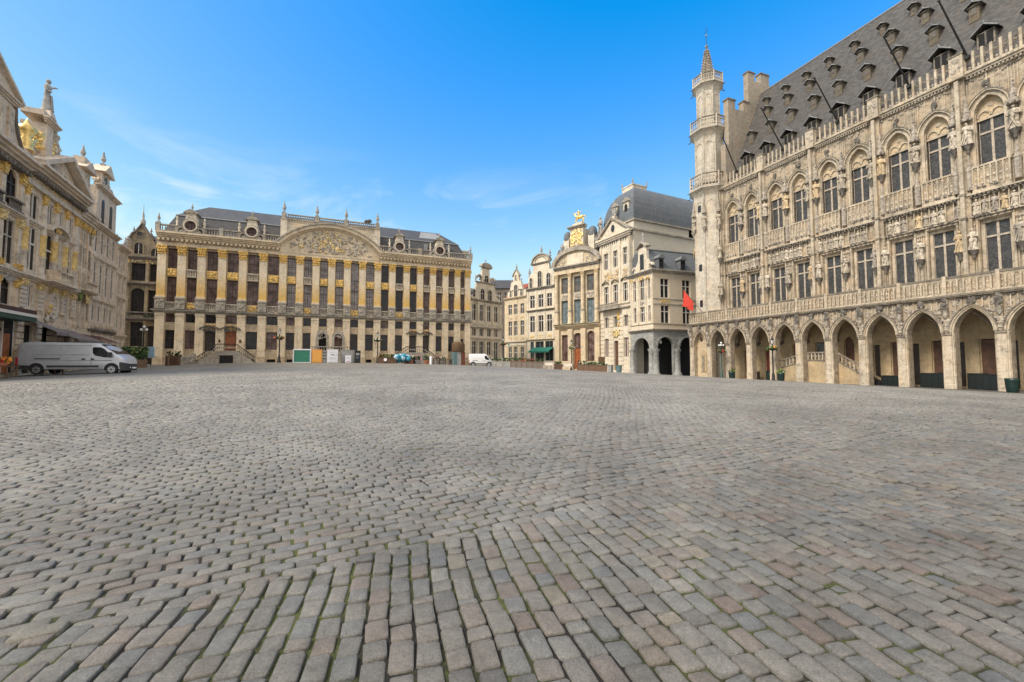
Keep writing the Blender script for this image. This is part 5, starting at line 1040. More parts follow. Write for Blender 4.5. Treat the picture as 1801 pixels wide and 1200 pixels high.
    a = MB(); aops = [(.9, 5.0, -.6, 5.75, 'a', 3.85)]; wall(a, 0, X1, -.8, 6.7, aops, 0, .5, 'bluestone', False)
    for s in (.45, 5.45): a.lathe(s, -.05, [(.6, -.6), (.6, .0), (.45, .15), (.42, 3.3), (.55, 3.6), (.6, 3.85)], 12, 'bluestone')
    band(a, arcpts(.9, 5.0, 3.85, 5.75, 'a', 14), .4, -.1, 0, 'bluestone', .01); b.part('arcade', a)
    a = MB(); a.prism([(1.0, 16.9), (5.4, 16.9), (5.2, 18.0), (4.6, 19.0), (4.5, 21.0), (2.4, 21.0), (2.3, 19.0), (1.6, 18.0)], 0, .5, 'cream'); a.box(2.9, 4.0, -.05, -.01, 17.3, 19.9, 'glass'); a.box(2.7, 2.9, -.12, 0, 17.2, 20.1, 'cream'); a.box(4.0, 4.2, -.12, 0, 17.2, 20.1, 'cream'); band(a, [(2.1, 20.9), (3.45, 21.8), (4.8, 20.9)], .3, -.35, .6, 'duke_grey'); figure(a, 3.45, .2, 22.0, 1.7, 'statue_grey'); a.scroll(1.3, 17.6, .6, -.1, .4, -1, 'cream'); a.scroll(5.4, 17.6, .7, -.1, .4, 1, 'cream'); b.part('gable', a)
    # side face along the lane: same thing, own local frame expressed in this one
    def S_(u, v, z):   # side coordinates to this building's
        wx_, wy_ = 22.9 + u * math.cos(sang) - v * math.sin(sang), 68 + u * math.sin(sang) + v * math.cos(sang)
        dx, dy = wx_ - 20.85, wy_ - 73.6; return (dx * math.cos(ang) + dy * math.sin(ang), -dx * math.sin(ang) + dy * math.cos(ang), z)
    def side(mb): mb.v = [S_(*p) for p in mb.v]; return mb
    SW = 13; sops = []; 
    for c in (2.4, 6.75, 10.8): sops += [(c - .85, c + .85, 12.3, 15.4), (c - .85, c + .85, 8.1, 10.95)]
    mb = MB(); wall(mb, 0, SW, 6.9, 16.4, sops, 0, .35, 'render'); b.part('side_wall', side(mb))
    for o in sops:
        a = MB(); a.box(o[0] - .02, o[1] + .02, .28, .32, o[2], o[3], 'glass'); p = b.part('window', side(a)); a = MB(); c = (o[0] + o[1]) / 2; a.box(c - .09, c + .09, .2, .28, o[2], o[3], 'frame_white'); zt = o[2] + (o[3] - o[2]) * .64; a.box(o[0], o[1], .19, .28, zt, zt + .14, 'frame_white'); a.box(o[0], o[0] + .1, .2, .28, o[2], o[3], 'frame_white'); a.box(o[1] - .1, o[1], .2, .28, o[2], o[3], 'frame_white'); b.part('window_frame', side(a), p)
    a = MB(); cornice(a, 0, SW, 16.3, 16.9, .5, 0, 'duke_grey', 3, False); cornice(a, 0, SW, 6.7, 7.1, .4, 0, 'duke_grey', 3, False); a.box(0, SW, -.1, 0, 7.9, 8.05, 'duke_grey'); a.box(0, SW, -.1, 0, 11.15, 11.3, 'duke_grey'); a.box(0, SW, -.08, 0, 12.0, 12.1, 'duke_grey'); a.relief(1.5, 3.4, 11.35, 11.95, -.04, 14, .16, 'gold'); b.part('side_ledges', side(a))
    a = MB(); wall(a, 0, SW, -.8, 6.7, [(.8, 3.9, -.6, 5.8, 'a', 4.3), (5.2, 8.3, -.6, 5.8, 'a', 4.3), (9.6, 12.6, -.6, 5.8, 'a', 4.3)], 0, .5, 'bluestone', False)
    for s, z in ((.35, 0), (4.55, 0), (8.95, 0)): a.lathe(s, -.08, [(.75, -.8), (.75, -.3), (.5, .1), (.45, 3.3), (.6, 3.5), (.65, 3.8)], 12, 'bluestone')
    for xs_ in ((.8, 3.9), (5.2, 8.3), (9.6, 12.6)): band(a, arcpts(xs_[0], xs_[1], 4.3, 5.8, 'a', 14), .35, -.1, 0, 'bluestone', .01)
    b.part('side_arcade', side(a))
    # body: upper floors and set-back ground floor
    a = MB(); a.box(.7, SW, .68, 7.6, 6.9, 16.6, 'render'); a.box(2.5, SW, 2.6, 7.6, -.8, 6.9, 'dark'); a.box(0.2, SW, .2, 7.5, 6.4, 6.66, 'row_dark'); b.part('body', side(a))
    a = MB(); a.prismx([(.0, 16.9), (2.0, 20.6), (5.5, 20.6), (8, 16.9)], .4, SW, 'slate_blue'); a.box(.4, SW, 1.9, 2.1, 20.6, 20.75, 'lead'); r = b.part('roof', side(a))
    for c in (1.75, 6.1): a = MB(); a.box(c - .5, c + .5, -.02, 1.6, 17.2, 19.1, 'slate_blue'); a.box(c - .38, c + .38, -.06, -.02, 17.3, 18.6, 'glass'); a.prism([(c - .7, 18.8), (c + .7, 18.8), (c + .4, 19.3), (c, 19.5), (c - .4, 19.3)], -.3, 1.6, 'lead'); b.part('dormer', side(a), r)
    a = MB(); a.lathe(2.3, 1.2, [(.02, 5.4), (.22, 5.2), (.22, 4.9), (.02, 4.7)], 8, 'lamp_glass'); a.tube((2.3, 1.2, 5.4), (2.3, 1.2, 6.4), .02, .02, 4, 'iron'); b.part('hanging_lamp', side(a))
chain_houses()
# ================================================================ the gothic town hall on the right
TA = ray_angle(616) + PI; TO = (26.2, 62.0); TZ = -.6
def to_world(u, v): return (TO[0] + u * math.cos(TA) - v * math.sin(TA), TO[1] + u * math.sin(TA) + v * math.cos(TA))
def town_hall():
    b = Bld('town_hall', 'huge gothic town hall with arcade, carved statues and steep dormered slate roof', 'town hall', TO[0], TO[1], TA, TZ)
    NB = 13; S0, SP = .35, 3.15; U1 = S0 + SP * (NB - 1) + .3; V = 3.2
    # ---------- arcade front
    ops = []
    for i in range(NB - 1): xa = S0 + SP * i + .42; xb = S0 + SP * (i + 1) - .42; ops.append((xa, xb, -.62, 6.05, 'p', 4.1))
    mb = MB(); wall(mb, -.1, U1, -.75, 7.0, ops, .12, .7, 'th_wall'); b.part('arcade_wall', mb)
    for i in range(NB):
        x = S0 + SP * i; a = MB()
        a.box(x - .30, x + .30, -.06, .9, -.7, .45, 'th_light'); a.box(x - .25, x + .25, -.0, .85, .454, 3.9, 'th_light'); a.box(x - .3, x + .3, -.07, .9, 3.9, 4.12, 'th_dark')
        for s in (-1, 1):
            for yy in (.1, .45, .75): a.lathe(x + s * .3, yy, [(.11, -.6), (.11, .4), (.075, .5), (.075, 3.85), (.11, 3.95), (.11, 4.1)], 8, 'th_light')
        b.part('pier', a)
        a = MB(); a.box(x - .16, x + .16, -.1, .12, 4.12, 6.9, 'th_wall'); a.relief(x - .26, x + .26, 4.2, 5.3, -.08, 9, .15, 'carve'); a.relief(x - .24, x + .24, 6.0, 6.95, -.18, 12, .17, 'carve_dark'); a.lathe(x, -.16, [(.05, 5.3), (.2, 5.6), (.12, 5.75), (.24, 6.0)], 7, 'carve'); b.part('corbel', a)
    for i in range(NB - 1):
        xa, xb = ops[i][0], ops[i][1]; c = (xa + xb) / 2; P = arcpts(xa, xb, 4.1, 6.05, 'p', 16)
        a = MB(); band(a, P, .12, -.02, .12, 'th_light', .0); band(a, P, .24, -.1, .12, 'th_wall', .12); band(a, P, .33, -.16, .12, 'th_dark', .25)
        for k in range(1, 16, 1):
            px, pz = P[k]; dx, dz = px - c, pz - 4.6; L = math.hypot(dx, dz) or 1; a.blob(px + dx / L * .38, -.1, pz + dz / L * .38, .09, .1, .1, 'carve', .3)
        a.relief(c - .25, c + .25, 6.35, 6.95, -.1, 12, .16, 'carve_dark'); a.relief(xa - .1, xb + .1, 6.75, 7.0, .06, 16, .12, 'carve_dark', .6)
        for s in (-1, 1):
            for q in (.62, 1.0): a.box(c + s * q - .035, c + s * q + .035, .02, .12, 6.1 if q < .9 else 5.7, 6.8, 'th_light')
        b.part('arch_moulding', a)
    # ---------- balcony
    a = MB(); a.box(-.25, U1, -.12, .5, 7.0, 7.1, 'th_light'); a.box(-.3, U1, -.22, .5, 7.104, 7.25, 'th_dark'); a.box(-.1, U1, .3, V + .3, 6.75, 6.99, 'th_inner'); b.part('balcony_floor', a)
    for i in range(NB - 1):
        x0 = S0 + SP * i - (.3 if i == 0 else 0); x1 = S0 + SP * (i + 1); n = 8; a = MB(); st = (x1 - x0) / n
        a.box(x0, x1, -.02, .12, 7.254, 7.4, 'th_light'); a.box(x0, x1, -.08, .18, 8.62, 8.78, 'th_dark'); a.box(x0, x1, -.02, .12, 8.5, 8.62, 'th_light')
        for k in range(n):
            c = x0 + (k + .5) * st; a.box(x0 + k * st - .045, x0 + k * st + .045, -.05, .15, 7.4, 8.5, 'th_light')
            band(a, arcpts(x0 + k * st + .05, x0 + (k + 1) * st - .05, 8.2, 8.45, 'a', 6), .09, .0, .1, 'th_light', .0)
            for z in (7.62, 8.0): a.blob(c, .05, z, .10, .05, .11, 'th_light', .2)
            a.box(c - .018, c + .018, .03, .08, 7.4, 8.4, 'th_light'); a.box(x0 + k * st + .05, x0 + (k + 1) * st - .05, .03, .08, 7.79, 7.83, 'th_wall')
        a.box(x1 - .12, x1 + .12, -.12, .2, 7.25, 8.85, 'th_light'); b.part('balustrade', a)
    # ---------- arcade interior: back wall, doors, ribs, floor
    dz = [(i, w) for i, w in ((1, 'door_dark'), (2, 'door_brown'), (3, 'door_red'), (4, 'door_dark'), (6, 'glass'), (7, 'door_dark'), (8, 'door_dark'), (9, 'door_dark'), (10, 'door_dark'))]
    mb = MB(); iop = []
    for i in range(NB - 1):
        c = S0 + SP * (i + .5)
        if i in (2, 3): iop.append((c - 1.9, c - .95, -.5, 3.3))
        elif i == 4: iop.append((c - 1.4, c - .5, 1.0, 3.8))
        elif i == 5: iop.append((c - 1.9, c - .9, 2.2, 3.9))
        elif i == 6: iop.append((c - 2.0, c - 1.0, 1.6, 4.4, 'p', 3.6))
        elif i >= 7: iop += [(c - 2.45, c - 1.85, -.5, 3.4), (c - .95, c + .1, -.5, 3.6)] if i < 11 else []
        elif i == 1: iop.append((c - 2.2, c - 1.2, -.5, 2.6))
    wall(mb, -.1, U1, -.7, 6.75, iop, V + .05, .3, 'th_inner', False); mb.box(-.1, U1, V + .36, V + .5, -.7, 6.75, 'door_dark'); b.part('inner_wall', mb)
    for n_, o in enumerate(iop):
        a = MB(); i = int((o[0] + 1) / SP); dm = 'door_red' if abs(o[0] - (S0 + SP * 3.5 - 1.9)) < .1 else ('glass_teal' if abs(o[2] - 2.2) < .01 else ('door_brown' if n_ % 2 else 'door_dark'))
        a.box(o[0] + .06, o[1] - .06, V + .26, V + .3, o[2], o[3] - .08, dm); a.box(o[0], o[0] + .08, V + .18, V + .34, o[2], o[3], 'th_inner'); b.part('inner_door', a)
    a = MB()
    for i in range(NB):
        x = S0 + SP * i - (1.2 if i else 0)
        a.lathe(x, V + .0, [(.05, 3.75), (.34, 3.98), (.36, 4.18)], 8, 'carve_dark')
        for dx in (-1.5, -.75, 0, .75, 1.5):
            p0 = (x, V - .02, 4.1); p1 = (x + dx * .55, V - .9, 5.5); p2 = (x + dx, V - 2.2, 6.6); a.tube(p0, p1, .10, .09, 5, 'carve'); a.tube(p1, p2, .09, .08, 5, 'carve')
    b.part('vault_ribs', a)
    # left end of the arcade: shallow blind niche
    a = MB(); a.box(S0 + .42, S0 + SP - .42, .7, .9, -.6, 6.3, 'th_orange'); a.prism([(1.4, .3), (2.5, .3), (2.5, 2.9), (1.95, 3.5), (1.4, 2.9)], .6, .7, 'th_inner'); a.box(1.75, 2.15, .55, .6, .4, 2.7, 'th_dark'); a.blob(1.6, .62, 5.0, .28, .1, .35, 'door_dark', .1); b.part('blind_niche', a)
    a = MB(); a.box(-.1, .1, .3, V + .3, -.7, 6.9, 'th_wall'); b.part('end_wall', a)
    # stairs inside bays 4..6
    a = MB(); x0 = S0 + SP * 4 + .45; x1 = S0 + SP * 5 - .0; x2 = S0 + SP * 6; x3 = S0 + SP * 7 - .4
    a.prism([(x0, -.6), (x1 + .25, -.6), (x1 + .25, 1.75), (x0 + 1.2, 1.5), (x0, .9)], .9, V, 'th_inner'); a.box(x1 + .25, x2 + .2, .9, V, -.6, 1.8, 'th_inner'); a.prism([(x2 + .2, -.6), (x3 + .4, -.6), (x3 + .4, -.1), (x2 + .2, 1.8)], .9, V, 'th_inner'); st = b.part('inner_stair', a)
    a = MB()
    def rail(p, q, n):
        a.prism([(p[0], p[1]), (q[0], q[1]), (q[0], q[1] + .14), (p[0], p[1] + .14)], .84, 1.0, 'th_dark'); a.prism([(p[0], p[1] + .82), (q[0], q[1] + .82), (q[0], q[1] + .97), (p[0], p[1] + .97)], .8, 1.04, 'th_dark')
        for k in range(n): t_ = (k + .5) / n; x = p[0] + (q[0] - p[0]) * t_; z = p[1] + (q[1] - p[1]) * t_; a.box(x - .05, x + .05, .86, .98, z + .12, z + .84, 'th_light'); a.blob(x + .12, .92, z + .48, .12, .05, .14, 'th_dark', .2)
    rail((x0, .95), (x1 + .2, 1.78), 7); rail((x1 + .25, 1.8), (x2 + .2, 1.8), 8); rail((x2 + .2, 1.8), (x3 + .4, -.05), 8); b.part('stair_railing', a, st)
    # ---------- main wall, windows
    WX = [5.25, 8.25, 11.68, 14.68, 18.0, 21.02, 24.38, 27.35, 30.75, 33.75, 37.1, 40.1]; STR = [3.55, 9.98, 16.34, 22.7, 29.05, 35.43, 41.8]; UE = 42.0
    ops = []
    for x in WX: ops += [(x - .95, x + .95, 8.9, 13.7), (x - 1.0, x + 1.0, 18.3, 24.35, 'p', 22.9)]
    mb = MB(); wall(mb, 3.2, UE, 6.99, 26.2, ops, V, .5, 'th_wall'); mb.box(3.21, UE, V + .82, 17, 6.99, 26.0, 'th_dark'); mb.box(2.0, 3.2, V + .3, 17, -.7, 26.3, 'th_wall'); b.part('wall', mb)
    for x in WX:
        # lower window: moulded frame, mullion and transom
        p = b.window(x - .74, x + .74, 9.3, 13.45, V + .42, 'glass_lead', 'frame_stone', 2, (.71,), .16, .03)
        a = MB(); 
        for s in (-1, 1): a.box(x + s * .85 - .12, x + s * .85 + .12, V + .25, V + .5, 8.9, 13.5, 'th_light'); a.box(x + s * 1.06 - .07, x + s * 1.06 + .07, V - .1, V + .1, 8.9, 13.85, 'th_light')
        a.box(x - 1.13, x + 1.13, V - .14, V + .1, 13.8, 14.0, 'th_light'); a.box(x - .95, x + .95, V + .2, V + .5, 13.45, 13.7, 'th_light'); b.part('window_surround', a)
        # upper window
        p = b.window(x - .78, x + .78, 18.5, 22.35, V + .46, 'glass_lead', 'frame_stone', 2, (.7,), .16, .03)
        a = MB(); a.box(x - 1.0, x + 1.0, V + .4, V + .52, 22.4, 24.4, 'th_orange'); a.box(x - .98, x + .98, V + .28, V + .42, 22.3, 22.48, 'th_light')
        for q in (-.42, .42): band(a, arcpts(x + q - .34, x + q + .34, 22.6, 23.05, 'p', 8), .08, V + .3, V + .4, 'th_light', 0)
        a.blob(x, V + .38, 23.5, .22, .08, .22, 'th_light', .25); a.blob(x, V + .38, 22.85, .13, .08, .2, 'carve_warm', .25); b.part('tympanum', a, p)
        P = [(x - 1.0, 18.4)] + arcpts(x - 1.0, x + 1.0, 22.9, 24.35, 'p', 14) + [(x + 1.0, 18.4)]
        a = MB(); band(a, P, .10, V - .08, V + .4, 'th_light', -.12); band(a, P, .2, V - .12, V + .02, 'th_wall', .1)
        P2 = arcpts(x - 1.0, x + 1.0, 22.9, 24.35, 'p', 14); band(a, P2, .34, V - .26, V, 'th_light', .22); band(a, P2, .4, V - .3, V, 'th_dark', .34)
        for s in (-1, 1): a.lathe(x + s * .88, V + .12, [(.06, 18.4), (.06, 22.8), (.09, 22.95)], 6, 'th_light')
        a.relief(x - .25, x + .25, 24.85, 25.6, V - .12, 9, .16, 'carve_dark'); a.box(x - .04, x + .04, V - .1, V, 25.5, 26.1, 'th_light'); b.part('window_arch', a)
        # tracery parapet below
        a = MB(); a.box(x - 1.15, x + 1.15, V - .3, V, 16.1, 16.35, 'th_light'); a.box(x - 1.15, x + 1.15, V - .24, V, 16.354, 18.2, 'th_wall'); a.box(x - 1.2, x + 1.2, V - .34, V, 18.204, 18.36, 'th_light')
        for k in range(7): xx = x - 1.1 + k * 2.2 / 6; a.box(xx - .05, xx + .05, V - .34, V - .24, 16.36, 18.2, 'th_light')
        for k in range(6):
            xx = x - 1.1 + (k + .5) * 2.2 / 6; band(a, arcpts(xx - .13, xx + .13, 17.75, 18.1, 'p', 6), .06, V - .3, V - .24, 'th_light', 0); a.blob(xx, V - .25, 17.3, .1, .05, .14, 'carve_light', .2); a.blob(xx, V - .25, 16.75, .1, .05, .14, 'carve_light', .2)
        b.part('window_parapet', a)
    # string courses with hanging corbels
    a = MB(); a.box(3.2, UE, V - .4, V, 15.96, 16.09, 'th_light'); x = 3.5
    while x < UE: a.blob(x, V - .3, 15.82, .13, .16, .2, 'carve_dark', .3); a.blob(x + .26, V - .26, 15.9, .1, .12, .1, 'carve', .3); x += .52
    a.box(3.2, UE, V - .26, V, 14.02, 14.16, 'th_light'); x = 3.4
    while x < UE: a.blob(x, V - .22, 14.0, .1, .12, .1, 'carve_dark', .3); x += .4
    b.part('string_course', a)
    # frieze of small figures in niches between the two storeys
    # about half the niches hold darker, half paler figures
    k = 0; x = 3.95; fig_meshes = []
    slots = []
    while x < UE - .3:
        if min(abs(x - s) for s in STR) > .45: slots.append(x)
        x += .56
    for k, x in enumerate(slots):
        a = MB(); a.box(x - .28 - .03, x - .28 + .03, V - .22, V, 14.17, 15.9, 'th_light')
        m_ = R.choice(['carve_warm', 'statue', 'statue', 'carve_light', 'carve_light', 'carve', 'carve']); t_ = R.random()
        if t_ < .88:
            figure(a, x, V - .12, 14.2, R.uniform(1.25, 1.45), m_, 1.25)
            a.blob(x, V - .16, 15.72, .17, .14, .1, 'carve', .3)
        b.part('niche_figure', a)
    # shafts
    for x in STR:
        a = MB(); a.box(x - .14, x + .14, V - .62, V, 7.25, 26.3, 'th_light'); a.box(x - .42, x + .42, V - .3, V, 7.25, 26.3, 'th_wall'); a.box(x - .2, x + .2, V - .66, V, 13.9, 14.1, 'th_dark'); a.box(x - .2, x + .2, V - .66, V, 16.0, 16.2, 'th_dark'); b.part('shaft', a)
    # big statues under canopies between windows, both storeys
    def niche(x, z0, h, canopy=True, w=1.0):
        a = MB(); a.lathe(x, V - .32, [(.08, z0 - .75), (.14, z0 - .6), (.10, z0 - .45), (.32, z0 - .1), (.34, z0)], 8, 'carve_dark'); figure(a, x, V - .34, z0, h, R.choice(['statue', 'carve_light', 'carve_warm', 'statue', 'carve']), 1.2 * w); b.part('statue', a)
        if canopy:
            a = MB(); z = z0 + h + .1; a.lathe(x, V - .3, [(.34, z), (.36, z + .28), (.25, z + .32), (.2, z + .7), (.24, z + .78), (.13, z + 1.3), (.15, z + 1.36), (.03, z + 2.3)], 6, 'carve', False)
            for q in range(6): a.blob(x + .33 * math.cos(q * PI / 3), V - .3 + .3 * math.sin(q * PI / 3), z + .05, .09, .09, .14, 'carve_dark', .3)
            for q in range(5): a.blob(x + R.choice((-1, 1)) * (.2 - q * .03), V - .42, z + .6 + q * .33, .06, .06, .08, 'carve', .3)
            b.part('canopy', a)
    mids = [(WX[i] + WX[i + 1]) / 2 for i in range(len(WX) - 1)]
    for i, x in enumerate(mids):
        if i % 2 == 0:
            niche(x, 20.4, 2.0); niche(x, 11.2, 1.9, False)
            a = MB(); a.box(x - .08, x + .08, V - .2, V, 19.0, 19.6, 'th_light'); a.lathe(x, V - .2, [(.22, 16.4), (.22, 18.0), (.26, 18.1), (.12, 18.5), (.14, 18.6), (.03, 19.3)], 6, 'carve', False); a.box(x - .1, x + .1, V - .12, V, 7.25, 10.4, 'th_light'); b.part('pinnacle', a)
        else:
            for s in (-1, 1):
                niche(x + s * .42, 20.4, 2.0); niche(x + s * .42, 11.2, 1.9, False, .9)
                a = MB(); a.lathe(x + s * .42, V - .3, [(.2, 16.4), (.2, 18.0), (.24, 18.1), (.11, 18.5), (.13, 18.6), (.03, 19.5)], 6, 'carve', False); b.part('pinnacle', a)
    # blind tracery ribs and carved crockets between the windows, spandrel foliage over the arcade
    for x in WX:
        a = MB()
        for q in (-1.42, -1.24, 1.24, 1.42):
            if min(abs(x + q - s) for s in STR) > .2:
                a.box(x + q - .03, x + q + .03, V - .09, V, 8.9, 13.3, 'th_light'); a.box(x + q - .03, x + q + .03, V - .09, V, 18.5, 25.9, 'th_light'); a.blob(x + q, V - .08, 13.4, .08, .08, .12, 'carve'); a.blob(x + q, V - .08, 25.95, .08, .08, .12, 'carve_dark')
        for q in (-.7, .7): a.box(x + q - .025, x + q + .025, V - .07, V, 24.6, 26.1, 'th_light')
        a.relief(x - 1.5, x + 1.5, 25.75, 26.15, V - .05, 16, .11, 'carve'); a.relief(x - 1.2, x + 1.2, 14.02, 14.2, V - .27, 12, .09, 'carve_dark'); b.part('blind_tracery', a)
        P = arcpts(x - 1.0, x + 1.0, 22.9, 24.35, 'p', 14); a = MB()
        for k in range(1, 14):
            dx, dz_ = P[k][0] - x, P[k][1] - 23.0; L = math.hypot(dx, dz_); a.blob(P[k][0] + dx / L * .46, V - .22, P[k][1] + dz_ / L * .46, .08, .08, .09, 'carve', .3)
        a.relief(x - .95, x + .95, 16.36, 16.6, V - .36, 14, .09, 'carve_dark'); b.part('crockets', a)
    for i in range(NB):
        x = S0 + SP * i; a = MB(); a.relief(x - .75, x - .28, 5.5, 6.7, .1, 12, .14, 'carve', .5); a.relief(x + .28, x + .75, 5.5, 6.7, .1, 12, .14, 'carve', .5); b.part('spandrel_foliage', a)
    # ---------- cornice and crenellated parapet
    a = MB(); a.box(3.0, UE, V - .14, V + .3, 26.2, 26.42, 'th_wall'); a.box(3.0, UE, V - .3, V + .3, 26.424, 26.62, 'th_light'); a.box(3.0, UE, V - .42, V + .5, 26.624, 26.86, 'th_light')
    for s in STR: a.box(s - .55, s + .55, V - .72, V - .3, 26.43, 26.9, 'th_light')
    x = 3.2
    while x < UE: a.box(x, x + .12, V - .26, V - .14, 26.22, 26.4, 'carve'); x += .24
    b.part('cornice', a)
    for i in range(len(STR) - 1):
        x0, x1 = STR[i] + .42, STR[i + 1] - .42; n = 10; st_ = (x1 - x0) / n; a = MB()
        a.box(x0, x1, V - .12, V + .1, 26.864, 27.0, 'th_light'); a.box(x0, x1, V - .04, V + .04, 27.85, 27.98, 'th_dark')
        for k in range(n + 1): xx = x0 + k * st_; a.cbox(xx, V - .02, 26.87, 28.55, .17, .26, 'th_light'); 
        for k in range(n):
            xx = x0 + (k + .5) * st_; band(a, arcpts(xx - .2, xx + .2, 27.4, 27.8, 'p', 6), .07, V - .05, V + .03, 'th_dark', 0); a.blob(xx, V, 27.2, .11, .06, .16, 'carve', .2); a.blob(xx, V, 28.1, .08, .06, .12, 'carve_dark', .3)
        b.part('parapet', a)
        a = MB(); s = STR[i]; a.box(s - .45, s + .45, V - .5, V + .25, 26.9, 28.6, 'th_light'); a.box(s - .52, s + .52, V - .56, V + .3, 28.6, 28.75, 'th_dark'); a.relief(s - .4, s + .4, 27.1, 28.4, V - .5, 8, .16, 'carve', .3); b.part('parapet_pier', a)
    # ---------- roof
    ze, zr, y0, yr = 27.0, 42.15, V + .45, V + 7.3; yb = 2 * yr - y0
    a = MB(); a.prismx([(y0, ze), (yr, zr), (yb, ze)], 4.5, UE, 'slate_th'); a.box(4.5, UE, yr - .08, yr + .08, zr - .05, zr + .12, 'lead'); a.box(3.0, UE, V + .3, V + .6, 26.2, 27.2, 'th_dark'); rf = b.part('roof', a)
    sl = (zr - ze) / (yr - y0)
    def yroof(z): return y0 + (z - ze) / sl
    def dormer(x, z, w, h, big):
        yf = yroof(z) - .05; a = MB()
        if big:
            a.box(x - w / 2, x + w / 2, yf, yroof(z + h), z, z + h, 'th_dark'); a.box(x - w / 2 + .12, x + w / 2 - .12, yf - .03, yf, z + .1, z + h - .1, 'dark'); a.box(x - .06, x + .06, yf - .06, yf - .03, z + .1, z + h, 'carve_dark')
            yy = yroof(z + h + w * .45); o_ = .3; a.face([(x - w / 2 - o_, yf - .35, z + h - .12), (x, yf - .35, z + h + w * .5), (x, yy + .3, z + h + w * .5), (x - w / 2 - o_, yy, z + h - .12)], 'slate_th'); a.face([(x, yf - .35, z + h + w * .5), (x + w / 2 + o_, yf - .35, z + h - .12), (x + w / 2 + o_, yy, z + h - .12), (x, yy + .3, z + h + w * .5)], 'slate_th')
            a.tube((x - w / 2 - o_, yf - .35, z + h - .12), (x, yf - .35, z + h + w * .5), .07, .07, 5, 'lead'); a.tube((x + w / 2 + o_, yf - .35, z + h - .12), (x, yf - .35, z + h + w * .5), .07, .07, 5, 'lead')
            a.blob(x, yf - .3, z + h + w * .5 + .12, .12, m='lead')
        else:
            a.box(x - w / 2, x + w / 2, yf, yroof(z + h), z, z + h, 'dormer_stone'); a.box(x - w / 2 + .16, x + w / 2 - .16, yf - .03, yf, z + h * .45, z + h - .12, 'carve_dark')
            o_ = .2; zt = z + h; yy = yroof(zt + .5) + .1
            a.box(x - w / 2 - .1, x + w / 2 + .1, yf - .12, yroof(zt) + .1, zt, zt + .09, 'th_dark')
            for s_ in (-1, 1):
                e_ = (x + s_ * (w / 2 + o_), yf - .3, zt + .04); r_ = (x, yf - .3, zt + w * .55); a.face([e_, r_, (x, yy + .3, zt + w * .55), (e_[0], yroof(zt) + .2, zt + .04)], 'slate_th'); a.tube(e_, r_, .06, .06, 5, 'lead'); a.tube(e_, (e_[0], yroof(zt) + .1, zt + .05), .05, .05, 5, 'lead')
            a.prism([(x - w / 2, zt + .09), (x + w / 2, zt + .09), (x, zt + w * .5)], yf - .05, yf + .1, 'dormer_stone'); a.blob(x, yf - .28, zt + w * .55 + .06, .09, m='lead')
        b.part('dormer', a, rf)
    for k in range(12):
        dormer(6.58 + 2.97 * k, 29.2, 1.15, 1.35, True)
        dormer(6.05 + 2.88 * k, 32.9, .72, 1.4, False); dormer(7.37 + 2.93 * k, 36.4, .64, 1.2, False); dormer(6.49 + 2.85 * k, 38.8, .54, .9, False)
    # stepped gable at the far end, with chimneys
    G_ = [(-.2, 26.5), (-.2, 33.0), (.55, 33.0), (.55, 39.8), (1.95, 39.8), (1.95, 38.6), (3.6, 38.6), (3.6, 40.1), (4.7, 40.1), (4.7, 44.9), (6.05, 44.9), (6.05, 43.8), (7.35, 43.8), (7.35, 45.3), (9.1, 45.3), (9.1, 43.8), (11.2, 43.8), (11.2, 40), (13, 38), (14, 26.5)]
    a = MB(); a.prismx([(y + V, z) for y, z in G_], 3.7, 4.5, 'gable')
    for y, z, w in ((1.25, 39.8, 1.5), (4.15, 40.1, 1.2), (5.4, 44.9, 1.45), (8.2, 45.3, 1.8)): a.box(3.6, 4.6, V + y - w / 2 - .06, V + y + w / 2 + .06, z, z + .18, 'th_dark')
    b.part('stepped_gable', a)
    # ---------- corner turret
    cx, cy = 1.30, V + .1; o8 = PI / 8
    t = MB(); t.lathe(cx, cy, [(2.55, -.6), (2.55, 7.2), (2.35, 7.3), (2.3, 26.3)], 8, 'turret', False, o8); tw = b.part('corner_turret', t)
    t = MB(); t.lathe(cx, cy, [(2.02, 28.0), (2.0, 35.6)], 8, 'turret', False, o8); t.lathe(cx, cy, [(1.62, 36), (1.6, 43.0)], 8, 'turret', False, o8); b.part('upper_shaft', t, tw)
    def gallery(z0, r0, r1, hb):
        a = MB(); a.lathe(cx, cy, [(r0, z0 - 1.2), (r0 + .1, z0 - .95), ((r0 + r1) / 2, z0 - .5), (r1 - .1, z0 - .25), (r1 + .05, z0 - .18), (r1 + .05, z0)], 8, 'turret', False, o8)
        for k in range(8):
            a0, a1 = o8 + k * PI / 4, o8 + (k + 1) * PI / 4; p = (cx + (r1 - .1) * math.cos(a0), cy + (r1 - .1) * math.sin(a0)); q = (cx + (r1 - .1) * math.cos(a1), cy + (r1 - .1) * math.sin(a1))
            a.tube((*p, z0 + hb), (*q, z0 + hb), .11, .11, 5, 'th_dark'); a.tube((*p, z0 + .1), (*q, z0 + .1), .09, .09, 5, 'turret'); a.tube((*p, z0), (*p, z0 + hb + .12), .12, .12, 6, 'turret'); n = 5
            for j in range(1, n): u = j / n; X, Y = p[0] + (q[0] - p[0]) * u, p[1] + (q[1] - p[1]) * u; a.tube((X, Y, z0 + .1), (X, Y, z0 + hb), .06, .06, 5, 'turret')
            for j in range(n): u = (j + .5) / n; X, Y = p[0] + (q[0] - p[0]) * u, p[1] + (q[1] - p[1]) * u; a.blob(X, Y, z0 + hb * .75, .12, .12, .12, 'carve', .2); a.blob(X, Y, z0 + hb * .3, .11, .11, .12, 'carve_light', .2)
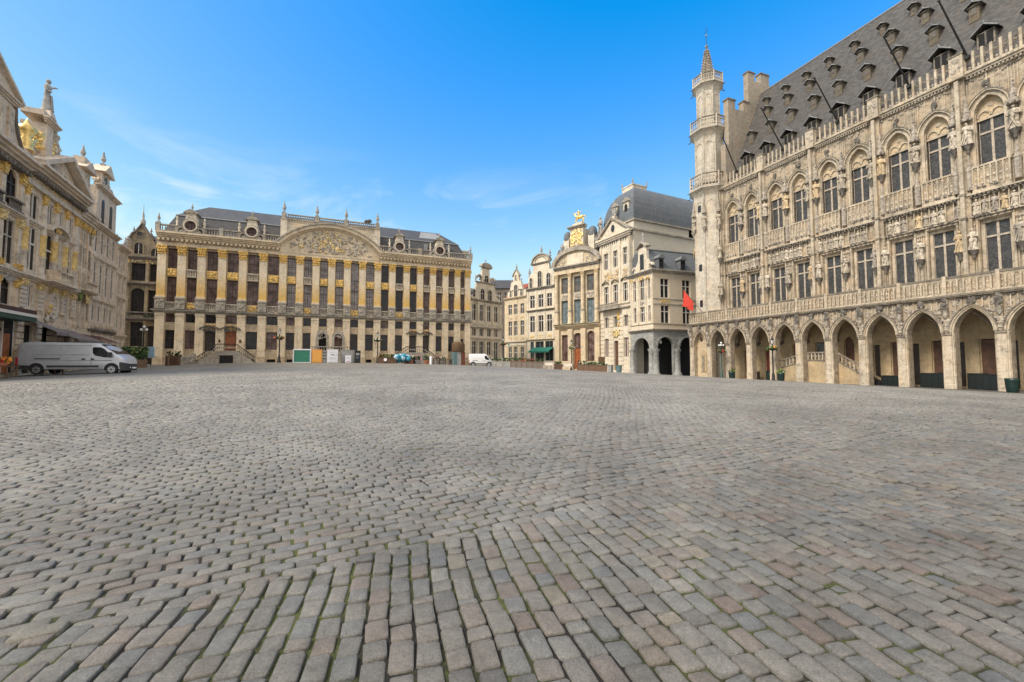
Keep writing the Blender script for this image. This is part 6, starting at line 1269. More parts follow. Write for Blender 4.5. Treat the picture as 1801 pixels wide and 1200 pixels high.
            d = (cx + (r1 + .35) * math.cos(a0), cy + (r1 + .35) * math.sin(a0)); a.tube((cx + r1 * math.cos(a0), cy + r1 * math.sin(a0), z0 - .3), (*d, z0 - .45), .1, .05, 5, 'carve_dark')
        b.part('gallery', a, tw)
    gallery(27.2, 2.3, 3.0, 1.9); gallery(36.1, 2.0, 2.75, 1.55); gallery(43.3, 1.6, 2.25, 1.3)
    a = MB()
    for r_, z0, z1, w in ((2.3, 19.5, 25.3, .62), (2.02, 29.5, 34.2, .55), (1.62, 37.6, 41.6, .42)):
        for k in range(8):
            an = k * PI / 4; c_, s_ = math.cos(an), math.sin(an); rr = r_ * math.cos(PI / 8)
            P = [(-w, z0)] + arcpts(-w, w, z1 - .6, z1, 'p', 8) + [(w, z0)]
            for q in range(len(P) - 1):
                (x0, a0), (x1, a1) = P[q], P[q + 1]; f = lambda x, z: (cx + rr * c_ - x * s_, cy + rr * s_ + x * c_, z); a.tube(f(x0, a0), f(x1, a1), .07, .07, 4, 'turret')
    for k in range(8):
        an = o8 + k * PI / 4
        for rr, z0, z1 in ((2.33, 7.3, 26.2), (2.03, 28, 35.4), (1.63, 37, 42.6)): a.tube((cx + rr * math.cos(an), cy + rr * math.sin(an), z0), (cx + rr * math.cos(an), cy + rr * math.sin(an), z1), .1, .1, 5, 'turret')
    b.part('turret_tracery', a, tw)
    a = MB(); a.lathe(cx, cy, [(1.0, 43.0), (.95, 45.0), (.14, 49.6), (.05, 49.9)], 8, 'th_dark', False, o8); a.lathe(cx, cy, [(.04, 49.8), (.03, 53)], 6, 'iron')
    for k in range(8):
        an = k * PI / 4 + o8
        for j in range(10): z = 45.1 + j * .44; r_ = .95 * (1 - (z - 45) / 5.3) + .1; a.blob(cx + r_ * math.cos(an), cy + r_ * math.sin(an), z, .12, .12, .14, 'carve', .2)
    a.blob(cx, cy, 49.9, .25, m='carve'); a.blob(cx, cy, 51.6, .16, m='lead'); a.tube((cx - .3, cy, 52.2), (cx + .3, cy, 52.2), .03, .03, 4, 'iron'); b.part('crocketed_spire', a, tw)
    # small slit windows, clock dial, statues round the turret
    def face_pt(k, r_, off, z, out=.02):
        an = k * PI / 4; rr = r_ * math.cos(PI / 8) + out; return (cx + rr * math.cos(an) - off * math.sin(an), cy + rr * math.sin(an) + off * math.cos(an), z)
    for k, r_, z in ((6, 2.3, 24.3), (6, 2.3, 15.5), (5, 2.02, 32.0), (5, 1.62, 39.7), (6, 2.3, 10.2)):
        a = MB(); p = face_pt(k, r_, 0, z); an = k * PI / 4; q = [face_pt(k, r_, s * .27, z + t_ * .5) for s, t_ in ((-1, -1), (1, -1), (1, 1), (-1, 1))]; q2 = [face_pt(k, r_, s * .27, z + t_ * .5, .06) for s, t_ in ((-1, -1), (1, -1), (1, 1), (-1, 1))]
        a._add(q + q2, [(0, 1, 2, 3), (4, 5, 6, 7), (0, 1, 5, 4), (1, 2, 6, 5), (2, 3, 7, 6), (3, 0, 4, 7)], 'glass'); b.part('slit_window', a, tw)
    a = MB(); k = 5; c0 = face_pt(k, 2.3, 0, 18.1, .1); c1 = face_pt(k, 2.3, 0, 18.1, .25); a.tube(c0, c1, .95, .95, 24, 'th_dark', False); c2 = face_pt(k, 2.3, 0, 18.1, .29); a.tube(c1, c2, .78, .78, 24, 'th_light', False); c3 = face_pt(k, 2.3, 0, 18.1, .31); a.tube(c2, c3, .6, .6, 20, 'th_dark', False)
    for s, (o1, z1, o2, z2) in enumerate(((-.4, 17.7, .45, 18.5), (-.1, 18.5, .35, 17.9))): a.tube(face_pt(k, 2.3, o1, z1, .33), face_pt(k, 2.3, o2, z2, .33), .05, .05, 4, 'gold')
    for q in range(12): a.blob(*face_pt(k, 2.3, .7 * math.cos(q * PI / 6), 18.1 + .7 * math.sin(q * PI / 6), .3), .06, m='gold', j=.1)
    b.part('dial', a, tw)
    for k in (4, 5, 6, 7):
        an = o8 + k * PI / 4; X, Y = cx + 2.5 * math.cos(an), cy + 2.5 * math.sin(an); a = MB(); a.lathe(X, Y, [(.08, 20.6), (.3, 21.2), (.32, 21.3)], 7, 'carve'); figure(a, X, Y, 21.3, 1.9, 'statue', 1.2); a.lathe(X, Y, [(.32, 23.3), (.34, 23.6), (.2, 23.8), (.18, 24.3), (.03, 25.6)], 6, 'carve', False); b.part('statue', a, tw)
    for k in (7,):
        an = o8 + k * PI / 4; X, Y = cx + 2.6 * math.cos(an), cy + 2.6 * math.sin(an)
        for z in (11.2, 16.5): a = MB(); figure(a, X, Y, z, 1.9, 'statue', 1.2); a.lathe(X, Y, [(.05, z - .9), (.3, z - .1), (.3, z)], 7, 'carve_dark'); b.part('statue', a, tw)
    # ---------- flag poles leaning out from the parapet
    for u, lo, zt in ((6.2, .6, 32.1), (12.9, -.35, 32.9), (19.2, -.3, 32.6), (25.6, -.3, 32.5), (29.7, -.4, 32.7), (38.3, -.3, 32.7)):
        a = MB(); p, q = (u, V - .1, 28.2), (u + lo, 0.0, zt); a.tube(p, q, .085, .07, 6, 'iron'); a.blob(*q, .12, m='iron'); a.box(u - .15, u + .15, V - .3, V, 28.0, 28.3, 'iron'); b.part('flagpole', a)
    # bracket flag at the corner
    return b
town_hall()

def pavement():
    # raised bluestone pavement with kerb along the arcade
    m = stone('paving', (.14, .135, .125), (.10, .097, .09), (.04, .04, .037), .5, .8, .5, .7); m.node_tree.nodes['Principled BSDF'].inputs['Roughness'].default_value = .6
    mb = MB(); n = 14; u0, u1 = -2.0, 46.0
    def pt(u, v, z): x, y = to_world(u, v); return (x, y, z)
    mb.face([pt(u0, 4.0, -.602), pt(u0, -4.7, -.602), pt(u1, -4.7, -.602), pt(u1, 4.0, -.602)], 'paving')
    mb.build('pavement'); o = bpy.data.objects['pavement']; tag(o, kind='structure')
    mb = MB()
    for k in range(30):
        ua, ub = u0 + (u1 - u0) * k / 30 + .01, u0 + (u1 - u0) * (k + 1) / 30 - .01
        P = [pt(ua, -4.72, -1.3), pt(ub, -4.72, -1.3), pt(ub, -5.0, -1.3), pt(ua, -5.0, -1.3), pt(ua, -4.70, -.59), pt(ub, -4.70, -.59), pt(ub, -4.97, -.60), pt(ua, -4.97, -.60)]
        mb._add(P, [(0, 1, 2, 3), (4, 5, 6, 7), (0, 1, 5, 4), (1, 2, 6, 5), (2, 3, 7, 6), (3, 0, 4, 7)], 'bluestone')
    o = mb.build('kerb'); tag(o, kind='structure')
pavement()
# ================================================================ things standing on the square
def place(name, label, cat, x, y, rz=0., group=None, z=None): return empty(name, (x, y, gz(x, y) if z is None else z), rz, label, cat, group)
DA = ray_angle(2736)
def dk(u, v): return (-45.9 + u * math.cos(DA) - v * math.sin(DA), 54 + u * math.sin(DA) + v * math.cos(DA))

def van(name, label, loc, rz, sx, sy, sz, paint, kind='a'):
    e = empty(name, loc, rz, label, 'van')
    st = [(0.0, 2.02, .90), (.05, 2.14, .95), (.18, 2.22, .97), (.5, 2.25, .98), (1.5, 2.26, .985), (3, 2.26, .985), (3.9, 2.25, .985), (4.2, 2.23, .98), (4.45, 2.16, .975), (4.7, 2.02, .97), (4.95, 1.83, .965), (5.2, 1.62, .96), (5.45, 1.42, .95), (5.65, 1.31, .94), (5.85, 1.22, .91), (6.02, 1.10, .87), (6.15, .95, .80), (6.25, .78, .70), (6.29, .62, .62)]
    st = [(x if x < 5.5 else 5.5 + (x - 5.5) * .66, z, w if x < 5.8 else w - (x - 5.8) * .35) for x, z, w in st]
    mb = MB(); vs = []; n = None
    for x, zt, w in st:
        zb = .36 if x < 6 else .36; h = zt - zb
        lim = lambda z: w * (1 - .09 * max(0, (z - 1.1) / 1.15) ** 1.6)
        ring = [(w * .9, zb), (w, zb + .12)] + [(lim(zb + h * t), zb + h * t) for t in (.25, .45, .62, .78, .90)] + [(lim(zt) * .95, zb + h * .965), (lim(zt) * .82, zt), (0, zt + .015)]
        full = [(-y, z) for y, z in ring] + [(y, z) for y, z in ring[-2::-1]]; n = len(full)
        vs += [(x * sx, y * sy, z * sz) for y, z in full]
    fs = [(i * n + k, i * n + k + 1, (i + 1) * n + k + 1, (i + 1) * n + k) for i in range(len(st) - 1) for k in range(n - 1)]
    mb._add(vs, fs, paint, True); mb._add([vs[k] for k in range(n)], [tuple(range(n))], paint); o = (len(st) - 1) * n; mb._add([vs[o + k] for k in range(n)], [tuple(range(n - 1, -1, -1))], paint)
    mb._add([(s[0] * sx, q * s[2] * .9 * sy, .36 * sz) for s in (st[0], st[-1]) for q in (-1, 1)], [(0, 1, 3, 2)], 'plastic')
    body = mb.build('body', e)
    def P(poly, d0, d1, m, name, parent=body, y=-.985):   # a panel lying against the near side, following its lean
        f = lambda x, z, d: (x * sx, (y * (1 - .09 * max(0, (z - 1.1) / 1.15) ** 1.6) - d) * sy, z * sz)
        a = MB(); k = len(poly); a._add([f(x, z, d1) for x, z in poly] + [f(x, z, d0) for x, z in poly], [tuple(range(k)), tuple(range(2 * k - 1, k - 1, -1))] + [(i, i + k, (i + 1) % k + k, (i + 1) % k) for i in range(k)], m)
        return a.build(name, e if parent is None else parent)
    P([(4.06, 1.88), (4.12, 1.94), (4.52, 1.93), (4.72, 1.82), (4.98, 1.5), (5.15, 1.24), (5.1, 1.2), (4.75, 1.21), (4.25, 1.33), (4.1, 1.5)], .0, .012, 'van_glass', 'side_window')
    P([(.94, 1.06), (2.34, 1.06), (2.34, 1.13), (.98, 1.13)], .0, .02, 'plastic', 'door_rail')
    P([(1.64, .5), (4.45, .5), (4.45, .63), (1.64, .63)], .0, .035, 'plastic', 'rub_strip')
    for x0, z0, x1, z1, w_ in ((2.35, .5, 2.35, 1.95, .022), (3.92, .5, 3.92, 2.0, .022), (4.02, .55, 4.02, 1.2, .018), (.05, .98, 5.2, .98, .016), (.35, 1.38, 3.9, 1.38, .016), (.5, 2.04, 4.0, 2.04, .014)):
        P([(x0 - (w_ if x0 == x1 else 0), z0), (x1 + (w_ if x0 == x1 else 0), z1 - (w_ if x0 != x1 else 0)), (x1 + (w_ if x0 == x1 else 0), z1 + (w_ if x0 != x1 else 0)), (x0 - (w_ if x0 == x1 else 0), z1)] if x0 != x1 else [(x0 - w_ / 2, z0), (x0 + w_ / 2, z0), (x0 + w_ / 2, z1), (x0 - w_ / 2, z1)], .0, .004, 'plastic', 'door_seam')
    for x in (3.6, 4.1): P([(x - .09, 1.02), (x + .09, 1.02), (x + .09, 1.13), (x - .09, 1.13)], .0, .03, 'plastic', 'handle')
    P([(0.0, .42), (.10, .42), (.10, 1.15), (0.0, 1.2)], -.06, .012, 'light_red', 'tail_light'); 
    P([(0.0, .38), (.85, .38), (.75, .62), (.0, .66)], -.03, .02, 'plastic', 'rear_bumper')
    def wy(x): return float(np.interp(x, [q[0] for q in st], [q[2] for q in st]))
    ne = [q for q in st if q[0] > 5.38]; side = [(5.60, 0)] + [(q[0], 0) for q in ne if q[0] > 5.62]; XS = [5.60] + [q[0] for q in ne if q[0] > 5.62]; xt = XS[-1]
    ol = [(x, -(wy(x) + .015)) for x in XS] + [(xt + .045, -wy(xt) * .6), (xt + .045, wy(xt) * .6)] + [(x, wy(x) + .015) for x in XS[::-1]]
    a = MB(); k = len(ol); zt_ = lambda x: .86 - max(0, x - 5.75) * .45
    a._add([(x * sx, y * sy, .25 * sz) for x, y in ol] + [(x * sx, y * sy, zt_(x) * sz) for x, y in ol], [tuple(range(k - 1, -1, -1)), tuple(range(k, 2 * k))] + [(q, (q + 1) % k, (q + 1) % k + k, q + k) for q in range(k)], 'plastic'); fb = a.build('front_bumper', body)
    for s_ in (-1, 1):
        a = MB(); pl = [(5.50, 1.02), (5.56, 1.16), (5.78, 1.08), (5.90, .93), (5.80, .88)]
        a._add([(x * sx, s_ * (wy(x) * (.985 if z < 1 else .965) + .012) * sy, z * sz) for x, z in pl] + [(x * sx, s_ * (wy(x) - .12) * sy, z * sz) for x, z in pl], [tuple(range(5)), tuple(range(9, 4, -1))] + [(q, (q + 1) % 5, (q + 1) % 5 + 5, q + 5) for q in range(5)], 'headlight'); a.build('headlight', body)
    a = MB(); a.blob((xt - .02) * sx, -wy(xt) * .95 * sy, .47 * sz, .07, m='headlight', j=0, sm=True); a.build('fog_light', fb)
    a = MB(); a.box((xt + .045) * sx, (xt + .06) * sx, -.26 * sy, .26 * sy, .40 * sz, .51 * sz, 'paper'); a.build('number_plate', fb)
    a = MB(); yy = .86
    a._add([(4.50 * sx, -yy * sy, 2.165 * sz), (4.50 * sx, yy * sy, 2.165 * sz), (5.42 * sx, yy * 1.02 * sy, 1.47 * sz), (5.42 * sx, -yy * 1.02 * sy, 1.47 * sz)], [(0, 3, 2, 1)], 'van_glass'); a.build('windscreen', body)
    a = MB(); a.box(5.02 * sx, 5.2 * sx, -1.24 * sy, -1.02 * sy, 1.22 * sz, 1.58 * sz, 'plastic'); a.tube((5.1 * sx, -.95 * sy, 1.25 * sz), (5.1 * sx, -1.05 * sy, 1.3 * sz), .03, .03, 5, 'plastic'); a.build('wing_mirror', body)
    for x in (1.09, 5.18):
        for s in (-1, 1):
            a = MB(); r_ = .34; y0 = s * .99 * sy
            a.tube((x * sx, y0, r_), (x * sx, y0 - s * .24, r_), r_, r_, 22, 'tyre', True); w_ = a.build('wheel', e)
            a = MB(); a.tube((x * sx, y0 + s * .006, r_), (x * sx, y0 - s * .02, r_), r_ * .66, r_ * .66, 18, 'rim', False); a.tube((x * sx, y0 + s * .012, r_), (x * sx, y0, r_), r_ * .2, r_ * .2, 10, 'plastic')
            for k in range(6): t_ = k * PI / 3; a.tube((x * sx + r_ * .42 * math.cos(t_), y0 + s * .010, r_ + r_ * .42 * math.sin(t_)), (x * sx + r_ * .42 * math.cos(t_), y0, r_ + r_ * .42 * math.sin(t_)), r_ * .11, r_ * .11, 8, 'plastic', False)
            a.build('rim', w_)
            a = MB(); pts = [(x * sx + .46 * math.cos(t_ * PI / 12), r_ + .02 + .46 * math.sin(t_ * PI / 12)) for t_ in range(13)]; band(a, pts[::-1], .03, y0 - .012 if s < 0 else y0 - .1, y0 + .1 if s < 0 else y0 + .012, paint, -.01)
            fl = [(x * sx + .45 * math.cos(t_ * PI / 12), r_ + .02 + .45 * math.sin(t_ * PI / 12)) for t_ in range(13)]; a.prism(fl + [(fl[-1][0], .3), (fl[0][0], .3)], min(y0, y0 - s * .05) - .004, max(y0, y0 - s * .05) + .002 if s < 0 else y0 + .004, 'tyre'); a.build('wheel_arch', body)
    return e
vx, vy = -34.4, 29.85
van('parked_van', 'silver panel van parked on the cobbles before the left row, facing right', (vx, vy, .77), math.radians(16.5), 1.04, .95, 1.0, 'van_silver')
van('delivery_van', 'small white van parked at the right end of the gilded mansion', (-6.75, 66.2, .93), math.radians(4), .60, .86, .90, 'van_white')

# ---- lamp posts with hanging flower bowls
def lamp_post(name, label, x, y, z=None, post='iron', globes=0, h=4.5, group='ornate lamp posts round the square', basket='leaf', fl='flower_red'):
    e = place(name, label, 'lamp post', x, y, 0, group, z)
    a = MB(); a.lathe(0, 0, [(.24, -.2), (.24, .15), (.17, .3), (.13, .9), (.085, 1.0), (.075, h - 1.4), (.06, h - .75), (.09, h - .7), (.05, h - .62)], 10, post)
    a.build('post', e)
    if basket:
        a = MB(); z0 = h - 1.3
        a.lathe(0, 0, [(.1, z0 - .12), (.42, z0 + .02), (.5, z0 + .14), (.48, z0 + .16)], 12, 'iron'); bk = a.build('flower_bowl', e)
        a = MB()
        for _ in range(42): t = R.random() * 6.28; r_ = R.uniform(.1, .58); a.blob(r_ * math.cos(t), r_ * math.sin(t), z0 + .22 + R.uniform(-.16, .14) - (r_ > .5) * .12, R.uniform(.05, .13), m=R.choice([basket, basket, 'leaf', fl]), j=.4)
        a.build('flowers', bk)
    a = MB(); zt = h - .62
    if globes:
        for k in range(globes): t = k * 2 * PI / globes; a.tube((0, 0, zt - .1), (.28 * math.cos(t), .28 * math.sin(t), zt + .05), .025, .025, 5, 'iron'); a.blob(.28 * math.cos(t), .28 * math.sin(t), zt + .2, .15, m='lamp_glass', j=.0, sm=True)
        a.blob(0, 0, zt + .5, .16, m='lamp_glass', j=0, sm=True); a.tube((0, 0, zt - .1), (0, 0, zt + .4), .03, .03, 5, 'iron')
    else:
        a.lathe(0, 0, [(.1, zt), (.19, zt + .42)], 6, 'lamp_glass', False); a.lathe(0, 0, [(.23, zt + .42), (.17, zt + .5), (.06, zt + .66), (.08, zt + .7), (.01, zt + .85)], 6, 'iron', False)
        for k in range(6): t = k * PI / 3; a.tube((.1 * math.cos(t), .1 * math.sin(t), zt), (.2 * math.cos(t), .2 * math.sin(t), zt + .42), .014, .014, 4, 'iron')
    a.build('lantern', e); return e
lamp_post('street_lamp', 'dark lamp post with flower bowl before the mansion, left of the green and orange panels', *dk(14.4, -2.2))
lamp_post('street_lamp', 'dark lamp post before the mansion, right of the grey notice boxes', *dk(27.2, -2.2), fl='flower_white')
lamp_post('street_lamp', 'green lamp post with white globes and flower bowl by the far end of the arcade', *to_world(6.65, -1.1), z=-.6, post='iron_green', globes=3, h=4.9)
lamp_post('street_lamp', 'dark lamp post with orange and white flowers in front of the arcade stair', *to_world(13.85, -1.1), z=-.6, h=5.0, basket='leaf', fl='flower_orange')
lamp_post('street_lamp', 'lamp post with yellow-green foliage before the house with the golden horseman', 9.32, 66, basket='leaf_light', fl='flower_white', h=4.7)
lamp_post('street_lamp', 'lamp post beside the dark lane right of the white van', -1.46, 70, h=4.9)
lamp_post('street_lamp', 'white globe lamp on a thin post in front of the dark spired house', -38.6, 44, globes=2, h=4.3, basket=None)

# ---- notices and boxes in front of the mansion
def panel(name, label, cat, u0, u1, v, z1, m, dep=.9, frame=None, lines=None, z0=None):
    x, y = dk((u0 + u1) / 2, v); e = empty(name, (x, y, gz(x, y)), DA, label, cat); w = u1 - u0; h = z1
    a = MB(); a.box(-w / 2, w / 2, 0, dep, .0, h, m if not frame else 'grey_box'); a.box(-w / 2 - .03, w / 2 + .03, -.03, dep + .03, h, h + .06, frame or m); a.build('body', e)
    a = MB(); a.box(-w / 2 + .1, w / 2 - .1, -.05, 0, .12, h - .1, m); f = a.build('front_sheet', e)
    if frame:
        a = MB()
        for s in (-1, 1): a.box(s * (w / 2) - .06, s * (w / 2) + .06, -.09, -.0, .0, h, frame)
        a.box(-w / 2, w / 2, -.09, -.002, h - .1, h + .002, frame); a.box(-w / 2, w / 2, -.09, -.002, .002, .1, frame); a.build('frame', e)
    if lines:
        a = MB()
        for (x0, x1, zz, hh, mm) in lines: a.box(-w / 2 + x0 * w, -w / 2 + x1 * w, -.056, -.05, zz * h, zz * h + hh, mm)
        a.build('print', f)
    return e
e = panel('notice_cabin', 'white framed cabin with a dark green board, leftmost before the mansion', 'cabin', 16.5, 18.5, -6, 1.75, 'paint_green', 1.3, 'paper')
panel('orange_board', 'plain orange board box between the green board and the white notice', 'board', 18.65, 19.9, -6, 1.7, 'paint_orange', .5)
panel('white_notice', 'white printed notice box right of the orange board', 'notice', 20.5, 21.85, -6, 1.75, 'paper', .5, None, [(.35, .62, .58, .12, 'print'), (.65, .92, .585, .05, 'print'), (.2, .85, .8, .02, 'print'), (.2, .85, .4, .015, 'print'), (.2, .8, .34, .015, 'print'), (.2, .85, .28, .015, 'print')])
panel('grey_cabinet', 'plain grey utility cabinet behind the small white poster', 'cabinet', 22.2, 23.9, -5.6, 1.7, 'grey_box', .8)
panel('small_poster', 'small low white poster stand in front of the grey cabinet', 'poster', 22.75, 23.5, -6.5, .98, 'paper', .12, None, [(.2, .8, .2, .06, 'print_red'), (.2, .8, .6, .02, 'print'), (.3, .7, .7, .03, 'print')])
panel('display_case', 'narrow dark display case at the right end of the grey cabinet', 'display case', 23.95, 24.7, -6, 1.62, 'crate', .5, None, [(.2, .8, .65, .3, 'grey_box'), (.2, .7, .4, .2, 'print')])
panel('shelf_rack', 'narrow grey rack with dark shelves between the orange board and white notice', 'rack', 19.95, 20.45, -5.9, 1.6, 'grey_box', .5, None, [(.1, .9, .8, .12, 'door_dark'), (.1, .9, .55, .12, 'door_dark'), (.1, .9, .3, .12, 'door_dark')])
# rusty kiosk
x, y = dk(39.2, -3); e = empty('rusty_kiosk', (x, y, gz(x, y)), DA, 'round rust-brown kiosk with grey lower doors at the right corner of the mansion', 'kiosk')
a = MB(); a.box(-.9, -.35, -.8, .8, -.2, 2.0, 'frame_teal'); a.box(-.35, .25, -.8, .8, -.2, 2.02, 'grey_box'); a.box(.25, .9, -.8, .8, -.2, 2.0, 'rust'); a.build('door_panel', e)
a = MB(); a.lathe(0, 0, [(1.0, 2.03), (1.06, 2.2), (1.04, 3.2), (.95, 3.45), (.5, 3.62), (.05, 3.66)], 14, 'rust_brown'); a.build('canopy', e)

# ---- covered stall, tubs and barriers before the right-hand steps
def fence(name, label, cat, p, q, h, post_m, board_m, n, leaf=None, fl=None, solid=True, group=None):
    x0, y0 = p; x1, y1 = q; L = math.hypot(x1 - x0, y1 - y0); ang = math.atan2(y1 - y0, x1 - x0); z0 = gz(x0, y0); z1 = gz(x1, y1)
    e = empty(name, (x0, y0, z0), ang, label, cat, group); f = lambda t: (z1 - z0) * t
    a = MB()
    for k in range(n):
        a0, a1 = L * k / n + .03, L * (k + 1) / n - .03; zz = f((k + .5) / n)
        if solid: a.box(a0, a1, 0, .5, zz - .15, zz + h * .72, board_m); a.box(a0, a1, -.03, .53, zz + h * .72, zz + h * .8, post_m)
        else:
            for j in range(4): a.box(a0, a1, .0, .05, zz + .1 + j * h / 4.5, zz + .1 + j * h / 4.5 + .09, board_m)
    a.build('trough' if solid else 'rails', e)
    a = MB()
    for k in range(n + 1): a.box(L * k / n - .04, L * k / n + .04, -.04, .1, f(k / n) - .15, f(k / n) + h * (.85 if solid else 1.0), post_m)
    a.build('posts', e)
    if leaf:
        a = MB()
        for _ in range(int(L * 34)):
            t = R.random(); a.blob(t * L, .25 + R.uniform(-.25, .25), f(t) + h * .8 + R.uniform(-.04, .36) * h, R.uniform(.05, .14), m=R.choice([leaf, leaf, 'leaf_dark', 'leaf_dark'] + ([fl] if fl and R.random() < .5 else [])), j=.45)
        a.build('planting', e)
    return e
fence('planter_box', 'brown planter trough with shrubs and a round white sign before the mansion', 'planter', dk(27.0, -5.5), dk(29.4, -5.5), 1.1, 'wood', 'wood', 2, 'leaf', 'flower_orange')
x, y = dk(28.0, -5.7); a = MB(); a.tube((x, y - .02, gz(x, y) + .5), (x, y + .02, gz(x, y) + .5), .22, .22, 16, 'paper', False); a.tube((x, y, gz(x, y) - .1), (x, y, gz(x, y) + .3), .03, .03, 5, 'iron'); o = a.build('round_sign'); tag(o, 'small round white sign on the brown planter before the mansion', 'sign')
x, y = dk(30.3, -5.5); e = empty('covered_stall', (x, y, gz(x, y)), DA, 'low stall heaped under a bright blue tarpaulin at the foot of the right-hand steps', 'stall')
a = MB()
for _ in range(26): a.blob(R.uniform(-.9, .9), R.uniform(-.5, .5), .75 + R.uniform(-.3, .35), R.uniform(.3, .5), m=R.choice(['tarp_blue', 'tarp_blue', 'tarp_pale']), j=.2, sm=True)
a.build('tarpaulin', e)
for s in (-1, 1): a = MB(); a.box(s * .9 - .05, s * .9 + .05, -.5, .5, -.1, .7, 'wood'); a.build('trestle', e)
lab = ['grey tub of pale flowers beside the blue tarpaulin', 'tub of mixed flowers at the middle of the right-hand steps', 'low tub of dark leaves by the white bollard', 'tub of pink flowers at the right end of the steps', 'wide tub of green leaves behind the blue tarpaulin', 'rightmost small tub by the steps railing']
for k, (u, c) in enumerate(((31.6, 'flower_white'), (32.7, 'flower_pink'), (33.9, 'leaf_dark'), (35.6, 'flower_pink'), (31.0, 'leaf_light'), (36.4, 'flower_white'))):
    x, y = dk(u, -5.0 + (k % 2) * .5); e = place('flower_tub', lab[k], 'flower tub', x, y, 0, 'flower tubs by the right-hand steps'); a = MB(); a.lathe(0, 0, [(.26, -.1), (.38, .5), (.4, .55), (.34, .55)], 10, 'grey_box' if k % 2 else 'terracotta'); a.build('pot', e); a = MB()
    for _ in range(40): t = R.random() * 6.28; r_ = R.uniform(0, .5); a.blob(r_ * math.cos(t), r_ * math.sin(t), .65 + R.uniform(-.1, .55), R.uniform(.05, .13), m=R.choice([c, 'leaf', 'leaf_dark', 'leaf']), j=.4)
    a.build('plants', e)
x, y = dk(34.3, -6.2); a = MB(); a.lathe(x, y, [(.17, gz(x, y) - .1), (.17, gz(x, y) + 1.0), (.14, gz(x, y) + 1.1), (.02, gz(x, y) + 1.14)], 10, 'paper'); tag(a.build('bollard'), 'thick white bollard in front of the right-hand steps', 'bollard')
fence('barrier_rail', 'dark railed barrier in front of the right-hand steps', 'barrier', dk(34.8, -5.4), dk(37.6, -5.4), .95, 'iron', 'wood_grey', 3, None, None, False)

# ---- terraces along the right-hand houses
g = 'planter troughs round the terraces'
fence('terrace_planter', 'pale stone trough with shrubs right of the white van', 'planter', (-3.9, 68.6), (-.3, 67.6), 1.2, 'duke_grey', 'bluestone', 3, 'leaf', 'flower_white', group=g)
fence('terrace_planter', 'long dark wooden trough with shrubs before the small corner houses', 'planter', (-.2, 67.5), (4.9, 66.2), 1.35, 'wood', 'wood_grey', 6, 'leaf', 'flower_red', group=g)
fence('terrace_planter', 'dark trough of clipped shrubs before the tall pale house', 'planter', (10.1, 65.0), (14.2, 63.2), 1.3, 'wood', 'wood', 5, 'leaf', 'flower_white', group=g)
fence('terrace_planter', 'red-flowered trough in the middle of the terrace under the green awning house', 'planter', (6.6, 66.0), (7.9, 65.8), 1.1, 'wood', 'door_brown', 2, 'leaf', 'flower_red', group=g)
def bench(label, x, y, rz):
    e = place('terrace_bench', label, 'bench', x, y, rz, 'white framed terrace benches'); a = MB()
    for s in (-.75, .75):
        for q in (0, .5): a.box(s - .03, s + .03, q - .03, q + .03, -.1, 1.05 if q else .45, 'frame_white')
    a.box(-.78, .78, -.04, .54, .45, .5, 'frame_white'); a.build('frame', e); a = MB(); a.box(-.7, .7, .44, .5, .6, 1.0, 'frame_white'); a.build('backrest', e)
bench('white framed bench with dark gaps at the left of the terrace', 5.6, 65.9, -.1); bench('second white bench beside the terrace lamp post', 8.6, 65.5, -.15)
def chairset(label, x, y):
    e = place('bistro_table', label, 'table', x, y, R.random(), 'small bistro tables on the terraces'); a = MB(); a.lathe(0, 0, [(.02, .74), (.36, .74), (.36, .78), (.02, .78)], 12, 'wood'); a.build('table_top', e); a = MB(); a.tube((0, 0, -.05), (0, 0, .74), .03, .03, 5, 'iron'); a.lathe(0, 0, [(.24, -.03), (.2, .02)], 8, 'iron'); a.build('leg', e)
def chair(label, x, y, rz):
    e = place('bistro_chair', label, 'chair', x, y, rz, 'dark bistro chairs on the terraces'); a = MB(); a.box(-.2, .2, -.2, .2, .43, .47, 'wood'); a.build('seat', e); a = MB(); a.box(-.2, .2, .18, .21, .6, .92, 'wood'); a.build('backrest', e)
    for sx_ in (-.18, .18):
        for sy_ in (-.18, .18): a = MB(); a.tube((sx_, sy_, -.05), (sx_, sy_, .45 if sy_ < 0 else .92), .018, .018, 4, 'iron'); a.build('leg', e)
    return e
chairset('small round table left of the terrace lamp post', 7.9, 67.2); chairset('small round table behind the clipped shrubs', 12.2, 66.0)
chair('dark chair beside the table left of the terrace lamp', 7.1, 67.3, .4); chair('dark chair right of the terrace lamp post', 9.8, 66.9, 2.6); chair('dark chair behind the clipped shrubs', 11.2, 66.2, 1.4)
ch0 = chair('dark bistro chair in the row standing before the horseman house', 9.9, 67.9, .2)
ch0['label'] = 'dark bistro chair just right of the terrace lamp, behind the other chair'
for k, (x, y, l_) in enumerate(((10.6, 67.5, 'dark bistro chair behind the left end of the clipped shrubs'), (11.4, 67.3, 'dark bistro chair second from the left behind the clipped shrubs'), (12.9, 66.6, 'dark bistro chair right of the table behind the clipped shrubs'), (13.6, 66.2, 'rightmost dark bistro chair, beside the brown menu board'),
                                (6.4, 68.3, 'dark bistro chair behind the red-flowered trough'), (5.6, 68.5, 'dark bistro chair behind the left white bench'), (4.4, 68.9, 'leftmost dark bistro chair, behind the long dark trough'))): copy_thing(ch0, (x, y, gz(x, y)), .5 * k, l_)
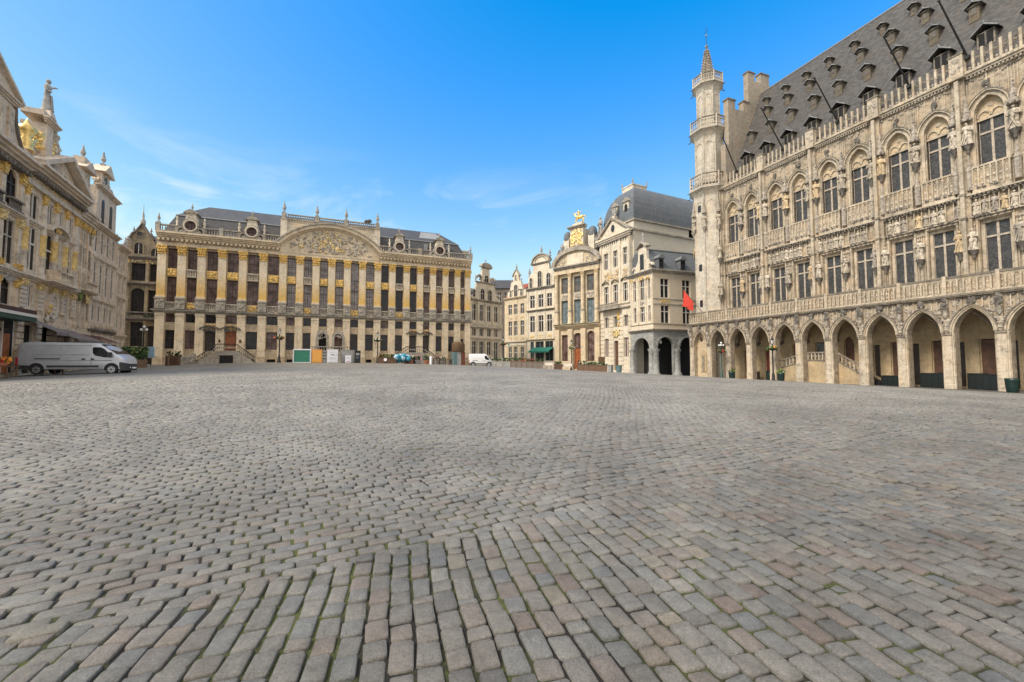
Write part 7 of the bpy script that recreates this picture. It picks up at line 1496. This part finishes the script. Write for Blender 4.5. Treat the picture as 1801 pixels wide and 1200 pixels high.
for k, (x, y, l_) in enumerate(((14.75, 63.2, 'pale square tub at the right end of the clipped shrubs'), (15.9, 62.7, 'green-grey round tub left of the arcade corner house'))):
    e = place('stone_tub', l_, 'tub', x, y, 0, 'pale tubs by the corner house'); a = MB(); a.lathe(0, 0, [(.36, -.2), (.46, 1.0), (.5, 1.05), (.5, 1.15), (.42, 1.15)], 10 if k else 4, 'grey_box' if not k else 'frame_teal', False); a.build('pot', e); a = MB(); a.lathe(0, 0, [(.4, 1.08), (.38, 1.14)], 10, 'leaf_dark'); a.build('soil', e)
# dark figure-like signboard by the doorway of the tall house
e = place('menu_board', 'brown standing menu board before the door of the tall pale house', 'board', 14.0, 65.8, -.3); a = MB(); a.box(-.5, .5, 0, .08, .9, 2.4, 'rust_brown'); a.build('board', e); a = MB(); a.box(-.45, -.38, 0, .08, -.1, .9, 'wood'); a.box(.38, .45, 0, .08, -.1, .9, 'wood'); a.build('legs', e)

# ---- left terrace with hedge, cafe tables
def hedge(name, label, x, y, rz, L, w, h0, h1):
    e = place(name, label, 'hedge', x, y, rz); a = MB(); a.box(-L / 2, L / 2, -w / 2, w / 2, -.1, h0, 'wood'); a.build('trough', e); a = MB()
    for _ in range(int(L * 150)): a.blob(R.uniform(-L / 2, L / 2), R.uniform(-w / 2, w / 2), R.uniform(h0, h1), R.uniform(.06, .15), m=R.choice(['leaf', 'leaf_dark', 'leaf_dark', 'leaf_light']), j=.45)
    a.build('foliage', e)
hedge('clipped_hedge', 'green clipped hedge in a trough right behind the silver van', -37.0, 41.2, .9, 1.9, .8, .8, 2.0)
fence('barrier_rail', 'brown slatted terrace barrier between the hedge and the gilded mansion', 'barrier', (-38.0, 46.6), (-36.9, 45.2), 1.3, 'wood', 'wood', 2, None, None, False)
fence('terrace_planter', 'dark box barrier at the left foot of the gilded mansion', 'planter', (-38.8, 47.2), (-37.6, 47.5), 1.35, 'wood', 'door_brown', 2, 'leaf_dark', None, group=g)
x, y = -38.3, 44.6; a = MB(); z = gz(x, y); a.box(x - .35, x + .35, y, y + .1, z + .9, z + 2.1, 'tarp_pale'); a.tube((x, y + .05, z), (x, y + .05, z + .9), .03, .03, 5, 'iron'); tag(a.build('blue_sign'), 'small pale blue sign board between the hedge and the dark spired house', 'sign')
for k, (x, y, l_) in enumerate(((-33.1, 27.3, 'table heaped with orange flowers at the left edge of the view'), (-33.6, 30.6, 'table with red flowers behind the rear of the silver van'))):
    e = place('flower_table', l_, 'table', x, y, .2, 'cafe tables by the left row'); a = MB(); a.box(-.7, .7, -.4, .4, .72, .78, 'wood'); a.build('table_top', e)
    for sx_ in (-.6, .6):
        for sy_ in (-.33, .33): a = MB(); a.box(sx_ - .03, sx_ + .03, sy_ - .03, sy_ + .03, -.1, .72, 'wood'); a.build('leg', e)
    p_ = place('flower_basket', ('basket of orange flowers' if not k else 'basket of red flowers') + ' on the cafe table by the left row', 'flower basket', x, y, 0, None, gz(x, y) + .78); a = MB(); a.lathe(0, 0, [(.3, 0), (.42, .22), (.38, .22)], 10, 'terracotta'); a.build('basket', p_); a = MB()
    for _ in range(50): a.blob(R.uniform(-.55, .55), R.uniform(-.3, .3), .25 + R.uniform(0, .35), R.uniform(.05, .12), m=R.choice(['flower_orange' if not k else 'flower_red', 'leaf', 'flower_red']), j=.4)
    a.build('flowers', p_)

# ---- tubs, crates along the arcade
def barrel(label, u, v, plants=None):
    x, y = to_world(u, v); e = empty('planter_tub', (x, y, -.6), 0, label, 'tub', 'teal tubs along the arcade'); a = MB(); a.lathe(0, 0, [(.29, 0), (.31, .06), (.35, .5), (.36, .8), (.38, .86), (.38, 1.02), (.34, 1.04), (.33, .96)], 20, 'barrel'); a.build('tub', e)
    a = MB(); a.lathe(0, 0, [(.34, .9), (.33, .97)], 12, 'leaf_dark'); a.build('soil', e)
    if plants:
        a = MB()
        for _ in range(34): t = R.random() * 6.28; r_ = R.uniform(0, .45); a.blob(r_ * math.cos(t), r_ * math.sin(t), 1.05 + R.uniform(-.1, .4), R.uniform(.05, .12), m=R.choice([plants, 'leaf', 'leaf_light']), j=.4)
        a.build('plants', e)
barrel('teal round tub with a little green beside the green lamp post', 8.1, -1.0, 'leaf_dark'); barrel('teal round tub with white flowers in front of the arcade stair', 14.7, -1.0, 'flower_white'); barrel('bare teal round tub nearest the right edge of the view', 32.6, -1.0)
def crate(label, u0, u1, v, h, m='crate', d=.9):
    x, y = to_world((u0 + u1) / 2, v); e = empty('storage_crate', (x, y, -.6), TA, label, 'crate', 'dark green crates in the arcade'); w = u1 - u0; a = MB(); a.box(-w / 2, w / 2, 0, d, .04, h, m); a.build('body', e); a = MB(); a.box(-w / 2 - .03, w / 2 + .03, -.03, d + .03, h, h + .07, m)
    a.build('lid', e); a = MB(); n = max(2, int(w / .35))
    for k in range(n + 1): xx = -w / 2 + w * k / n; a.box(xx - .03, xx + .03, -.025, 0, .06, h - .02, m)
    a.build('battens', e)
crate('teal crate under the fourth arch from the left, beside the red door', 11.2, 12.5, 1.2, 1.15, 'barrel'); crate('brown-grey chest under the third arch', 8.2, 9.3, 1.6, 1.0, 'wood_grey')
crate('low dark crate under the arch right of the stair', 23.2, 24.9, 1.3, .9); crate('dark crate at the left under the second arch from the right', 26.2, 27.4, 1.2, 1.2); crate('wide dark crate at the right under the second arch from the right', 27.5, 28.6, 1.1, 1.25)
crate('dark crate against the left pier of the rightmost full arch', 29.3, 30.2, 1.3, 1.25); crate('broad dark crate in the middle of the rightmost full arch', 30.3, 31.5, .9, 1.2); crate('dark crate cut by the right edge of the view', 32.5, 34.3, 1.2, 1.35)
x, y = to_world(22.4, 1.6); e = empty('folded_chairs', (x, y, -.6), TA, 'black heap of folded cafe chairs beside the foot of the arcade stair', 'chairs'); a = MB()
for k in range(9): t = k * .16; a.box(-.9 + t, -.84 + t, 0, .6, .02, 1.15 - k * .1, 'plastic'); a.box(-.9 + t, -.5 + t, .1, .5, .4 - k * .02, .44 - k * .02, 'plastic')
a.build('folded_frames', e)
# ---- red flag on a slanted staff at the arcade corner
x, y = to_world(2.4, 0); e = empty('red_flag', (x, y, 8.8), TA, 'plain red flag hanging from a slanted staff at the left corner of the arcade balcony', 'flag')
a = MB(); a.tube((.1, .1, -.1), (-1.9, -1.6, 3.6), .06, .045, 6, 'wood'); a.build('staff', e)
a = MB(); n, m_ = 12, 10; vs = []
for side in (0, .015):
    for i in range(n + 1):
        t = i / n; px, py, pz = .1 - 2.0 * (.45 + .5 * t), .1 - 1.7 * (.45 + .5 * t), -.1 + 3.7 * (.45 + .5 * t)
        for j in range(m_ + 1):
            s = j / m_; L_ = 2.2 * (.8 + .2 * t); fold = math.sin(t * 9 + s * 1.5) * .16 * s
            vs.append((px + fold * .8 - .25 * s * (1 - t) * 1.2, py + fold + side, pz - L_ * s * (.75 + .35 * t)))
N_ = (n + 1) * (m_ + 1); a._add(vs, [(q * N_ + i * (m_ + 1) + j, q * N_ + i * (m_ + 1) + j + 1, q * N_ + (i + 1) * (m_ + 1) + j + 1, q * N_ + (i + 1) * (m_ + 1) + j) for q in (0, 1) for i in range(n) for j in range(m_)], 'flag_red', True); a.build('cloth', e)

# anything left without an id belongs to the ground
for o in list(bpy.data.objects):
    if o.type == 'MESH' and o.parent is None and 'kind' not in o and 'category' not in o: print('UNTAGGED', o.name)
print('objects', len(bpy.data.objects))
